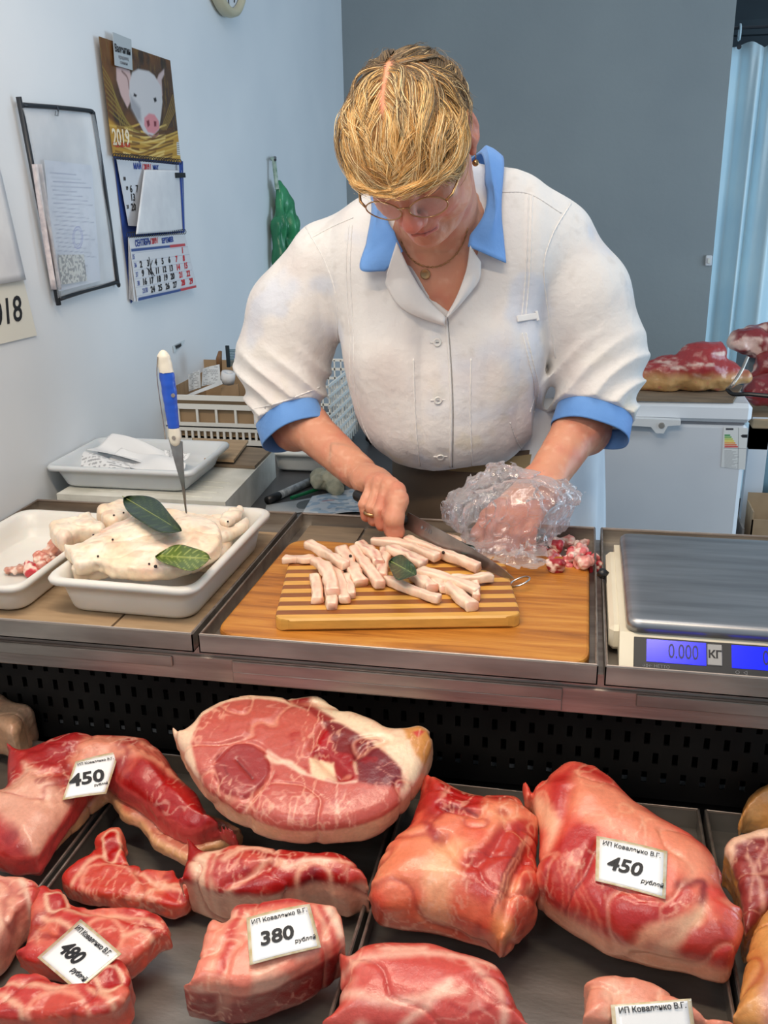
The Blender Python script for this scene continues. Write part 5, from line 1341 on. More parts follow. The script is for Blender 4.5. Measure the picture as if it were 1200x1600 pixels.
f = np.maximum(f, (at(700, 742, Y=1.55)[2] + .006 * np.sin(ax[0] * 30)[:, None, None]) - ax[2][None, None, :] + 0 * Yg)
# hollow out the sleeve ends
AXL = unit(at(470, 700, Y=1.595) - at(449, 645, Y=1.63)); AXR = unit(at(918, 705, Y=1.60) - at(932, 650, Y=1.64))
for P_, ax_ in ((LP, AXL), (RP, AXR)):
    c0_ = P_[3]; i0 = np.floor((c0_ - .1 - lo) / h).astype(int); i1 = np.ceil((c0_ + .1 - lo) / h).astype(int); i0 = np.maximum(i0, 0); i1 = np.minimum(i1, n)
    g = np.stack(np.meshgrid(*[ax[i][i0[i]:i1[i]] for i in range(3)], indexing='ij'), -1); sl = tuple(slice(i0[i], i1[i]) for i in range(3))
    t = (g - c0_) @ ax_; f[sl] = np.maximum(f[sl], t - .0)
    f[sl] = np.maximum(f[sl], -np.maximum(sd_seg(g.astype(np.float32), c0_ - ax_ * .03, c0_ + ax_ * .1, .053, .053), -(t + .03)))
V, Q = nets(f, lo, h)
CW = S(226, 223, 220)
c_ = np.tile(CW, (len(V), 1)); c_ = mixc(c_, .6 * smooth(.0, .45, vnoise(V, 10, 71, 3)), S(212, 202, 198)); c_ = mixc(c_, .5 * smooth(.1, .5, vnoise(V, 12, 73, 3)), S(196, 208, 228))
c_ = mixc(c_, .5 * smooth(.25, .6, vnoise(V, 22, 75, 3)) * smooth(1.30, 1.05, V[:, 2]), S(216, 206, 178)); c_ = mixc(c_, .30 * smooth(.3, .6, vnoise(V, 45, 77, 3)), S(196, 190, 184))
fabric, N, Lk, b = new_mat('coat_fabric'); va = N.new('ShaderNodeAttribute'); va.attribute_name = 'Col'; tc = N.new('ShaderNodeTexCoord'); nz = N.new('ShaderNodeTexNoise'); nz.inputs['Scale'].default_value = 60; nz.inputs['Detail'].default_value = 6
Lk.new(tc.outputs['Object'], nz.inputs['Vector']); Lk.new(va.outputs['Color'], b.inputs['Base Color']); bp = N.new('ShaderNodeBump'); bp.inputs['Distance'].default_value = .0022; Lk.new(nz.outputs['Fac'], bp.inputs['Height']); Lk.new(bp.outputs['Normal'], b.inputs['Normal']); setin(b, Roughness=.8); b.inputs['Sheen Weight'].default_value = .15; b.inputs['Specular IOR Level'].default_value = .25
M['coat'] = fabric
coat = mesh_obj('white_coat', V, Q, M['coat'], per, col=c_)
from mathutils.bvhtree import BVHTree
bvh = BVHTree.FromPolygons([tuple(v) for v in V], [tuple(int(i) for i in q_) for q_ in Q])
def chit(px, py, off=0.0):
    r = ray(px, py); h_ = bvh.ray_cast(Vector(CAM), Vector(unit(r)))
    if h_[0] is None: return None, None
    nn = np.array(h_[1]); nn = nn if nn @ r < 0 else -nn
    return np.array(h_[0]) + nn * off, nn
M['white_cloth'] = mat('white_cloth', S(232, 230, 228), S(222, 220, 218), scale=14, rough=.8, bump=.0012, bscale=60, spec=.25)
def seam(pts, r=.0012, pucker=.35, name='seam', m=None):
    pp_ = []
    q2 = catmull(pts, 24) if len(pts) > 2 else np.array([np.array(pts[0]) * (1 - t) + np.array(pts[1]) * t for t in np.linspace(0, 1, 40)])
    for x, y in q2:
        h_, nn = chit(x, y, .0002)
        if h_ is not None and (not pp_ or np.linalg.norm(h_ - pp_[-1]) < .02): pp_.append(h_)
    if len(pp_) < 4: return
    pp_ = np.array(pp_)
    for _ in range(3): pp_[1:-1] = pp_[1:-1] * .5 + (pp_[2:] + pp_[:-2]) * .25
    MB().tube(pp_, r * (1 + pucker * np.sin(np.arange(len(pp_)) * 1.9)), 6).build(name, m or M['white_cloth'], per, smooth_=True)
for sm in ([(545, 352), (541, 420), (546, 520), (548, 600), (560, 660), (580, 705)], [(550, 352), (547, 420), (552, 520), (554, 600), (566, 660), (586, 702)], [(826, 306), (822, 420), (815, 500)], [(832, 306), (828, 420), (821, 500)],
           [(816, 520), (828, 570), (836, 610), (828, 645)], [(822, 520), (834, 570), (842, 610), (834, 645)], [(797, 660), (808, 690), (822, 712)], [(646, 560), (649, 650), (656, 728)], [(736, 560), (735, 650), (738, 730)],
           [(478, 355), (508, 410), (526, 470), (528, 560)], [(892, 318), (862, 370), (850, 430), (868, 560)], [(486, 372), (520, 354), (552, 340)], [(783, 300), (827, 303), (877, 333)], [(392, 640), (440, 628), (500, 605)], [(884, 624), (935, 638), (985, 648)]): seam(sm)
seam([(697, 492), (702, 560), (705, 640), (704, 738)], .0022, .1, 'placket_edge')
seam([(699, 492), (704.5, 560), (708, 640), (707, 738)], .0009, .1, 'placket_stitching', mat('grey_thread', S(150, 146, 142), rough=.8))
blue = mat('blue_cloth', S(112, 160, 222), S(98, 146, 210), scale=10, rough=.75, bump=.0012, bscale=70, sheen=.15, spec=.25)
# skirt of the coat and brown apron
def skirt(cx, cy, rx, ry, z0, z1, flare, amp, seed, name, m, th_=None, a0=0, a1=2 * np.pi):
    na, nz_ = 120, 30; a = np.linspace(a0, a1, na); z = np.linspace(z1, z0, nz_); G = np.zeros((na, nz_, 3))
    for j, zz in enumerate(z):
        g_ = 1 + flare * (z1 - zz); w_ = amp * smooth(0, .3, z1 - zz) * np.sin(a * 9 + seed + 2 * np.sin(a * 2)) + amp * .3
        G[:, j] = np.stack([cx + (rx * g_ + w_) * np.cos(a), cy + (ry * g_ + w_) * np.sin(a), np.full(na, zz)], -1)
    return MB().grid(G, th_ or .002).build(name, m, per, smooth_=True)
zh = at(700, 742, Y=1.55)[2]
skirt(at(780, 760, Y=1.80)[0], 1.80, .185, .145, .45, zh + .11, .22, .008, 1.0, 'coat_skirt', mat('coat_skirt_cloth', S(222, 228, 234), S(210, 216, 224), scale=8, rough=.8, bump=.001))
ax0 = at(742, 780, Y=1.70)[0]
skirt(ax0, 1.80, .17, .175, .40, zh + .02, .1, .005, 2.0, 'brown_apron', M['brown_vinyl'], a0=math.radians(200), a1=math.radians(338))
ab = skirt(ax0, 1.80, .173, .178, zh - .015, zh + .012, .0, .001, 2.0, 'apron_band', mat('apron_band', S(150, 130, 92), rough=.7), a0=math.radians(200), a1=math.radians(338))
# ---- cuffs
def cuff(P_, r_, L_, tilt, name, off):
    ax_ = tilt; u = unit(np.cross(ax_, (0, 1, 0))); v = np.cross(ax_, u); na = 60; a = np.linspace(0, 2 * np.pi, na); rows_ = []
    for t, rr_ in ((-.012, r_ * .93), (-.010, r_), (.0, r_ * 1.015), (L_ * .5, r_ * 1.03), (L_ - .003, r_ * 1.045), (L_, r_ * 1.03), (L_ - .003, r_ * 1.0), (.005, r_ * .95)):
        w_ = 1 + .035 * np.sin(a * 2 + off) + .02 * np.sin(a * 5 + off * 2)
        rows_.append(P_[3] + ax_ * t + rr_ * w_[:, None] * (np.cos(a)[:, None] * u + .95 * np.sin(a)[:, None] * v))
    MB().grid(np.array(rows_).transpose(1, 0, 2)).build(name, blue, per, smooth_=True, label='pale blue turned-up cuff')
cuff(LP, .0600, .040, AXL, 'cuff', 0.6); cuff(RP, .0620, .038, AXR, 'cuff', 2.0)
# ---- collar and lapels, laid on the coat
both = Sdf(); both.ops = shirt.ops + [o for o in skin.ops[:18]]
def strip(inner, outer, name, m, lift_in, lift_out, bulge, nseg=8, th_=.0022, label=None, wave=0.0):
    I = catmull(inner, nseg); O_ = catmull(outer, nseg); nn = len(I); nv = 12; G = np.zeros((nn, nv, 3))
    for j in range(nv):
        t = j / (nv - 1); G[:, j] = I * (1 - t) + O_ * t
        G[:, j] = pushout(both, G[:, j], lift_in * (1 - t) + lift_out * t + bulge * math.sin(math.pi * t), 4)
    mb = MB(); mb.grid(G, th_); o = mb.build(name, m, per, smooth_=True, label=label); return o
col_in = [at(628, 392, Y=1.50), at(616, 362, Y=1.53), at(618, 335, Y=1.58), at(622, 305, Y=1.62), at(640, 275, Y=1.70), at(700, 262, Y=1.72), at(740, 282, Y=1.66), at(743, 312, Y=1.58), at(738, 345, Y=1.54), at(732, 384, Y=1.51)]
col_out = [at(602, 424, Y=1.52), at(563, 421, Y=1.52), at(572, 380, Y=1.55), at(586, 342, Y=1.59), at(612, 300, Y=1.70), at(690, 262, Y=1.76), at(768, 262, Y=1.70), at(782, 300, Y=1.62), at(786, 355, Y=1.57), at(791, 410, Y=1.53)]
strip(col_in, col_out, 'collar', blue, .006, .006, .012, label='wide pale blue collar')
lp_in = [at(620, 378, Y=1.50), at(642, 425, Y=1.51), at(668, 466, Y=1.52), at(696, 494, Y=1.53)]
lp_out = [at(604, 428, Y=1.52), at(605, 448, Y=1.53), at(632, 482, Y=1.53), at(697, 508, Y=1.53)]
strip(lp_in, lp_out, 'lapel', M['white_cloth'], .0045, .004, .006)
lp_in = [at(735, 384, Y=1.51), at(728, 425, Y=1.52), at(712, 462, Y=1.53), at(697, 492, Y=1.53)]
lp_out = [at(752, 410, Y=1.53), at(748, 440, Y=1.53), at(722, 472, Y=1.53), at(704, 492, Y=1.53)]
strip(lp_in, lp_out, 'lapel', M['white_cloth'], .0045, .004, .006)
# white collar stand edge shown under the blue, bits of undershirt
for by, bxp in ((535, 683), (625, 684), (713, 688)):
    p_, g_ = chit(bxp, by)
    if p_ is None: continue
    p_ = p_ + g_ * .0014
    bb = mesh_obj('button', *(lambda mb: (np.concatenate(mb.V), mb.F))(MB().lathe([(.0001, .0015), (.0035, .0015), (.0048, .003), (.0062, .003), (.0068, .0015), (.0062, 0), (.0001, 0)], O=p_, ax=g_, n=24)), mat('button_pearl', S(226, 224, 220), rough=.2, sss=.1) if by == 535 else bpy.data.materials['button_pearl'], per)
    u = unit(np.cross(g_, (0, 0, 1))); MB().tube([p_ + g_ * .0028 - u * .0025, p_ + g_ * .0034, p_ + g_ * .0028 + u * .0025], .0007, 6).build('button_thread', M['ink_grey'], per)
    MB().tube([p_ - u * .012 + g_ * -.0004, p_ + u * .012 + g_ * -.0004], .0011, 6).build('buttonhole', M['white_cloth'], per)
ps = [chit(x, y, .001)[0] for x, y in ((806, 499), (838, 494))]
if all(q_ is not None for q_ in ps):
    g_ = chit(820, 497)[1]; u = unit(ps[1] - ps[0]); g_ = unit(g_ - u * (g_ @ u)); v = np.cross(g_, u)
    MB().box((0, -.005, .0015), (np.linalg.norm(ps[1] - ps[0]), .005, .0045), O=ps[0], A=np.stack([u, v, g_], 1), bev=.001).build('pocket_tab', M['white_cloth'], per)
    MB().box((np.linalg.norm(ps[1] - ps[0]) - .004, -.008, .002), (np.linalg.norm(ps[1] - ps[0]) + .001, .008, .005), O=ps[0], A=np.stack([u, v, g_], 1), bev=.001).build('pocket_tab', M['white_cloth'], per)

# ---- glasses
gl = mat('pale_gold', S(186, 146, 104), rough=.28, metal=1.0)
def ring_pts(sx_, n=40):
    a = np.linspace(0, 2 * np.pi, n + 1)[:-1]; return [hl(sx_ * .034 + .0265 * np.cos(t) * (1 + .06 * np.cos(2 * t)), .1085 - .010 * (np.cos(t) * sx_ + 1) * .5, -.012 + .0205 * np.sin(t)) for t in a]
lens, N, Lk, b = new_mat('spectacle_lens'); setin(b, Roughness=.03); b.inputs['Base Color'].default_value = (.9, .95, .95, 1); b.inputs['Alpha'].default_value = .16; b.inputs['Specular IOR Level'].default_value = 1.0
gp = bpy.data.objects.new('glasses', None)
mb = MB()
for sx_ in (-1, 1): mb.tube(ring_pts(sx_), .0010, 8, closed=True)
mb.tube(catmull([hl(-.010, .107, -.006), hl(-.004, .111, -.001), hl(.004, .111, -.001), hl(.010, .107, -.006)], 5), .0013, 8)
for sx_ in (-1, 1): mb.tube([hl(sx_ * .0615, .0985, -.006), hl(sx_ * .070, .090, -.004), hl(sx_ * .0775, .06, -.002), hl(sx_ * .0820, .0, .010), hl(sx_ * .0825, -.03, .004)], [.0018, .0020, .0014, .0012, .0012], 8)
eg = mb.build('glasses_frame', gl, per, smooth_=True, label='thin gold-rimmed glasses frame')
for sx_ in (-1, 1):
    rp = np.array(ring_pts(sx_)); c0_ = rp.mean(0) + HA @ np.array([0, .001, 0]); MB().add(np.concatenate([rp, [c0_]]), [(i, (i + 1) % len(rp), len(rp)) for i in range(len(rp))]).build('lens', lens, eg, smooth_=True)
# ---- earring, necklace, finger ring
eo = hl(.083, -.004, -.040)
er = MB().lathe([(.0001, .002), (.0035, .0015), (.0048, 0), (.0035, -.0015), (.0001, -.002)], O=eo - [0, 0, .008], ax=(0.2, -1, 0), n=20); er.tube([eo + [0, 0, .004], eo - [0, 0, .004]], .0008, 6); er.build('earring', gl, per, smooth_=True, label='oval gold drop earring')
pp = [hit(x, y, skin) for x, y in ((627, 375), (634, 392), (645, 406), (658, 414), (672, 417), (688, 415), (702, 407), (716, 392), (726, 372), (731, 352))]
pp = [p_ for p_ in pp if p_ is not None]; ch = stick(skin, catmull(pp, 14), .0012)
ch_mb = MB(); dlast = None; pts = [ch[0]]
for p_ in ch:
    if np.linalg.norm(p_ - pts[-1]) > .0032: pts.append(p_)
for i in range(len(pts) - 1):
    a = np.linspace(0, 2 * np.pi, 9)[:-1]; t = unit(pts[i + 1] - pts[i]); g_ = grad(skin, pts[i])[0]; u = np.cross(g_, t) if i % 2 else g_
    ch_mb.tube(np.array([pts[i] + t * .0022 * math.cos(q_) + u * .0014 * math.sin(q_) for q_ in a]), .0006, 5, closed=True)
nk = ch_mb.build('necklace', gl, per, smooth_=True, label='gold chain necklace')
p_ = hit(665, 428, skin)
if p_ is not None:
    g_ = grad(skin, p_)[0]; MB().lathe([(.0001, .0022), (.006, .002), (.0072, .0026), (.0082, .0018), (.008, .0004), (.0001, .0004)], O=p_ + g_ * .0008, ax=g_, n=28).build('pendant', gl, nk, smooth_=True)
rc_ = hk_(.0515, .0255, .0); a = np.linspace(0, 2 * np.pi, 25)[:-1]
MB().tube(np.array([rc_ + kd * .0118 * math.cos(t) + side * .0118 * math.sin(t) + np.array([0, 0, .001 * math.sin(t)]) for t in a]), .0018, 8, closed=True, flat=1.8).build('finger_ring', gl, per, smooth_=True, label='gold ring on the ring finger')

# ---- hair
rng = np.random.RandomState(7)
EC = np.array([0, -.012, .035]); ER = np.array([.0775, .099, .088])
def onell(d, g): return EC + d * (ER + g)
strands = []; cols = []; radii = []
NS = 14000
BL = [S(244, 214, 156), S(232, 190, 122), S(214, 164, 94), S(250, 228, 178), S(170, 122, 70)]; DKH = [S(112, 92, 68), S(88, 74, 56), S(146, 122, 88)]
n = 15
def comb(p, L_, puff, ck_, curl, back, side_):
    q_ = p.copy(); P = []
    for i in range(n):
        t = i / (n - 1)
        dd = (q_ - EC) / (ER); dd /= np.linalg.norm(dd) + 1e-9
        nrm = unit(dd / ER)
        gg = .002 + puff * math.sin(min(t * 1.3, 1) * math.pi * .60)
        P.append(onell(dd, gg))
        ax_s = abs(q_[0])
        f_ = np.array([side_ * (.9 * (1 - t) * (1 - .85 * smooth(.02, .055, p[1])) * (1 - smooth(.03, .07, ax_s)) - .15 * t), .95, -.45 * t])
        if ax_s > .04: w2 = smooth(.04, .06, ax_s); f_ = f_ * (1 - w2) + w2 * np.array([side_ * .1, .75, -.65])
        f_ = f_ * (1 - back) + np.array([side_ * .35, -1.0, .1]) * back
        f_ = unit(f_)
        f_ = f_ + np.cross(nrm, f_) * (curl * math.sin(ck_ + t * 5.5) * (1 - .9 * back)) * (.35 + .65 * smooth(.1, .7, t))
        f_ = f_ - nrm * (f_ @ nrm); f_ = unit(f_); q_ = P[-1] - nrm * gg + f_ * L_ / (n - 1)
        if q_[1] > .05 and abs(q_[0]) < .06:
            lim = .034 + .006 * math.sin(ck_)
            if q_[2] < lim: q_[2] = lim + .25 * (q_[2] - lim)
    return np.array(P)
def root():
    while True:
        p = onell(unit(rng.normal(size=3)), 0)
        if p[2] < .045 - .42 * max(.07 - p[1], 0): continue
        if p[1] > .080 and p[2] < .062: continue
        if abs(p[0] + .006) < .0030 and -.045 < p[1] < .035 and rng.rand() < .85: continue
        return p
NG = 420; guides = []
for _ in range(NG):
    p = root(); back = smooth(-.02, -.055, p[1] - .15 * abs(p[0])); side_ = 1 if p[0] > -.006 else -1
    L_ = rng.uniform(.075, .12) if back < .5 else rng.uniform(.06, .09)
    puff = rng.uniform(.008, .024) * (1 - .75 * back) * (.75 + .5 * smooth(.02, .07, abs(p[0])))
    par = (L_, puff, rng.uniform(0, 6.28), rng.uniform(.4, 1.7) * rng.choice((-1, 1)), back, side_)
    guides.append((p, par, comb(p, *par), rng.rand()))
GP = np.array([g[0] for g in guides]); tt_ = np.linspace(0, 1, n)[:, None]
for _ in range(NS):
    p = root(); side_ = 1 if p[0] > -.006 else -1
    dist = np.linalg.norm(GP - p, axis=1) + 10 * (np.sign(GP[:, 0] + .006) != side_) * (p[1] < .035); gi = int(np.argmin(dist)); g = guides[gi]
    L_, puff, ck_, curl, back, _s = g[1]
    P = comb(p, L_ * rng.uniform(.85, 1.1), puff * rng.uniform(.75, 1.15), ck_ + rng.normal(0, .25), curl * rng.uniform(.85, 1.15), back, side_)
    P = P + (g[2] - P) * (tt_ ** 1.3 * (.62 if rng.rand() > .08 else 0.0)) + .0013 * np.stack([np.sin(np.arange(n) * .9 + ck_ * 9 + p[0] * 900), np.cos(np.arange(n) * .7 + p[1] * 900), np.sin(np.arange(n) * .8 + 5 * ck_)], 1) * tt_
    if rng.rand() < .02: P = P + unit(P[-1] - EC) * (.014 * tt_ ** 2)
    w_ = rng.rand() * .55 + g[3] * .5
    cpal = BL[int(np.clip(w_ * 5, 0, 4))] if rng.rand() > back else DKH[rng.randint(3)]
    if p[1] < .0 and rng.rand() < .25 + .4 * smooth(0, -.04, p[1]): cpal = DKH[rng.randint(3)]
    strands.append(P); cols.append(cpal * rng.uniform(.85, 1.3))
W = np.array(strands) * HS; W = HO + W @ HA.T                 # (NS, n, 3)
T = np.gradient(W, axis=1); T /= np.linalg.norm(T, axis=2)[..., None] + 1e-9
ref = rng.normal(size=(NS, 1, 3)); u = np.cross(T, ref); u /= np.linalg.norm(u, axis=2)[..., None] + 1e-9; v = np.cross(T, u)
rad = (.00036 * (1 - .6 * np.linspace(0, 1, n) ** 2))[None, :, None] * rng.uniform(.7, 1.3, (NS, 1, 1))
ring = np.stack([W + rad * (math.cos(a) * u + math.sin(a) * v) for a in (0, 2.094, 4.189)], 2)      # NS,n,3,3
Vh = ring.reshape(-1, 3); idx = np.arange(NS * n * 3).reshape(NS, n, 3)
q = []
for k in range(3): q.append(np.stack([idx[:, :-1, k], idx[:, :-1, (k + 1) % 3], idx[:, 1:, (k + 1) % 3], idx[:, 1:, k]], -1).reshape(-1, 4))
hc = np.repeat(np.array(cols), n * 3, axis=0)
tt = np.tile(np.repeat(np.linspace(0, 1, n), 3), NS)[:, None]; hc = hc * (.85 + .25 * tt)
hm, N, Lk, b = new_mat('blond_hair'); va = N.new('ShaderNodeAttribute'); va.attribute_name = 'Col'; Lk.new(va.outputs['Color'], b.inputs['Base Color']); setin(b, Roughness=.38); b.inputs['Specular IOR Level'].default_value = .6; b.inputs['Transmission Weight'].default_value = 0.0
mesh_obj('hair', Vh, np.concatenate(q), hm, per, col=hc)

# ---- knife in her hand
kn = empty('carving_knife', (KN + KT) / 2 - [0, 0, .02], 'long steel knife in her hand, cutting bacon on the striped board', 'knife')
upv = unit(np.array([0, 0, 1.]) * .82 + side * -.25); upv = unit(upv - kd * (upv @ kd)); nv = np.cross(kd, upv)
L_ = np.linalg.norm(KT - KN)
cutl = [(0, -.011), (L_ * .3, -.0115), (L_ * .7, -.0095), (L_ * .92, -.004), (L_, 0.0)]; spine = [(L_, .001), (L_ * .85, .0075), (L_ * .6, .0115), (L_ * .3, .0135), (0, .0145)]
pts = []
cv = catmull(cutl, 6); sp = catmull(spine, 6)
mb = MB(); A = []
for (a_, b_), (c1_, d1_) in zip(cv, sp[::-1]):
    pc = KN + kd * a_ + upv * b_; pss = KN + kd * c1_ + upv * d1_
    A.append([pc, pc * .5 + pss * .5 + nv * .0006, pss + nv * .0011, pss - nv * .0011, pc * .5 + pss * .5 - nv * .0006, pc])
mb.grid(np.array(A)); mb.build('blade', mat('blade_steel', S(172, 170, 168), S(140, 138, 136), scale=30, rough=.28, metal=.95), kn, smooth_=False)
hb = Sdf().chain([KN - kd * .004, KN - kd * .05, KB], [.0085, .0105, .0100], k=.004)
V, Q = vox(hb, np.minimum(KN, KB) - .02, np.maximum(KN, KB) + .02, .0015); mesh_obj('handle', V, Q, M['black_plastic'], kn, label='black plastic handle')
text('★ 7·10', kn, KN + kd * .045 + upv * .003 - nv * .0012 * np.sign(nv @ side) * -1, kd, upv, .008, M['ink_grey'], 'blade_mark')

# ---- plastic bag round her left hand
bg = Sdf()
B = lambda x, y, Y_: at(x, y, Y=Y_)
bg.ell(B(772, 800, 1.425), (.070, .062, .058), k=.03); bg.ell(B(820, 800, 1.42), (.062, .062, .062), k=.03); bg.ell(B(745, 800, 1.45), (.042, .05, .052), k=.03)
bg.ell(B(800, 850, 1.40), (.052, .045, .035), k=.03); bg.ell(B(862, 775, 1.47), (.036, .05, .034), k=.03); bg.ell(B(808, 882, 1.385), (.028, .022, .016), k=.02)
bg.ell(B(815, 885, 1.345), (.034, .03, .020), k=.03); bg.ell(B(775, 862, 1.36), (.04, .03, .025), k=.03)
bg.ell(B(812, 893, 1.318), (.034, .022, .016), k=.02); bg.ell(B(778, 880, 1.34), (.034, .022, .018), k=.03)
bg.seg(B(850, 752, 1.48), B(897, 768, 1.46), .016, .010, k=.02); bg.seg(B(780, 745, 1.47), B(850, 742, 1.49), .016, .018, k=.02)
def crump(p, f):
    a = np.abs(vnoise(p, 17, 81, 1)); b_ = np.abs(vnoise(p * [1.2, 1, .8], 48, 83, 2)); c__ = np.abs(vnoise(p * [1, 1.3, 1], 21, 87, 1)); return .022 * (a - .2) + .010 * smooth(.10, 0, c__) - .006 * smooth(.16, 0, b_) * (a > .0)
blo = np.array([B(690, 800, 1.45)[0] - .02, 1.26, .955]); bhi = np.array([B(905, 760, 1.45)[0] + .03, 1.56, B(800, 725, 1.45)[2] + .03])
V, Q = vox(bg, blo, bhi, .0023, disp=crump)
V, Q = cut(V, Q, lambda v: (v - RW) @ unit(RE - RW) < .028)
V[:, 2] = np.maximum(V[:, 2], .9745)
pm = bpy.data.materials.new('clear_bag_film'); pm.use_nodes = True; N = pm.node_tree.nodes; Lk = pm.node_tree.links; N.remove(N['Principled BSDF']); out = N['Material Output']
tr_ = N.new('ShaderNodeBsdfTransparent'); tr_.inputs[0].default_value = (.97, .98, 1, 1); gs = N.new('ShaderNodeBsdfGlossy'); gs.inputs['Roughness'].default_value = .10; gs.inputs['Color'].default_value = (1, 1, 1, 1); df = N.new('ShaderNodeBsdfTranslucent'); df.inputs['Color'].default_value = (.93, .93, .95, 1); df2 = N.new('ShaderNodeBsdfDiffuse'); df2.inputs['Color'].default_value = (.86, .87, .9, 1)
lw = N.new('ShaderNodeLayerWeight'); lw.inputs['Blend'].default_value = .35; tc = N.new('ShaderNodeTexCoord'); nz = N.new('ShaderNodeTexNoise'); nz.inputs['Scale'].default_value = 34; nz.inputs['Detail'].default_value = 5; nz.inputs['Distortion'].default_value = 1.2; Lk.new(tc.outputs['Object'], nz.inputs['Vector'])
bp = N.new('ShaderNodeBump'); bp.inputs['Distance'].default_value = .006; Lk.new(nz.outputs['Fac'], bp.inputs['Height'])
for q_ in (gs, lw): Lk.new(bp.outputs['Normal'], q_.inputs['Normal'])
ad = N.new('ShaderNodeMixShader'); ad.inputs[0].default_value = .5; Lk.new(df.outputs[0], ad.inputs[1]); Lk.new(df2.outputs[0], ad.inputs[2])
mr = N.new('ShaderNodeMapRange'); mr.inputs[3].default_value = .14; mr.inputs[4].default_value = .62; Lk.new(lw.outputs['Facing'], mr.inputs[0])
m1 = N.new('ShaderNodeMixShader'); Lk.new(mr.outputs[0], m1.inputs[0]); Lk.new(tr_.outputs[0], m1.inputs[1]); Lk.new(ad.outputs[0], m1.inputs[2])
mr2 = N.new('ShaderNodeMapRange'); mr2.inputs[3].default_value = .10; mr2.inputs[4].default_value = .5; Lk.new(lw.outputs['Fresnel'], mr2.inputs[0])
m2 = N.new('ShaderNodeMixShader'); Lk.new(mr2.outputs[0], m2.inputs[0]); Lk.new(m1.outputs[0], m2.inputs[1]); Lk.new(gs.outputs[0], m2.inputs[2]); Lk.new(m2.outputs[0], out.inputs['Surface'])
mesh_obj('plastic_bag', V, Q, pm, None, label='crumpled clear plastic bag pulled over her left hand', cat='bag')
# ================================================================ food on the counter
zt0 = ZC + .0052
tub('white_container', [(-.705, 1.112), (-.497, 1.106), (-.494, 1.428), (-.702, 1.432)], .995, zt0, .90, M['white_plastic'], None, label='white plastic container heaped with salted lard slabs', cat='container', rr=.03, n=8, wall=.004, rim=.009)
tub('white_container', [(-.925, 1.10), (-.748, 1.094), (-.752, 1.392), (-.915, 1.395)], .985, zt0, .90, M['white_plastic'], None, label='white plastic container with a few meat scraps at the left edge', cat='container', rr=.03, n=8, wall=.004, rim=.007)
LARD = S(244, 226, 204); LARDY = S(236, 206, 168); LPINK = S(226, 168, 150)
M['lard'] = meat_material('lard', bump=.0013, rough=.36, coat=.35, scale=40, sss=.3)

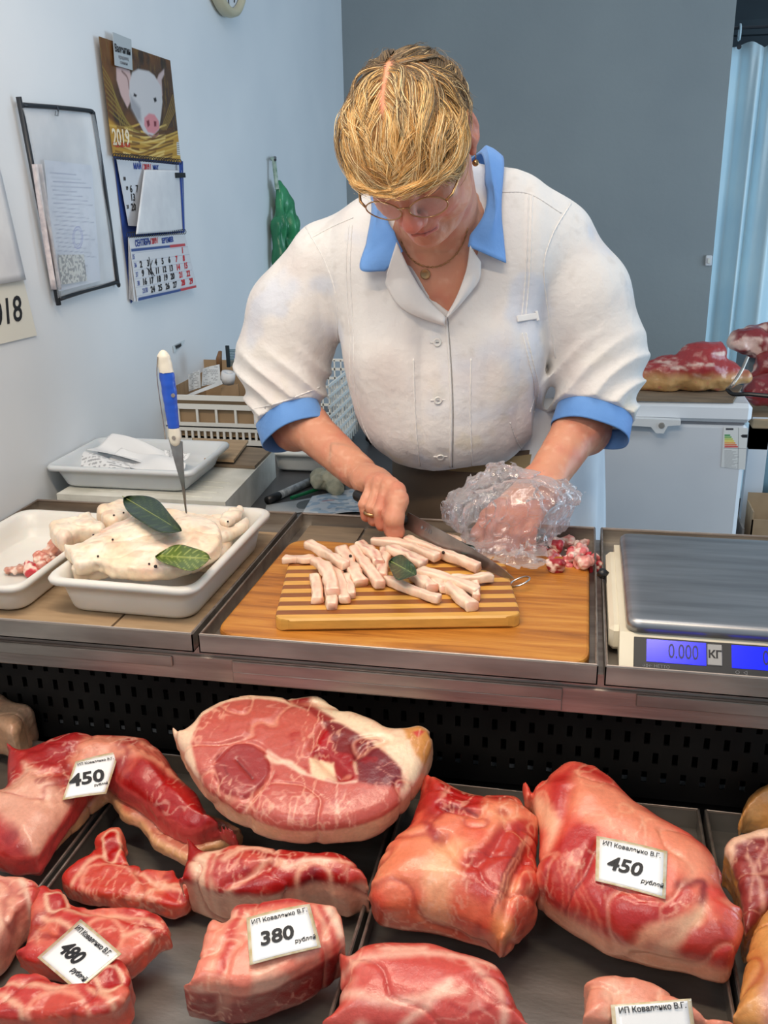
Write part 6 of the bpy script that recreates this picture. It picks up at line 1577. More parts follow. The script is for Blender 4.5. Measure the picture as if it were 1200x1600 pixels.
class SlabField: pass
def slab(name, outline, plane, thick, r, h=.0022, conv=(0, 0, 1.0), base=LARD, paint=None, m=None, amp=.003, freq=40, drop=.0, dropR=.04, grooves=(), zmin=None, label=None, cat='meat', parent=None, seed=1, warp=.003,
         extra=None, group=None, side=None, soft_side=.006, tilt_out=True, amp2=.0005, crease=.0025, cfreq=15):
    """a cut of meat: its outline read in the photo is set on its own plane (top) and given its thickness"""
    pts = np.array(outline, float) / conv[2] + [conv[0], conv[1]]
    top = plane.px(pts, -r * .5); botp = plane.px(pts, -thick + r * .5); mid = plane.px(pts, -thick / 2)
    if tilt_out:
        e_ = np.roll(mid, -1, 0) - np.roll(mid, 1, 0); on_ = np.stack([e_[:, 1], -e_[:, 0]], 1); on_ /= np.linalg.norm(on_, axis=1)[:, None] + 1e-9
        if np.sum(mid[:, 0] * np.roll(mid[:, 1], -1) - np.roll(mid[:, 0], -1) * mid[:, 1]) < 0: on_ = -on_
        t = smooth(-.45, .35, on_[:, 1])[:, None]; poly = top * t + botp * (1 - t)
    else: poly = top
    poly = catmull(poly, 4, closed=True)
    lo = np.array([poly[:, 0].min() - .015, poly[:, 1].min() - .015, -thick - .014]); hi = np.array([poly[:, 0].max() + .015, poly[:, 1].max() + .015, .022])
    n = np.ceil((hi - lo) / h).astype(int) + 1; ax = [lo[i] + h * np.arange(n[i]) for i in range(3)]
    U2 = np.stack(np.meshgrid(ax[0], ax[1], indexing='ij'), -1); d2 = polysd(poly, U2)
    dn = -drop * smooth(-dropR, 0, d2)
    gz = np.zeros_like(d2)
    for g in grooves:
        path, depth, wd = g; gp_ = catmull(plane.px(np.array(path, float) / conv[2] + [conv[0], conv[1]], 0), 5); e = linesd(gp_, U2); gz += depth * np.exp(-(e / wd) ** 2)
    Nn = ax[2][None, None, :]
    w = (d2 + r)[:, :, None]; q = np.abs(Nn - (dn - gz)[:, :, None] * .5 + thick / 2) - ((thick + (dn - gz)[:, :, None]) / 2 - r)
    f = (np.minimum(np.maximum(w, q), 0) + np.hypot(np.maximum(w, 0), np.maximum(q, 0)) - r).astype(np.float32)
    if extra is not None: f = extra(f, ax, plane, conv)
    band = np.nonzero(np.abs(f) < .02); P = np.stack([ax[i][band[i]] for i in range(3)], -1)
    f[band] += (amp * vnoise(P, freq, seed * 13, 3) + amp2 * vnoise(P, freq * 4.5, seed * 13 + 5, 2)).astype(np.float32)
    if crease: cr = np.abs(vnoise(P * [1, 1.5, .5], cfreq, seed * 23 + 1, 2)); f[band] += (crease * smooth(.10, 0, cr)).astype(np.float32)
    f[0] = 1; f[-1] = 1; f[:, 0] = 1; f[:, -1] = 1; f[:, :, 0] = np.abs(f[:, :, 0]) + .001; f[:, :, -1] = np.abs(f[:, :, -1]) + .001
    V, Q = nets(f, lo, h)
    p = Paint(plane, V[:, :2], base, 0, warp=warp, conv=conv, seed=seed, P3=V); p.n = V[:, 2]; p.d2 = polysd(poly, V[:, :2])
    p.P = p.P + .0009 * np.stack([vnoise(V, 170, seed + 61, 2), vnoise(V + 3, 170, seed + 62, 2)], 1)
    p.meat = m is None
    if paint: paint(p)
    if crease and m is None:
        cr = np.abs(vnoise(V * [1, 1.5, .5], cfreq, seed * 23 + 1, 2)); p.mix(.45 * smooth(.05, .0, cr), S(170, 50, 50) if seed % 2 else S(240, 190, 170))
        p.mix(.5 * smooth(.09, .02, np.abs(vnoise(V * [1.6, .6, 1], 60, seed + 71, 2))) * smooth(-.1, .3, vnoise(V, 20, seed + 73, 1)), S(246, 206, 188))
        p.c = np.clip(p.c, 0, 1) ** 1.3 * [1.0, .96, .86]
    if side is not None:
        p.mix(smooth(-r * 1.1, -r * 1.1 - soft_side, V[:, 2] + .003 * vnoise(V, 60, seed + 9, 2)), side)
    W = plane.w(V)
    if zmin is not None: W[:, 2] = np.maximum(W[:, 2], zmin)
    o = mesh_obj(name, W, Q, m or M['meat'], parent, col=np.clip(p.c, 0, 1), label=label, cat=cat, group=group)
    o_bvh[o.name] = (W, Q)
    return o
o_bvh = {}
def zplane(px, py, z, nx=0.0, ny=0.0): return Plane(at(px, py, Z=z), (nx, ny, 1))
Z4 = (0, 520, 2.143)
def lardpaint(p):
    p.speck(LARDY, 18, -.1, .5, .6, octs=2); p.speck(LPINK, 16, .25, .7, .45, seed=2, octs=2); p.speck(S(250, 240, 224), 30, .1, .5, .4, seed=4, octs=2); p.speck(S(226, 186, 150), 130, .2, .5, .35, seed=8, octs=2); p.speck(S(206, 150, 120), 44, .35, .6, .35, seed=9, octs=2)
    p.mix(.6 * smooth(-.012, -.02, p.n) , LARDY)
slab('lard_slab', [(215, 740), (270, 700), (350, 640), (440, 600), (500, 590), (570, 584), (640, 595), (720, 620), (738, 660), (715, 730), (640, 800), (560, 826), (400, 822), (330, 800), (262, 812), (250, 785)], zplane(200, 850, 1.022, .02, -.10), .030, .007, conv=Z4, paint=lardpaint, m=M['lard'], amp=.006, freq=22, drop=.006, amp2=.0012,
     label='largest lard slab on top, with both bay leaves and the knife stuck in it', cat='lard', h=.0022)
slab('lard_slab', [(180, 665), (240, 625), (300, 598), (312, 615), (350, 640), (340, 680), (270, 705), (215, 735), (175, 700)], zplane(115, 830, 1.012, .05, -.05), .034, .010, conv=Z4, paint=lardpaint, m=M['lard'], amp=.004, freq=30, seed=3, label='folded lard slab overhanging the left rim of the container', cat='lard')
slab('lard_slab', [(325, 625), (365, 595), (390, 568), (425, 565), (440, 600), (400, 640), (360, 665)], zplane(180, 810, 1.015, .1, .0), .03, .009, conv=Z4, paint=lardpaint, m=M['lard'], seed=4, label='small lard piece behind the largest slab, dotted with peppercorns', cat='lard')
slab('lard_slab', [(248, 790), (320, 780), (420, 790), (430, 825), (300, 826), (252, 815)], zplane(150, 892, 1.0, 0, -.1), .03, .010, conv=Z4, paint=lardpaint, m=M['lard'], seed=5, label='lard piece peeping out under the front of the largest slab', cat='lard')
slab('lard_slab', [(735, 625), (790, 582), (815, 585), (810, 605), (770, 645), (745, 650)], zplane(362, 806, 1.005), .016, .006, conv=Z4, paint=lardpaint, m=M['lard'], seed=6, amp=.002, label='pale lard strip rising at the right rim of the container', cat='lard')
slab('lard_slab', [(720, 660), (770, 650), (825, 618), (832, 640), (790, 680), (730, 710)], zplane(362, 825, .998), .018, .007, conv=Z4, paint=lardpaint, m=M['lard'], seed=7, amp=.002, label='lowest lard strip along the right wall of the container', cat='lard')
slab('lard_slab', [(590, 600), (760, 600), (760, 740), (640, 790), (560, 700)], zplane(310, 845, .985), .03, .010, conv=Z4, paint=lardpaint, m=M['lard'], seed=8, label='lard slab lying underneath the largest one', cat='lard')
def pepper(px, py, z, lab, r=.0022):
    p_ = at(px, py, Z=z); V, Q = vox(lambda q: np.linalg.norm(q - p_.astype(np.float32), axis=-1) - r + .0002 * vnoise(q, 900, 3), p_ - r * 1.6, p_ + r * 1.6, r * .45)
    mesh_obj('peppercorn', V, Q, mat('peppercorn', S(40, 32, 28), rough=.6) if 'peppercorn' not in bpy.data.materials else bpy.data.materials['peppercorn'], None, label=lab, cat='peppercorn', group='peppercorns on the lard')
def top_hit(objs, px, py):
    best = None
    r = unit(ray(px, py))
    for nm in objs:
        W, Q = o_bvh[nm]
        if nm not in _bv: _bv[nm] = BVHTree.FromPolygons([tuple(v) for v in W], [tuple(int(i) for i in q_) for q_ in Q])
        h_ = _bv[nm].ray_cast(Vector(CAM), Vector(r))
        if h_[0] is not None and (best is None or h_[3] < best[1]): best = (np.array(h_[0]), h_[3], np.array(h_[1]))
    return best
_bv = {}
lards = [k for k in o_bvh if k.startswith('lard_slab')]
for x, y, lab in ((243, 885, 'peppercorn lying left of the green bay leaf'), (233, 881, 'smaller peppercorn left of the green bay leaf'), (178, 805, 'peppercorn on the small piece behind the big lard slab'), (193, 801, 'peppercorn beside the dark bay leaf tip'), (146, 836, 'peppercorn at the left of the big lard slab'), (176, 843, 'peppercorn high on the left half of the big slab'), (153, 869, 'tiny peppercorn low on the left half of the big slab'), (356, 815, 'peppercorn on the right hand lard strip')):
    b_ = top_hit(lards, x, y)
    if b_ is not None:
        p_ = b_[0]; rr_ = .0026 if 'lying' in lab else .0017
        pepper(x, y, p_[2] + rr_ * .6, lab, rr_)
def leaf(tip0, tip1, wpx, Zs, col1, col2, label, curl=.004, side_tilt=0.0, objs=None, seed=0):
    """bay leaf between two places, following what it lies on"""
    na, nb_ = 40, 17; s_ = np.linspace(0, 1, na); u_ = np.linspace(-1, 1, nb_)
    a = np.array(tip0, float); b = np.array(tip1, float); d = b - a; nrm = np.array([-d[1], d[0]]) / np.linalg.norm(d)
    G = np.zeros((na, nb_, 3)); C_ = np.zeros((na, nb_, 3))
    c0_ = at(*((a + b) / 2), Z=Zs)
    hcache = top_hit(objs, *((a + b) / 2)) if objs else None
    z0 = (hcache[0][2] if hcache else Zs) + .004
    for i, s in enumerate(s_):
        wd = wpx * .5 * (math.sin(math.pi * s ** .85)) ** .75
        for j, u in enumerate(u_):
            q_ = a + d * s + nrm * (u * wd + 2.0 * math.sin(s * 9 + seed) * abs(u))
            hh = z0 + curl * (abs(u) ** 1.6) * (1 + .5 * math.sin(s * 8 + seed)) + side_tilt * u + .004 * math.sin(s * 3.1)
            G[i, j] = at(q_[0], q_[1], Z=hh)
            vein = abs(((s * 9 + abs(u) * 1.6) % 1) - .5) < .07
            mid = abs(u) < .06 / (1 - .6 * s)
            C_[i, j] = np.asarray(col1) * (1 - .35 * abs(u)) if not (vein or mid) else np.asarray(col2)
    e = empty('bay_leaf', c0_, label, 'leaf')
    mb = MB(); mb.grid(G, .0007); V = np.concatenate(mb.V)
    if np.cross(G[1, 8] - G[0, 8], G[1, 9] - G[1, 8])[2] < 0:
        mb = MB(); mb.grid(G[:, ::-1], .0007); V = np.concatenate(mb.V); C_ = C_[:, ::-1]
    if 'leaf_green' not in bpy.data.materials: mat('leaf_green', (1, 1, 1), attr=True, rough=.35, coat=.15, bump=.0004, bscale=300)
    mesh_obj('blade', V, mb.F, bpy.data.materials['leaf_green'], e, col=np.concatenate([C_.reshape(-1, 3)] * 2))
    MB().tube([G[0, 8] + (G[0, 8] - G[2, 8]) * .6, G[0, 8], G[6, 8] + [0, 0, .0004], G[18, 8] + [0, 0, .0004], G[32, 8] + [0, 0, .0002]], [.0008, .0008, .0007, .0005, .0003], 6).build('midrib', mat('leaf_rib_%d' % seed, S(150, 160, 96), rough=.4), e, smooth_=True)
leaf((194, 777), (283, 830), 42, 1.04, S(36, 56, 28), S(62, 80, 40), 'large dark green bay leaf lying near the knife on the lard', objs=lards, seed=1, side_tilt=.001)
leaf((327, 873), (243, 868), 38, 1.03, S(96, 116, 44), S(150, 160, 84), 'yellowish green bay leaf at the front of the lard slab', objs=lards, seed=2)

# ---- blue-handled knife standing in the lard
bt = top_hit(lards, 291, 792); kz = bt[0] if bt is not None else at(291, 792, Z=1.02)
YK = kz[1]
kf = empty('boning_knife', kz, 'knife with blue and cream handle standing upright in the lard', 'knife')
KPl = Plane((0, YK, 1.1), (0, -1, 0))
bl_ = KPl.px([(263, 683), (285, 690), (286, 715), (288, 750), (291, 790), (292.5, 806), (290, 800), (284, 760), (272, 718)])
mb = MB(); mb.prism(bl_, KPl.O + np.array([0, .0009, 0]), KPl.U, KPl.V, KPl.N, .0018); mb.build('blade', bpy.data.materials['blade_steel'], kf)
ctl = [(274, 690), (272, 672), (269, 650), (266, 625), (263, 600), (259, 578), (256, 562), (255, 553)]; rad = [.0115, .0105, .0120, .0140, .0145, .0135, .0115, .0100]
P_ = np.array([KPl.w(np.append(KPl.px([c])[0], 0)) for c in ctl])
sd = Sdf(); 
for i in range(len(P_) - 1): sd.ell((P_[i] + P_[i + 1]) / 2, (rad[i] * .85, .0085, np.linalg.norm(P_[i] - P_[i + 1]) * .75), k=.006)
sd.chain(P_, np.array(rad) * .62, k=.004)
V, Q = vox(sd, P_.min(0) - .02, P_.max(0) + .02, .0013)
def zz(y): return at(265, y, Y=YK)[2]
for nm, lo_, hi_, c in (('bolster_grip', zz(700), zz(668), S(222, 216, 200)), ('blue_grip', zz(668), zz(582), S(36, 84, 190)), ('end_grip', zz(582), zz(540), S(222, 216, 200))):
    k_ = (V[:, 2] > lo_) & (V[:, 2] <= hi_); Qk = Q[k_[Q].sum(1) >= 2]; u_ = np.unique(Qk); mp = np.full(len(V), -1); mp[u_] = np.arange(len(u_))
    if len(Qk): mesh_obj(nm, V[u_], mp[Qk], mat(nm, c, rough=.3), kf, label={'bolster_grip': 'cream plastic bolster', 'blue_grip': 'blue plastic grip', 'end_grip': 'cream plastic end'}[nm])
MB().tube(catmull([KPl.w(np.append(KPl.px([c])[0], .0088)) for c in ((262, 684), (259, 660), (253, 620), (249, 585), (250, 556))], 5), .0008, 5).build('tang_edge', M['steel'], kf)
for c in ((274, 616), (275, 682)): MB().lathe([(.0001, .0010), (.003, .0010), (.0034, 0)], O=KPl.w(np.append(KPl.px([c])[0], .0088)), ax=(0, -1, 0), n=16).build('rivet', M['steel'], kf)

# ---- scraps in the left container
def chunk(name, px, py, z, sz, seed, red, label, group, cat='meat scrap', h=.0018, m='meat'):
    c = at(px, py, Z=z); rng_ = np.random.RandomState(seed); s_ = Sdf()
    for k in range(4): s_.ell(c + rng_.uniform(-.8, .8, 3) * sz * [1, 1, .4], sz * rng_.uniform(.3, .95, 3), k=sz * .5)
    V, Q = vox(s_, c - sz * 2.2, c + sz * 2.2, h, disp=lambda p, f: sz * .55 * vnoise(p, .9 / sz, seed, 3) + sz * .35 * np.abs(vnoise(p, .6 / sz, seed + 2, 1)))
    c_ = np.tile(np.asarray(red), (len(V), 1)); c_ = mixc(c_, smooth(.05, .3, vnoise(V * [1, 1, 1.6], 90, seed + 3, 2)) * .95, S(240, 212, 196)); c_ = mixc(c_, .5 * smooth(.2, .5, vnoise(V, 90, seed + 7, 2)), S(150, 24, 34))
    return mesh_obj(name, V, Q, M[m], None, col=c_, label=label, cat=cat, group=group)
for k, (x, y, sz, red, lab) in enumerate(((28, 886, .013, S(196, 140, 120), 'pale fatty scrap at the left of the scraps'), (48, 890, .016, S(196, 44, 58), 'bright red scrap in front'), (66, 872, .014, S(206, 130, 112), 'pinkish scrap in the middle of the scraps'), (80, 862, .018, S(206, 140, 116), 'largest tan scrap against the container wall'), (85, 880, .012, S(200, 130, 110), 'small scrap beneath the largest one'), (70, 882, .010, S(190, 120, 104), 'smallest rounded scrap between the others'))):
    chunk('meat_scrap', x, y, .950, sz, 100 + k, red, lab + ' in the left container', 'scraps in the left container')
# ---- trimmings behind the wooden board
tr = [(852, 864), (866, 868), (872, 852), (884, 846), (888, 860), (898, 868), (880, 876), (906, 858), (916, 866), (924, 874), (928, 886), (912, 880), (858, 876), (895, 882), (870, 880), (902, 848)]
for k, (x, y) in enumerate(tr):
    chunk('meat_trimming', x, y, ZC + .012 + .010 * (k % 3), .0105 + .003 * (k % 4) / 3, 200 + k, (S(196, 50, 62), S(214, 110, 110), S(160, 30, 44), S(226, 150, 140))[k % 4], 'red and white meat trimming in the pile behind the wooden board', 'meat trimmings behind the board', h=.0016, cat='meat trimming')

# ---- bacon strips on the striped board
Z5 = (400, 700, 2.143)
def strip_meat(pts, wpx, z, hgt, seed, label, tone=0, hside=1):
    P2 = np.array(pts, float) / Z5[2] + [Z5[0], Z5[1]]
    n = 26
    q_ = catmull(P2, 8) if len(P2) > 2 else P2
    cs = np.concatenate([[0], np.cumsum(np.linalg.norm(np.diff(q_, axis=0), axis=1))]); t = np.linspace(0, cs[-1], n); q_ = np.stack([np.interp(t, cs, q_[:, i]) for i in (0, 1)], 1)
    z_ = np.broadcast_to(np.asarray(z, float), (2,)); 
    P = np.array([at(x, y + 0, Z=z_[0] + (z_[1] - z_[0]) * i / (n - 1) + hgt * .5 + .0015 * math.sin(i * .35 + seed)) for i, (x, y) in enumerate(q_)])
    T = np.gradient(P, axis=0); T /= np.linalg.norm(T, axis=1)[:, None]; B_ = np.cross([0, 0, 1.0], T); B_ /= np.linalg.norm(B_, axis=1)[:, None]
    Nn = np.cross(T, B_)
    dpt = np.linalg.norm(P.mean(0) - CAM); w_ = wpx / Z5[2] / F * dpt * 1.05
    m_ = 24; a = np.arange(m_) * 2 * np.pi / m_; cs_, sn = np.cos(a), np.sin(a)
    ex = np.sign(cs_) * np.abs(cs_) ** .5; ey = np.sign(sn) * np.abs(sn) ** .5
    V = []; C_ = []
    for i in range(-1, n + 1):
        ii = min(max(i, 0), n - 1); sc1 = .80 if i in (-1, n) else 1.0
        tw = .12 * math.sin(i * .3 + seed)
        wob = 1 + .06 * math.sin(i * .7 + seed * 2)
        base_ = P[ii] + (T[ii] * (-.0012 if i == -1 else .0012 if i == n else 0))
        ring_ = base_ + (w_ / 2 * sc1 * wob) * ex[:, None] * B_[ii] + (hgt / 2 * sc1) * (ey + tw * ex)[:, None] * Nn[ii]
        V.append(ring_)
        c = np.tile(S(240, 212, 188), (m_, 1)); e = hside * ex
        c = mixc(c, .9 * smooth(.55, .85, e), S(222, 156, 124)); 
        c = mixc(c, (.55 + .1 * tone) * smooth(.35, .1, np.abs(e + .25 + .12 * math.sin(i * .4 + seed))), S(226, 158, 140) if tone < 2 else S(196, 110, 104))
        C_.append(c)
    V = np.concatenate(V); C_ = np.concatenate(C_); k = n + 2
    V = V + (.0016 * vnoise(V, 60, seed, 2))[:, None] * np.array([1, 1, 1]); C_ = mixc(C_, .3 * smooth(.1, .5, vnoise(V, 30, seed + 4, 2)), S(232, 180, 156))
    Fc = [(i * m_ + j, i * m_ + (j + 1) % m_, (i + 1) * m_ + (j + 1) % m_, (i + 1) * m_ + j) for i in range(k - 1) for j in range(m_)] + [tuple(range(m_))[::-1], tuple(range((k - 1) * m_, k * m_))]
    V[:, 2] = np.maximum(V[:, 2], zb2 + .0003)
    o = mesh_obj('bacon_strip', V, Fc, M['lard'], None, col=C_, label=label, cat='bacon strip', group='bacon strips on the striped board'); o_bvh[o.name] = (V, Fc); return o
zs0 = zb2
ST = [([(95, 372), (150, 373), (197, 371)], 36, zs0, .010, 'flat pale strip lying farthest left on the striped board', 0),
      ([(195, 430), (205, 470), (205, 512)], 36, zs0, .012, 'short upright strip leaning left at the front left cluster', 0),
      ([(238, 440), (248, 480), (255, 530)], 36, zs0, .012, 'strip ending nearest the viewer in the left cluster', 0),
      ([(200, 378), (230, 400), (250, 440), (258, 482)], 44, zs0 + .010, .012, 'bent strip lying on top of the left cluster', 1),
      ([(268, 400), (285, 450), (298, 508)], 36, zs0, .012, 'speckled white strip right of the bent strip', 0),
      ([(300, 430), (312, 460), (322, 492)], 30, zs0, .011, 'short strip pressed against the speckled one', 0),
      ([(176, 322), (235, 352), (302, 392)], 34, zs0 + .012, .013, 'slanting strip across the back left with a pink side', 1),
      ([(285, 340), (315, 390), (352, 452)], 46, zs0, .014, 'white strip carrying a peppercorn', 0),
      ([(328, 336), (370, 395), (415, 458)], 36, zs0 + .004, .013, 'long pink-edged strip left of the bay leaf', 1),
      ([(345, 322), (380, 345), (412, 385)], 40, zs0 + .008, .013, 'streaky strip behind the bay leaf', 3),
      ([(432, 345), (425, 390), (418, 430)], 40, zs0 + .002, .013, 'short white strip touching the leaf on its left', 2),
      ([(392, 312), (470, 318), (545, 340), (605, 368)], 34, zs0 + .004, .013, 'long pale strip along the back edge of the board', 0),
      ([(452, 335), (500, 355), (560, 388)], 44, zs0 + .010, .012, 'pink strip lying over the long pale one', 2),
      ([(505, 308), (590, 342), (670, 370), (745, 400)], 30, zs0 + .002, .016, 'tan-skinned strip beneath the knife blade', 1),
      ([(640, 300), (665, 306), (695, 318)], 26, zs0, .010, 'white strip end behind the knife blade', 0),
      ([(530, 425), (560, 448), (590, 470)], 44, zs0, .014, 'stubby strip right of the bay leaf', 1),
      ([(592, 440), (612, 455), (632, 474)], 34, zs0, .012, 'small strip end between the stubby strip and the crossed pair', 0),
      ([(438, 440), (500, 468), (560, 490), (612, 506)], 30, zs0 + .001, .012, 'slim tapering strip in front of the bay leaf', 0),
      ([(552, 412), (640, 440), (742, 478)], 38, zs0 + .006, .012, 'long strip crossing under the knife tip', 0),
      ([(655, 440), (720, 440), (785, 432)], 32, zs0 + .002, .013, 'strip pointing to the right edge of the board', 0),
      ([(733, 452), (736, 475), (738, 500)], 26, zs0 + .002, .013, 'tiny cube-like strip end at the right', 0),
      ([(640, 462), (680, 495), (722, 532)], 46, zs0, .015, 'thick strip nearest the viewer on the right', 0)]
for i, (pts, w_, z, hg, lab, tone) in enumerate(ST): strip_meat(pts, w_, z, hg, i + 1, lab, tone)
strips = [k for k in o_bvh if k.startswith('bacon_strip')]
leaf((447 / 2.143 + 400, 378 / 2.143 + 700), (535 / 2.143 + 400, 425 / 2.143 + 700), 36, zs0 + .02, S(44, 66, 36), S(76, 96, 56), 'torn dark bay leaf among the bacon strips', objs=strips, seed=3)
leaf((668 / 2.143 + 400, 320 / 2.143 + 700), (742 / 2.143 + 400, 352 / 2.143 + 700), 16, zs0 + .004, S(34, 48, 34), S(56, 70, 48), 'dark bay leaf half hidden behind the knife blade', seed=4)
for x, y, lab in ((316, 362, 'peppercorn on the white strip of the striped board'), (627, 350, 'peppercorn on the tan-skinned strip beneath the blade')):
    x, y = x / 2.143 + 400, y / 2.143 + 700; b_ = top_hit(strips, x, y)
    if b_ is not None: pepper(x, y, b_[0][2] + .001, lab, .0026)
# ================================================================ meat in the display case
ZF = .6825
A7 = (0, 1060, 2.0); A8 = (560, 1060, 1.875)
FATC = S(238, 208, 190); FATY = S(240, 216, 186); MR_ = S(190, 44, 44); MDK = S(134, 24, 32); MPK = S(222, 120, 106); SALM = S(222, 104, 84); TAN = S(220, 168, 112)
def streaks(p, col, f, lo, hi, amt, seed, st): p.speck(col, f, lo, hi, amt, seed=seed, stretch=st)

# -- ham slice with the bone
def ham(p):
    p.speck(S(246, 226, 208), 30, .0, .5, .6); p.speck(S(232, 190, 168), 45, .3, .6, .5, seed=2)
    p.poly([(598, 195), (630, 115), (690, 72), (800, 58), (900, 72), (985, 105), (1015, 155), (990, 215), (975, 285), (1040, 322), (1110, 305), (1200, 300), (1255, 325), (1245, 385), (1190, 432), (1080, 475), (950, 484), (840, 458), (740, 412), (655, 345), (612, 275)], S(206, 116, 108), .003)
    p.speck(S(196, 96, 92), 40, .0, .5, .0)
    p.poly([(880, 55), (985, 50), (1010, 90), (1050, 125), (1010, 140), (960, 95)], S(170, 66, 64), .003)
    p.poly([(1010, 128), (1060, 138), (1150, 190), (1205, 235), (1255, 280), (1262, 330), (1180, 335), (1115, 325), (1110, 260), (1040, 240), (1018, 180)], S(146, 52, 58), .003)
    p.poly([(1110, 255), (1145, 205), (1195, 235), (1250, 285), (1250, 325), (1150, 330)], S(140, 50, 62), .002)
    p.line([(1108, 258), (1140, 215), (1165, 195), (1200, 190)], S(196, 120, 116), .0022, .0015, .8)
    p.poly([(680, 235), (720, 205), (775, 200), (825, 225), (842, 280), (820, 335), (760, 368), (700, 350), (668, 300)], S(176, 74, 74), .002)
    p.line([(668, 260), (680, 235), (720, 205), (775, 198), (828, 222), (846, 280), (822, 338), (760, 370), (700, 352), (665, 305), (664, 262)], S(222, 150, 140), .0026, .0016, .9)
    p.line([(740, 250), (770, 285), (790, 310)], S(120, 40, 44), .002, .001, .8); p.line([(700, 260), (715, 300)], S(140, 50, 50), .002, .001, .7)
    p.poly([(712, 400), (760, 372), (830, 335), (850, 285), (868, 300), (850, 350), (800, 390), (750, 412)], S(200, 100, 96), .002)
    p.line([(835, 225), (880, 260), (930, 285), (975, 300), (1040, 325), (1110, 325)], S(238, 206, 196), .0040, .002, .9); p.line([(835, 240), (860, 262), (900, 262), (950, 290)], S(244, 220, 206), .006, .003, .9)
    p.line([(850, 290), (830, 345), (770, 385), (712, 405)], S(232, 190, 180), .0022, .0015, .8)
    p.line([(975, 140), (940, 150), (860, 110), (760, 90)], S(222, 150, 140), .0012, .001, .5)
    p.poly([(970, 230), (1010, 150), (1035, 175), (1045, 225), (1100, 240), (1108, 320), (1060, 325), (1040, 270), (1000, 245)], S(176, 30, 40), .003)
    p.poly([(968, 245), (1000, 238), (1040, 255), (1046, 290), (1012, 320), (975, 300)], S(244, 218, 196), .002); p.poly([(990, 190), (1020, 165), (1030, 200), (1000, 225)], S(190, 20, 40), .004)
    for k in range(7): p.line([(1000 + 16 * k, 330 + 4 * k), (1040 + 12 * k, 400 + 5 * k), (1060 + 10 * k, 430)], S(226, 160, 150), .0012, .001, .55)
    p.line([(1055, 330), (1050, 390), (1060, 425)], S(240, 200, 190), .0022, .001, .8)
    p.speck(S(236, 186, 176), 110, .32, .5, .55, seed=11, stretch=(1, 1.6, 1)); p.speck(S(180, 40, 48), 45, .45, .6, .5, seed=12)
    p.poly([(1255, 150), (1310, 142), (1345, 160), (1350, 205), (1332, 250), (1300, 230), (1270, 190)], TAN, .004); p.poly([(1285, 165), (1325, 158), (1300, 185)], S(214, 100, 96), .002)
    p.line([(985, 60), (1060, 110), (1150, 150), (1230, 200), (1290, 260), (1300, 310)], S(248, 232, 214), .014, .006, .9)
    p.mix(smooth(-.016, -.022, p.n), S(236, 200, 172))
pl = Plane(at(475, 1200, Z=.835), (0.02, -.30, 1))
ham_o = slab('ham_slice', [(556, 205), (570, 168), (600, 138), (625, 100), (680, 60), (760, 45), (850, 48), (920, 52), (990, 50), (1040, 78), (1100, 98), (1160, 118), (1215, 148), (1262, 150), (1310, 140), (1342, 156), (1350, 200), (1338, 266), (1318, 320), (1280, 410), (1200, 480), (1100, 515), (980, 526), (880, 515), (780, 480), (690, 430), (625, 360), (585, 285), (562, 235)],
     pl, .055, .013, conv=A7, base=S(242, 216, 198), paint=ham, amp=.0030, freq=22, seed=2, warp=.0028, h=.0019, tilt_out=True, drop=.004, dropR=.03,
     grooves=[([(668, 260), (720, 205), (775, 198), (828, 222), (846, 280), (822, 338), (760, 370)], .0030, .0030), ([(1000, 240), (1040, 280), (1060, 300)], .010, .008), ([(740, 250), (770, 285), (790, 310)], .003, .003), ([(975, 210), (1010, 150)], .005, .005), ([(1108, 258), (1140, 215), (1200, 195)], .003, .003), ([(712, 405), (770, 385), (850, 300)], .003, .003)],
     label='big round ham slice with white fat rim and central bone, on top', cat='meat')

# -- long shank cut at the left
def shank(p):
    streaks(p, MDK, 22, -.1, .5, .7, 2, (1, 1, 1)); streaks(p, MPK, 26, .1, .5, .6, 3, (1.6, .7, 1))
    p.poly([(0, 330), (60, 300), (140, 290), (230, 360), (270, 400), (190, 500), (130, 560), (60, 480), (0, 420), (-60, 400), (-60, 330)], S(232, 186, 170), .010, .9); p.poly([(60, 250), (120, 290), (70, 300)], S(232, 190, 176), .006)
    p.poly([(240, 180), (300, 160), (440, 165), (500, 210), (560, 260), (600, 320), (560, 300), (480, 260), (380, 230), (300, 240), (240, 300), (220, 240)], S(230, 170, 150), .008, .85)
    p.poly([(70, 205), (150, 180), (240, 160), (270, 180), (230, 220), (200, 270), (130, 280), (80, 250)], S(176, 54, 60), .006, .85)
    p.poly([(350, 300), (420, 270), (520, 300), (620, 380), (700, 460), (560, 490), (470, 420), (400, 380)], S(184, 34, 36), .005, .9)
    for k in range(7): p.line([(360 + 14 * k, 320 + 6 * k), (450 + 16 * k, 360 + 10 * k), (600 + 14 * k, 450 + 6 * k)], S(226, 130, 116), .0016, .0012, .6)
    p.line([(380, 380), (440, 420), (500, 480), (560, 500), (640, 470)], S(244, 214, 196), .007, .003, .9)
    for k in range(6): p.line([(400 + 26 * k, 180 + 10 * k), (430 + 30 * k, 215 + 14 * k)], S(176, 50, 50), .004, .003, .7)
    p.speck(S(150, 40, 60), 34, .2, .5, .5, seed=14); p.poly([(-60, 500), (0, 500), (70, 520), (150, 540), (60, 620), (-60, 590)], S(186, 40, 46), .010, .8); p.speck(S(244, 216, 204), 120, .35, .5, .5, seed=15)
plS = Plane(at(200, 1240, Z=.79), (.05, -.18, 1))
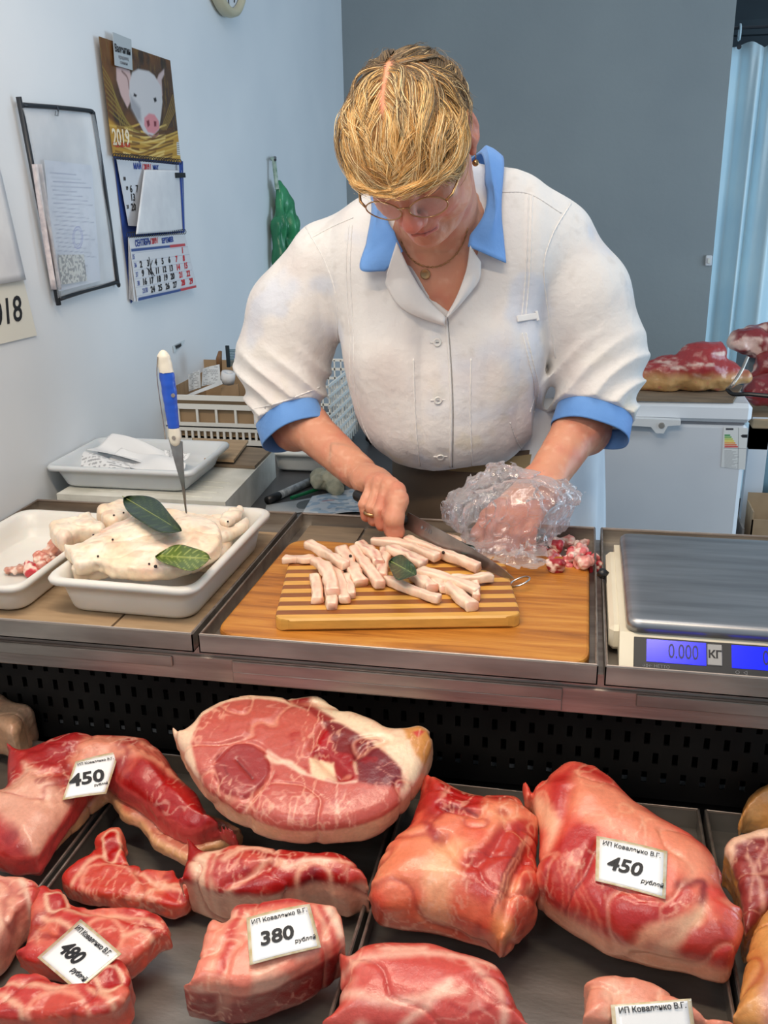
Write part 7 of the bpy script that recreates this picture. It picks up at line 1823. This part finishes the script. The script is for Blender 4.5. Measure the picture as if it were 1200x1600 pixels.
sh = slab('pork_shoulder_cut', [(28, 240), (65, 200), (150, 172), (240, 148), (300, 158), (430, 162), (485, 190), (525, 230), (570, 290), (610, 330), (650, 400), (720, 450), (740, 495), (690, 510), (620, 525), (540, 505), (500, 480), (440, 430), (380, 380), (335, 350), (290, 375), (240, 430), (180, 500), (130, 580), (90, 622), (30, 615), (-40, 580), (-70, 480), (-70, 340), (0, 325), (40, 290)],
     plS, .065, .018, conv=A7, base=S(192, 66, 66), paint=shank, amp=.006, freq=24, seed=5, warp=.005, drop=.012, crease=.0012, h=.0021, zmin=ZF, side=S(196, 70, 66),
     grooves=[([(380, 380), (440, 420), (500, 480), (600, 500)], .010, .006), ([(340, 300), (420, 330), (520, 420)], .006, .006), ([(230, 220), (200, 280), (120, 300)], .006, .008)],
     label='long red and white shoulder cut with a 450 tag, upper left', cat='meat')
def skinl(p): p.speck(S(224, 160, 140), 22, -.1, .5, .8); p.speck(S(206, 90, 84), 30, .2, .5, .6, seed=2); p.mix(smooth(-.010, -.0, p.d2) * .7, S(236, 206, 160))
slab('rind_layer', [(150, 560), (230, 480), (320, 400), (350, 395), (385, 450), (440, 480), (480, 535), (540, 570), (595, 592), (650, 560), (760, 500), (700, 440), (500, 380), (300, 330), (180, 440), (140, 520)], zplane(300, 1300, .735, .03, -.1), .022, .008, conv=A7, base=S(206, 140, 124), paint=skinl, amp=.003, seed=6, zmin=ZF, parent=sh, cat=None, label='pale rind flap')

# -- chops with the 480 tag
def chop(eye, fat_lines, seed, bone=None):
    def f(p):
        p.speck(S(232, 150, 130), 26, -.05, .4, .75); p.speck(S(160, 24, 30), 40, .2, .5, .7, seed=2)
        p.poly(eye, S(212, 92, 76), .004); 
        p.line(eye + eye[:1], S(238, 176, 158), .0045, .003, .9)
        for l in fat_lines: p.line(l, S(240, 196, 176), .006, .003, .85)
        p.speck(S(240, 190, 172), 90, .35, .55, .45, seed=3)
        if bone: p.poly(bone, S(190, 30, 34), .004); p.line(bone + bone[:1], S(240, 206, 186), .004, .002, .9)
        p.mix(smooth(-.006, -.010, p.n), S(222, 116, 100))
    return f
slab('pork_chop', [(328, 478), (350, 464), (378, 466), (390, 530), (400, 570), (440, 592), (500, 596), (545, 590), (562, 614), (605, 622), (602, 670), (582, 738), (530, 755), (480, 742), (380, 725), (250, 705), (203, 665), (225, 600), (285, 550), (300, 515)], zplane(190, 1380, .722, 0, -.12), .030, .008, conv=A7, base=S(206, 76, 68),
     paint=chop([(260, 660), (265, 610), (300, 580), (380, 580), (425, 620), (420, 670), (360, 690), (300, 690)], [[(430, 600), (500, 640), (590, 640)], [(420, 690), (500, 650), (560, 660)], [(230, 640), (280, 570), (330, 540)]], 1, [(320, 500), (345, 475), (375, 480), (380, 540), (340, 560)]), amp=.0045, freq=42, warp=.006, seed=11, zmin=ZF, label='uppermost pork chop behind the 480 tag with a round eye of meat', group='pork chops in the second tray', grooves=[([(300, 515), (340, 560), (400, 570)], .006, .006), ([(430, 600), (500, 650), (580, 700)], .004, .005)])
slab('pork_chop', [(138, 660), (165, 648), (195, 655), (215, 692), (300, 712), (400, 716), (480, 730), (522, 762), (532, 800), (500, 850), (450, 912), (405, 950), (300, 965), (200, 955), (110, 935), (58, 905), (52, 872), (92, 850), (112, 765), (118, 715)], zplane(150, 1470, .742, 0, -.14), .036, .009, conv=A7, base=S(206, 72, 66),
     paint=chop([(260, 800), (280, 765), (340, 755), (385, 790), (380, 840), (330, 870), (280, 850)], [[(210, 720), (300, 740), (420, 745), (500, 770)], [(390, 800), (440, 790), (500, 830)], [(130, 740), (200, 760), (240, 800)]], 2, [(145, 670), (190, 665), (205, 710), (150, 715)]), amp=.0045, freq=42, warp=.006, seed=12, zmin=ZF, label='middle pork chop carrying the 480 tag', group='pork chops in the second tray', grooves=[([(210, 700), (300, 725), (450, 735)], .005, .006), ([(120, 760), (200, 800)], .004, .006)])
slab('pork_chop', [(-60, 980), (0, 968), (30, 930), (120, 920), (200, 950), (280, 935), (355, 882), (395, 905), (412, 945), (395, 1000), (385, 1080), (300, 1130), (-60, 1130)], zplane(80, 1560, .750, 0, -.12), .048, .009, conv=A7, base=S(206, 72, 66),
     paint=chop([(80, 1050), (110, 1000), (180, 970), (250, 1000), (270, 1060), (220, 1110), (120, 1110)], [[(20, 960), (100, 960), (200, 955)], [(280, 970), (340, 1000), (360, 1080)], [(0, 1000), (60, 1030), (60, 1100)]], 3, [(290, 930), (350, 895), (380, 950), (320, 975)]), amp=.0045, freq=42, warp=.006, seed=13, zmin=ZF, label='pork chop nearest the viewer at the bottom left corner', group='pork chops in the second tray')

# -- fat slab at the left edge
def fatslab(p):
    p.speck(S(244, 218, 204), 26, -.1, .4, .7); p.line([(-40, 620), (30, 640), (60, 700), (0, 800)], S(226, 150, 140), .010, .006, .7); p.poly([(80, 620), (125, 645), (112, 705), (60, 770), (90, 690)], S(206, 80, 74), .004, .9); p.line([(60, 630), (84, 690), (40, 780)], S(240, 210, 196), .006, .003)
slab('belly_piece', [(-60, 620), (0, 608), (80, 622), (122, 648), (112, 705), (62, 768), (0, 880), (-60, 930)], zplane(20, 1400, .755, 0, -.12), .06, .010, conv=A7, base=S(232, 176, 160), paint=fatslab, seed=21, amp=.003, zmin=ZF, label='pale fat belly piece at the left edge under the shoulder cut')
# -- pale trotter upper left
def pale(p): p.speck(S(206, 160, 140), 26, .0, .5, .6)
slab('pork_trotter', [(-60, 50), (30, 62), (90, 80), (102, 95), (80, 130), (45, 195), (0, 238), (-60, 260)], zplane(15, 1130, .765, 0, -.1), .075, .016, conv=A7, base=S(214, 182, 160), paint=pale, seed=22, zmin=ZF, label='pale trotter piece in the upper left corner of the case')

# -- streaky belly block behind the 380 tag
def ribs(p):
    p.speck(S(150, 26, 34), 24, -.1, .4, .8); p.speck(MPK, 36, .2, .5, .6, seed=3, stretch=(.7, 1.6, 1))
    p.poly([(590, 560), (650, 520), (700, 512), (650, 600), (690, 700), (700, 780), (580, 740), (600, 640)], S(240, 206, 188), .006); p.line([(665, 540), (640, 610), (615, 700)], S(206, 80, 74), .0055, .003, .8)
    p.line([(700, 560), (760, 520), (860, 530)], S(240, 200, 184), .010, .005, .9); p.line([(690, 640), (780, 600), (850, 560), (900, 570)], S(236, 186, 168), .0055, .003, .9); p.line([(860, 560), (900, 580), (960, 560), (1040, 560), (1090, 560)], S(240, 200, 184), .007, .004, .9)
    p.poly([(930, 600), (980, 575), (1020, 600), (1010, 640), (960, 655)], S(150, 30, 42), .004); p.line([(920, 620), (940, 580), (990, 565), (1030, 590), (1020, 650)], S(240, 190, 172), .005, .003, .9)
    p.poly([(1060, 560), (1110, 560), (1155, 620), (1165, 660), (1120, 740), (1080, 680), (1090, 620)], S(232, 170, 152), .006, .8); p.poly([(1080, 560), (1120, 580), (1150, 620), (1110, 640), (1080, 600)], S(200, 50, 50), .005, .8)
    p.mix(.75 * smooth(-.018, -.030, p.n), S(236, 196, 176))
slab('pork_belly_block', [(598, 562), (640, 524), (740, 503), (850, 516), (960, 526), (1050, 528), (1112, 560), (1152, 612), (1162, 655), (1130, 732), (1085, 752), (1000, 735), (930, 760), (850, 780), (760, 780), (690, 772), (588, 732), (585, 708), (608, 640)], zplane(440, 1380, .770, 0, -.18), .085, .013, conv=A7, base=S(190, 50, 50), paint=ribs, amp=.004, freq=26, seed=31, zmin=ZF, drop=.008,
     grooves=[([(700, 620), (780, 600), (860, 570)], .006, .005), ([(930, 660), (1000, 650), (1060, 700)], .005, .006), ([(690, 680), (800, 660), (900, 640)], .005, .006)], label='red streaky belly block between the ham slice and the 380 tag')
def b380(p):
    p.speck(S(240, 200, 184), 30, .0, .4, .7); p.line([(760, 720), (720, 800), (690, 900)], S(206, 60, 56), .009, .004, .8); p.line([(1000, 710), (1040, 780), (1050, 850)], S(206, 90, 84), .006, .003, .85); p.line([(960, 700), (1000, 780), (1010, 850)], S(214, 90, 84), .005, .003, .7)
    p.line([(1030, 715), (1075, 790), (1085, 860)], S(244, 220, 206), .008, .004, .9); p.line([(740, 705), (800, 695), (880, 690), (940, 690)], S(190, 20, 34), .010, .006, .85); p.line([(690, 780), (670, 850), (650, 930)], S(240, 170, 150), .008, .004, .8)
    p.mix(smooth(-.022, -.030, p.n + .005 * vnoise(p.q, 40, 3, 2)), S(156, 44, 44)); p.mix(smooth(-.022, -.030, p.n) * smooth(.2, .5, vnoise(p.q, 34, 9, 3)) * .5, S(206, 96, 84))
    xx = p.k([(1055, 900)])[0][0]; p.mix(smooth(-.022, -.030, p.n) * smooth(xx - .012, xx, p.P[:, 0]), S(236, 190, 168))
slab('pork_belly_block', [(735, 705), (800, 690), (900, 678), (960, 688), (1052, 708), (1072, 760), (1092, 820), (1092, 870), (1064, 905), (1056, 950), (900, 1042), (760, 1082), (600, 1062), (610, 1000), (640, 920), (655, 850), (672, 775), (702, 748)], zplane(440, 1450, .785, .05, -.20), .078, .010, conv=A7, base=S(232, 150, 134), paint=b380, amp=.0035, freq=28, seed=32, zmin=ZF, drop=.004, label='belly block with the 380 tag and a dark red cut face')

# -- shoulder in the middle tray
def sh7(p):
    p.speck(S(238, 170, 140), 18, -.15, .4, .85); p.speck(S(170, 34, 36), 20, .15, .5, .8, seed=2)
    p.poly([(200, 270), (300, 300), (370, 330), (360, 390), (300, 400), (230, 380), (190, 330)], S(190, 40, 42), .006, .85); p.poly([(190, 400), (215, 400), (240, 470), (215, 480)], S(176, 50, 56), .005, .8)
    p.poly([(420, 430), (480, 400), (530, 392), (540, 430), (500, 520), (440, 580), (380, 630), (320, 600), (300, 540), (340, 500)], S(196, 60, 54), .006, .9); p.poly([(260, 700), (300, 650), (360, 650), (380, 690), (340, 740), (280, 740)], S(150, 40, 48), .005, .85)
    for k in range(5): p.line([(500 - 8 * k, 440 + 12 * k), (470 - 10 * k, 520 + 12 * k), (430 - 8 * k, 620 + 8 * k)], S(240, 186, 160) if k % 2 else S(130, 20, 30), .0022, .0015, .7)
    p.poly([(240, 470), (300, 480), (300, 540), (260, 640), (200, 700), (170, 640), (200, 540)], S(246, 196, 164), .010, .85); p.poly([(60, 520), (140, 430), (180, 480), (160, 620), (70, 660)], S(236, 150, 120), .012, .8)
    p.line([(420, 680), (450, 700), (470, 760), (420, 820)], S(236, 170, 126), .020, .008, .9); p.poly([(40, 690), (200, 720), (330, 770), (240, 760), (60, 745)], S(160, 44, 52), .008, .8)
    p.speck(S(250, 206, 176), 70, .3, .5, .5, seed=5); p.mix(.8 * smooth(-.045, -.065, p.n), S(214, 120, 100)); p.line([(240, 360), (300, 370), (350, 395)], S(130, 16, 26), .003, .002, .8)
slab('pork_shoulder', [(198, 268), (260, 288), (330, 312), (400, 322), (470, 328), (500, 362), (540, 400), (528, 450), (522, 560), (515, 680), (482, 770), (422, 836), (395, 812), (330, 785), (240, 760), (130, 752), (60, 740), (32, 680), (45, 600), (72, 500), (100, 440), (150, 400), (188, 340)], zplane(700, 1350, .80, .02, -.22), .095, .030, conv=A8, base=S(226, 110, 92), paint=sh7, amp=.007, freq=18, seed=41, zmin=ZF, drop=.010, dropR=.05, warp=.006, h=.0023,
     grooves=[([(240, 360), (300, 385), (350, 400)], .008, .005), ([(430, 440), (380, 520), (310, 540), (260, 470)], .006, .007), ([(500, 480), (460, 560), (420, 680)], .008, .005), ([(260, 700), (330, 640), (400, 680)], .005, .006)], label='glistening pink pork shoulder lump in the middle tray')
# -- large ham with 450 tag
def h8(p):
    p.speck(S(238, 160, 140), 16, -.1, .4, .8); p.speck(S(190, 60, 56), 22, .2, .5, .7, seed=2)
    p.poly([(560, 270), (640, 230), (720, 250), (780, 310), (700, 300), (640, 330), (600, 400), (560, 350)], S(190, 50, 52), .008, .8); p.poly([(640, 260), (760, 300), (900, 400), (1040, 500), (1070, 560), (960, 580), (860, 500), (760, 470), (660, 440), (620, 360)], S(240, 170, 146), .014, .85)
    p.poly([(470, 340), (520, 300), (600, 400), (560, 470), (540, 400)], S(244, 200, 176), .008, .9); p.poly([(540, 500), (640, 420), (690, 440), (700, 560), (780, 620), (900, 640), (960, 600), (980, 640), (900, 690), (820, 700), (680, 710), (560, 690), (530, 640)], S(194, 58, 58), .006, .9)
    for k in range(9): p.line([(560 + 10 * k, 480 + 5 * k), (600 + 9 * k, 560 + 6 * k), (590 + 16 * k, 660)], S(214, 96, 88) if k % 2 else S(240, 160, 140), .0018, .0015, .55)
    p.poly([(820, 690), (900, 660), (980, 680), (1100, 700), (1120, 780), (1060, 860), (960, 850), (860, 800), (760, 760), (700, 720)], S(186, 66, 64), .006, .8)
    p.line([(540, 680), (640, 720), (760, 770), (880, 820), (980, 850), (1080, 880)], S(246, 208, 180), .022, .008, .9); p.line([(530, 640), (600, 690), (700, 720), (800, 710), (900, 690), (1000, 680)], S(244, 196, 172), .009, .004, .85); p.line([(560, 690), (640, 740), (700, 750)], S(206, 60, 56), .006, .003, .8)
    p.line([(880, 720), (960, 700), (1040, 620)], S(246, 214, 190), .010, .006, .8); p.poly([(1010, 600), (1060, 590), (1080, 640), (1020, 650)], S(230, 70, 60), .008, .8); p.line([(1000, 430), (1060, 500), (1080, 600)], S(170, 30, 36), .008, .005, .7)
    p.line([(940, 600), (1010, 590), (1000, 640)], S(130, 30, 50), .008, .005, .8); p.speck(S(250, 206, 180), 60, .3, .5, .4, seed=5); p.line([(700, 480), (660, 560), (600, 610)], S(150, 30, 36), .002, .0015, .8)
    p.mix(.8 * smooth(-.045, -.065, p.n), S(240, 190, 164))
slab('ham_joint', [(596, 226), (640, 218), (690, 226), (742, 260), (800, 320), (880, 380), (980, 430), (1042, 480), (1072, 540), (1084, 590), (1116, 640), (1127, 700), (1122, 780), (1102, 860), (1076, 912), (980, 888), (850, 852), (720, 812), (620, 752), (552, 702), (526, 650), (528, 560), (530, 480), (505, 410), (485, 355), (495, 318), (530, 275)], zplane(985, 1350, .815, -.03, -.26), .105, .030, conv=A8, base=S(226, 112, 98), paint=h8, amp=.007, freq=15, seed=42, zmin=ZF, drop=.012, dropR=.06, warp=.006, h=.0025,
     grooves=[([(530, 640), (600, 690), (700, 720), (820, 700)], .006, .006), ([(700, 480), (660, 560), (600, 610)], .005, .005), ([(820, 700), (900, 740), (1000, 680)], .006, .008), ([(560, 470), (600, 400), (620, 320)], .005, .008)], label='large ham joint with the 450 tag at the right')
# -- loin, bottom centre
def loin(p):
    p.speck(S(222, 120, 110), 12, -.2, .4, .8); p.speck(S(240, 190, 176), 16, .15, .4, .6, seed=3, stretch=(.6, 1.7, 1))
    for l in ([(-40, 830), (100, 800), (250, 790), (400, 820)], [(-50, 900), (100, 930), (200, 920), (300, 900)], [(100, 1000), (200, 940), (260, 880)], [(330, 820), (400, 900), (440, 1010)], [(-20, 790), (80, 780), (200, 770)], [(0, 980), (80, 1020), (160, 1060)]): p.line(l, S(246, 208, 196), .008, .005, .8)
    p.poly([(0, 760), (60, 755), (70, 790), (0, 800)], S(226, 100, 90), .006, .7); p.line([(260, 940), (330, 960), (400, 940)], S(190, 70, 70), .003, .002, .8); p.speck(S(250, 214, 204), 80, .35, .5, .4, seed=6)
slab('pork_loin', [(8, 762), (60, 752), (140, 750), (210, 750), (285, 776), (350, 792), (402, 816), (432, 852), (462, 920), (492, 990), (530, 1100), (-70, 1100), (-58, 1000), (-52, 900), (-56, 820), (-30, 790)], zplane(660, 1530, .770, 0, -.25), .08, .020, conv=A8, base=S(214, 104, 98), paint=loin, amp=.005, freq=16, seed=43, zmin=ZF, drop=.010, label='pale pink marbled loin at the bottom centre', warp=.006)
def sm(p): p.speck(S(214, 110, 100), 26, .1, .5, .7); p.speck(S(244, 210, 194), 40, .1, .5, .5, seed=2)
slab('pork_piece', [(662, 885), (720, 868), (800, 878), (880, 902), (950, 948), (1005, 985), (1055, 1035), (1070, 1110), (680, 1110), (664, 1020), (670, 960)], zplane(1000, 1570, .758, 0, -.12), .07, .014, conv=A8, base=S(232, 168, 150), paint=sm, amp=.004, seed=44, zmin=ZF, label='pale piece with a name tag, bottom right of the case')
# -- hocks at the right edge
def tan(p): p.speck(S(206, 140, 84), 20, .0, .5, .6); p.speck(S(232, 190, 140), 30, .2, .5, .5, seed=2)
slab('pork_hock', [(1122, 440), (1118, 380), (1150, 312), (1200, 298), (1270, 300), (1270, 465), (1150, 455)], zplane(1190, 1260, .765), .078, .033, conv=A8, base=S(222, 170, 112), paint=tan, seed=51, zmin=ZF, amp=.003, drop=.01, label='tan-skinned hock at the right edge, farthest back')
def ringcut(p):
    p.poly([(1095, 540), (1110, 490), (1160, 468), (1260, 460), (1260, 690), (1185, 750), (1150, 780), (1130, 720), (1120, 640)], S(160, 74, 76), .004); p.speck(S(196, 110, 106), 40, .0, .4, .5, seed=3); p.line([(1140, 520), (1180, 600), (1190, 700)], S(232, 190, 180), .005, .003, .8); p.line([(1200, 480), (1160, 560), (1150, 650)], S(226, 180, 170), .003, .002, .7)
    p.mix(smooth(-.010, -.014, p.n), TAN)
slab('pork_hock', [(1068, 525), (1088, 472), (1150, 448), (1270, 438), (1270, 700), (1190, 775), (1142, 832), (1126, 780), (1108, 650), (1080, 590)], zplane(1170, 1390, .770, -.1, -.2), .07, .012, conv=A8, base=S(240, 206, 188), paint=ringcut, seed=52, zmin=ZF, amp=.003, label='hock with a round cut face and white fat ring, right edge')
def tan2(p): tan(p); p.poly([(1180, 900), (1220, 820), (1270, 800), (1270, 1000), (1200, 1040)], S(206, 150, 150), .008, .8)
slab('pork_hock', [(1148, 755), (1200, 662), (1270, 620), (1270, 1110), (1108, 1110), (1112, 960)], zplane(1185, 1520, .775, -.1, -.1), .09, .026, conv=A8, base=S(224, 172, 116), paint=tan2, seed=53, zmin=ZF, amp=.003, label='tan-skinned hock nearest the viewer at the right edge')

# ---- price tags
lam = mat('laminate_edge', S(200, 178, 130), S(226, 214, 190), scale=90, rough=.25, coat=.5)
tagc = mat('tag_card', S(246, 246, 246), rough=.3, coat=.3)
def price_tag(quad, objs, price, label, name_txt='ИП Коваленко В.Г.', rub=True, bend=.002):
    hs_ = []
    q = np.array(quad, float)
    for s in np.linspace(0, 1, 5):
        for t in np.linspace(0, 1, 5):
            c = (1 - s) * (1 - t) * q[0] + s * (1 - t) * q[1] + s * t * q[2] + (1 - s) * t * q[3]
            b_ = top_hit(objs, *c)
            if b_ is not None: hs_.append(b_[0])
    P = np.array(hs_); A = np.c_[P[:, :2], np.ones(len(P))]; co = np.linalg.lstsq(A, P[:, 2], rcond=None)[0]
    if np.hypot(co[0], co[1]) > .9: co[:2] *= .9 / np.hypot(co[0], co[1]); co[2] = np.max(P[:, 2] - P[:, :2] @ co[:2])
    N = unit((-co[0], -co[1], 1)); c0_ = P.mean(0); c0_[2] = co[:2] @ c0_[:2] + co[2]
    lift = max(0, np.percentile((P - c0_) @ N, 92)) + .0012
    pl_ = Plane(c0_ + N * lift, N)
    e = empty('price_tag', pl_.O, label, 'price tag')
    bf = lambda s, t: bend * np.sin(np.pi * s) * (1 - .5 * t)
    panel('laminate_sleeve', pl_, quad, 12, 12, lam, e, thick=.0006, bend=bf)
    ctr = q.mean(0); q2 = ctr + (q - ctr) * .90
    panel('card', pl_, q2, 12, 12, tagc, e, off=.0005, thick=.0004, bend=bf)
    c = pl_.px(q2); Uv = unit(np.append((c[1] - c[0]) + (c[2] - c[3]), 0)[:3]); U3 = pl_.U * Uv[0] + pl_.V * Uv[1]; Vv = ((c[0] - c[3]) + (c[1] - c[2])) / 2; V3 = pl_.U * Vv[0] + pl_.V * Vv[1]
    wd = np.linalg.norm(c[1] - c[0] + c[2] - c[3]) / 2; hh = np.linalg.norm(V3)
    def pos(s, t): 
        p2 = (1 - s) * (1 - t) * c[0] + s * (1 - t) * c[1] + s * t * c[2] + (1 - s) * t * c[3]; return pl_.w(np.append(p2, .0012 + bf(s, t)))
    text(name_txt, e, pos(.5, .13), U3, V3, wd * .104, M['ink'], 'lettering', bold=wd * .0015)
    if price: text(price, e, pos(.40, .58), U3, V3, hh * .44, M['ink'], 'price_digits', bold=hh * .013, sx=1.12, shear=.12)
    if rub: text('рублей', e, pos(.84, .80), U3, V3, wd * .10, M['ink'], 'lettering', bold=wd * .0015, shear=.12)
oks = list(o_bvh)
pick = lambda *n: [k for k in oks if any(k == x for x in n)]
allm = [k for k in oks if k.startswith(('pork', 'ham'))]
price_tag([(118, 1190), (187, 1174), (166, 1240), (97, 1250)], allm, '450', 'white 450 price tag on the long shoulder cut at the left')
price_tag([(126, 1436), (190, 1490), (120, 1549), (58, 1496)], allm, '480', 'white 480 price tag on the pork chops', bend=.001)
price_tag([(385, 1434), (484, 1412), (502, 1480), (390, 1508)], allm, '380', 'white 380 price tag on the belly block')
price_tag([(932, 1306), (1043, 1330), (1040, 1405), (930, 1376)], allm, '450', 'white 450 price tag on the large ham joint')
price_tag([(954, 1570), (1080, 1560), (1088, 1622), (960, 1634)], allm, None, 'price tag cut off by the bottom edge, showing only its name line', rub=False)
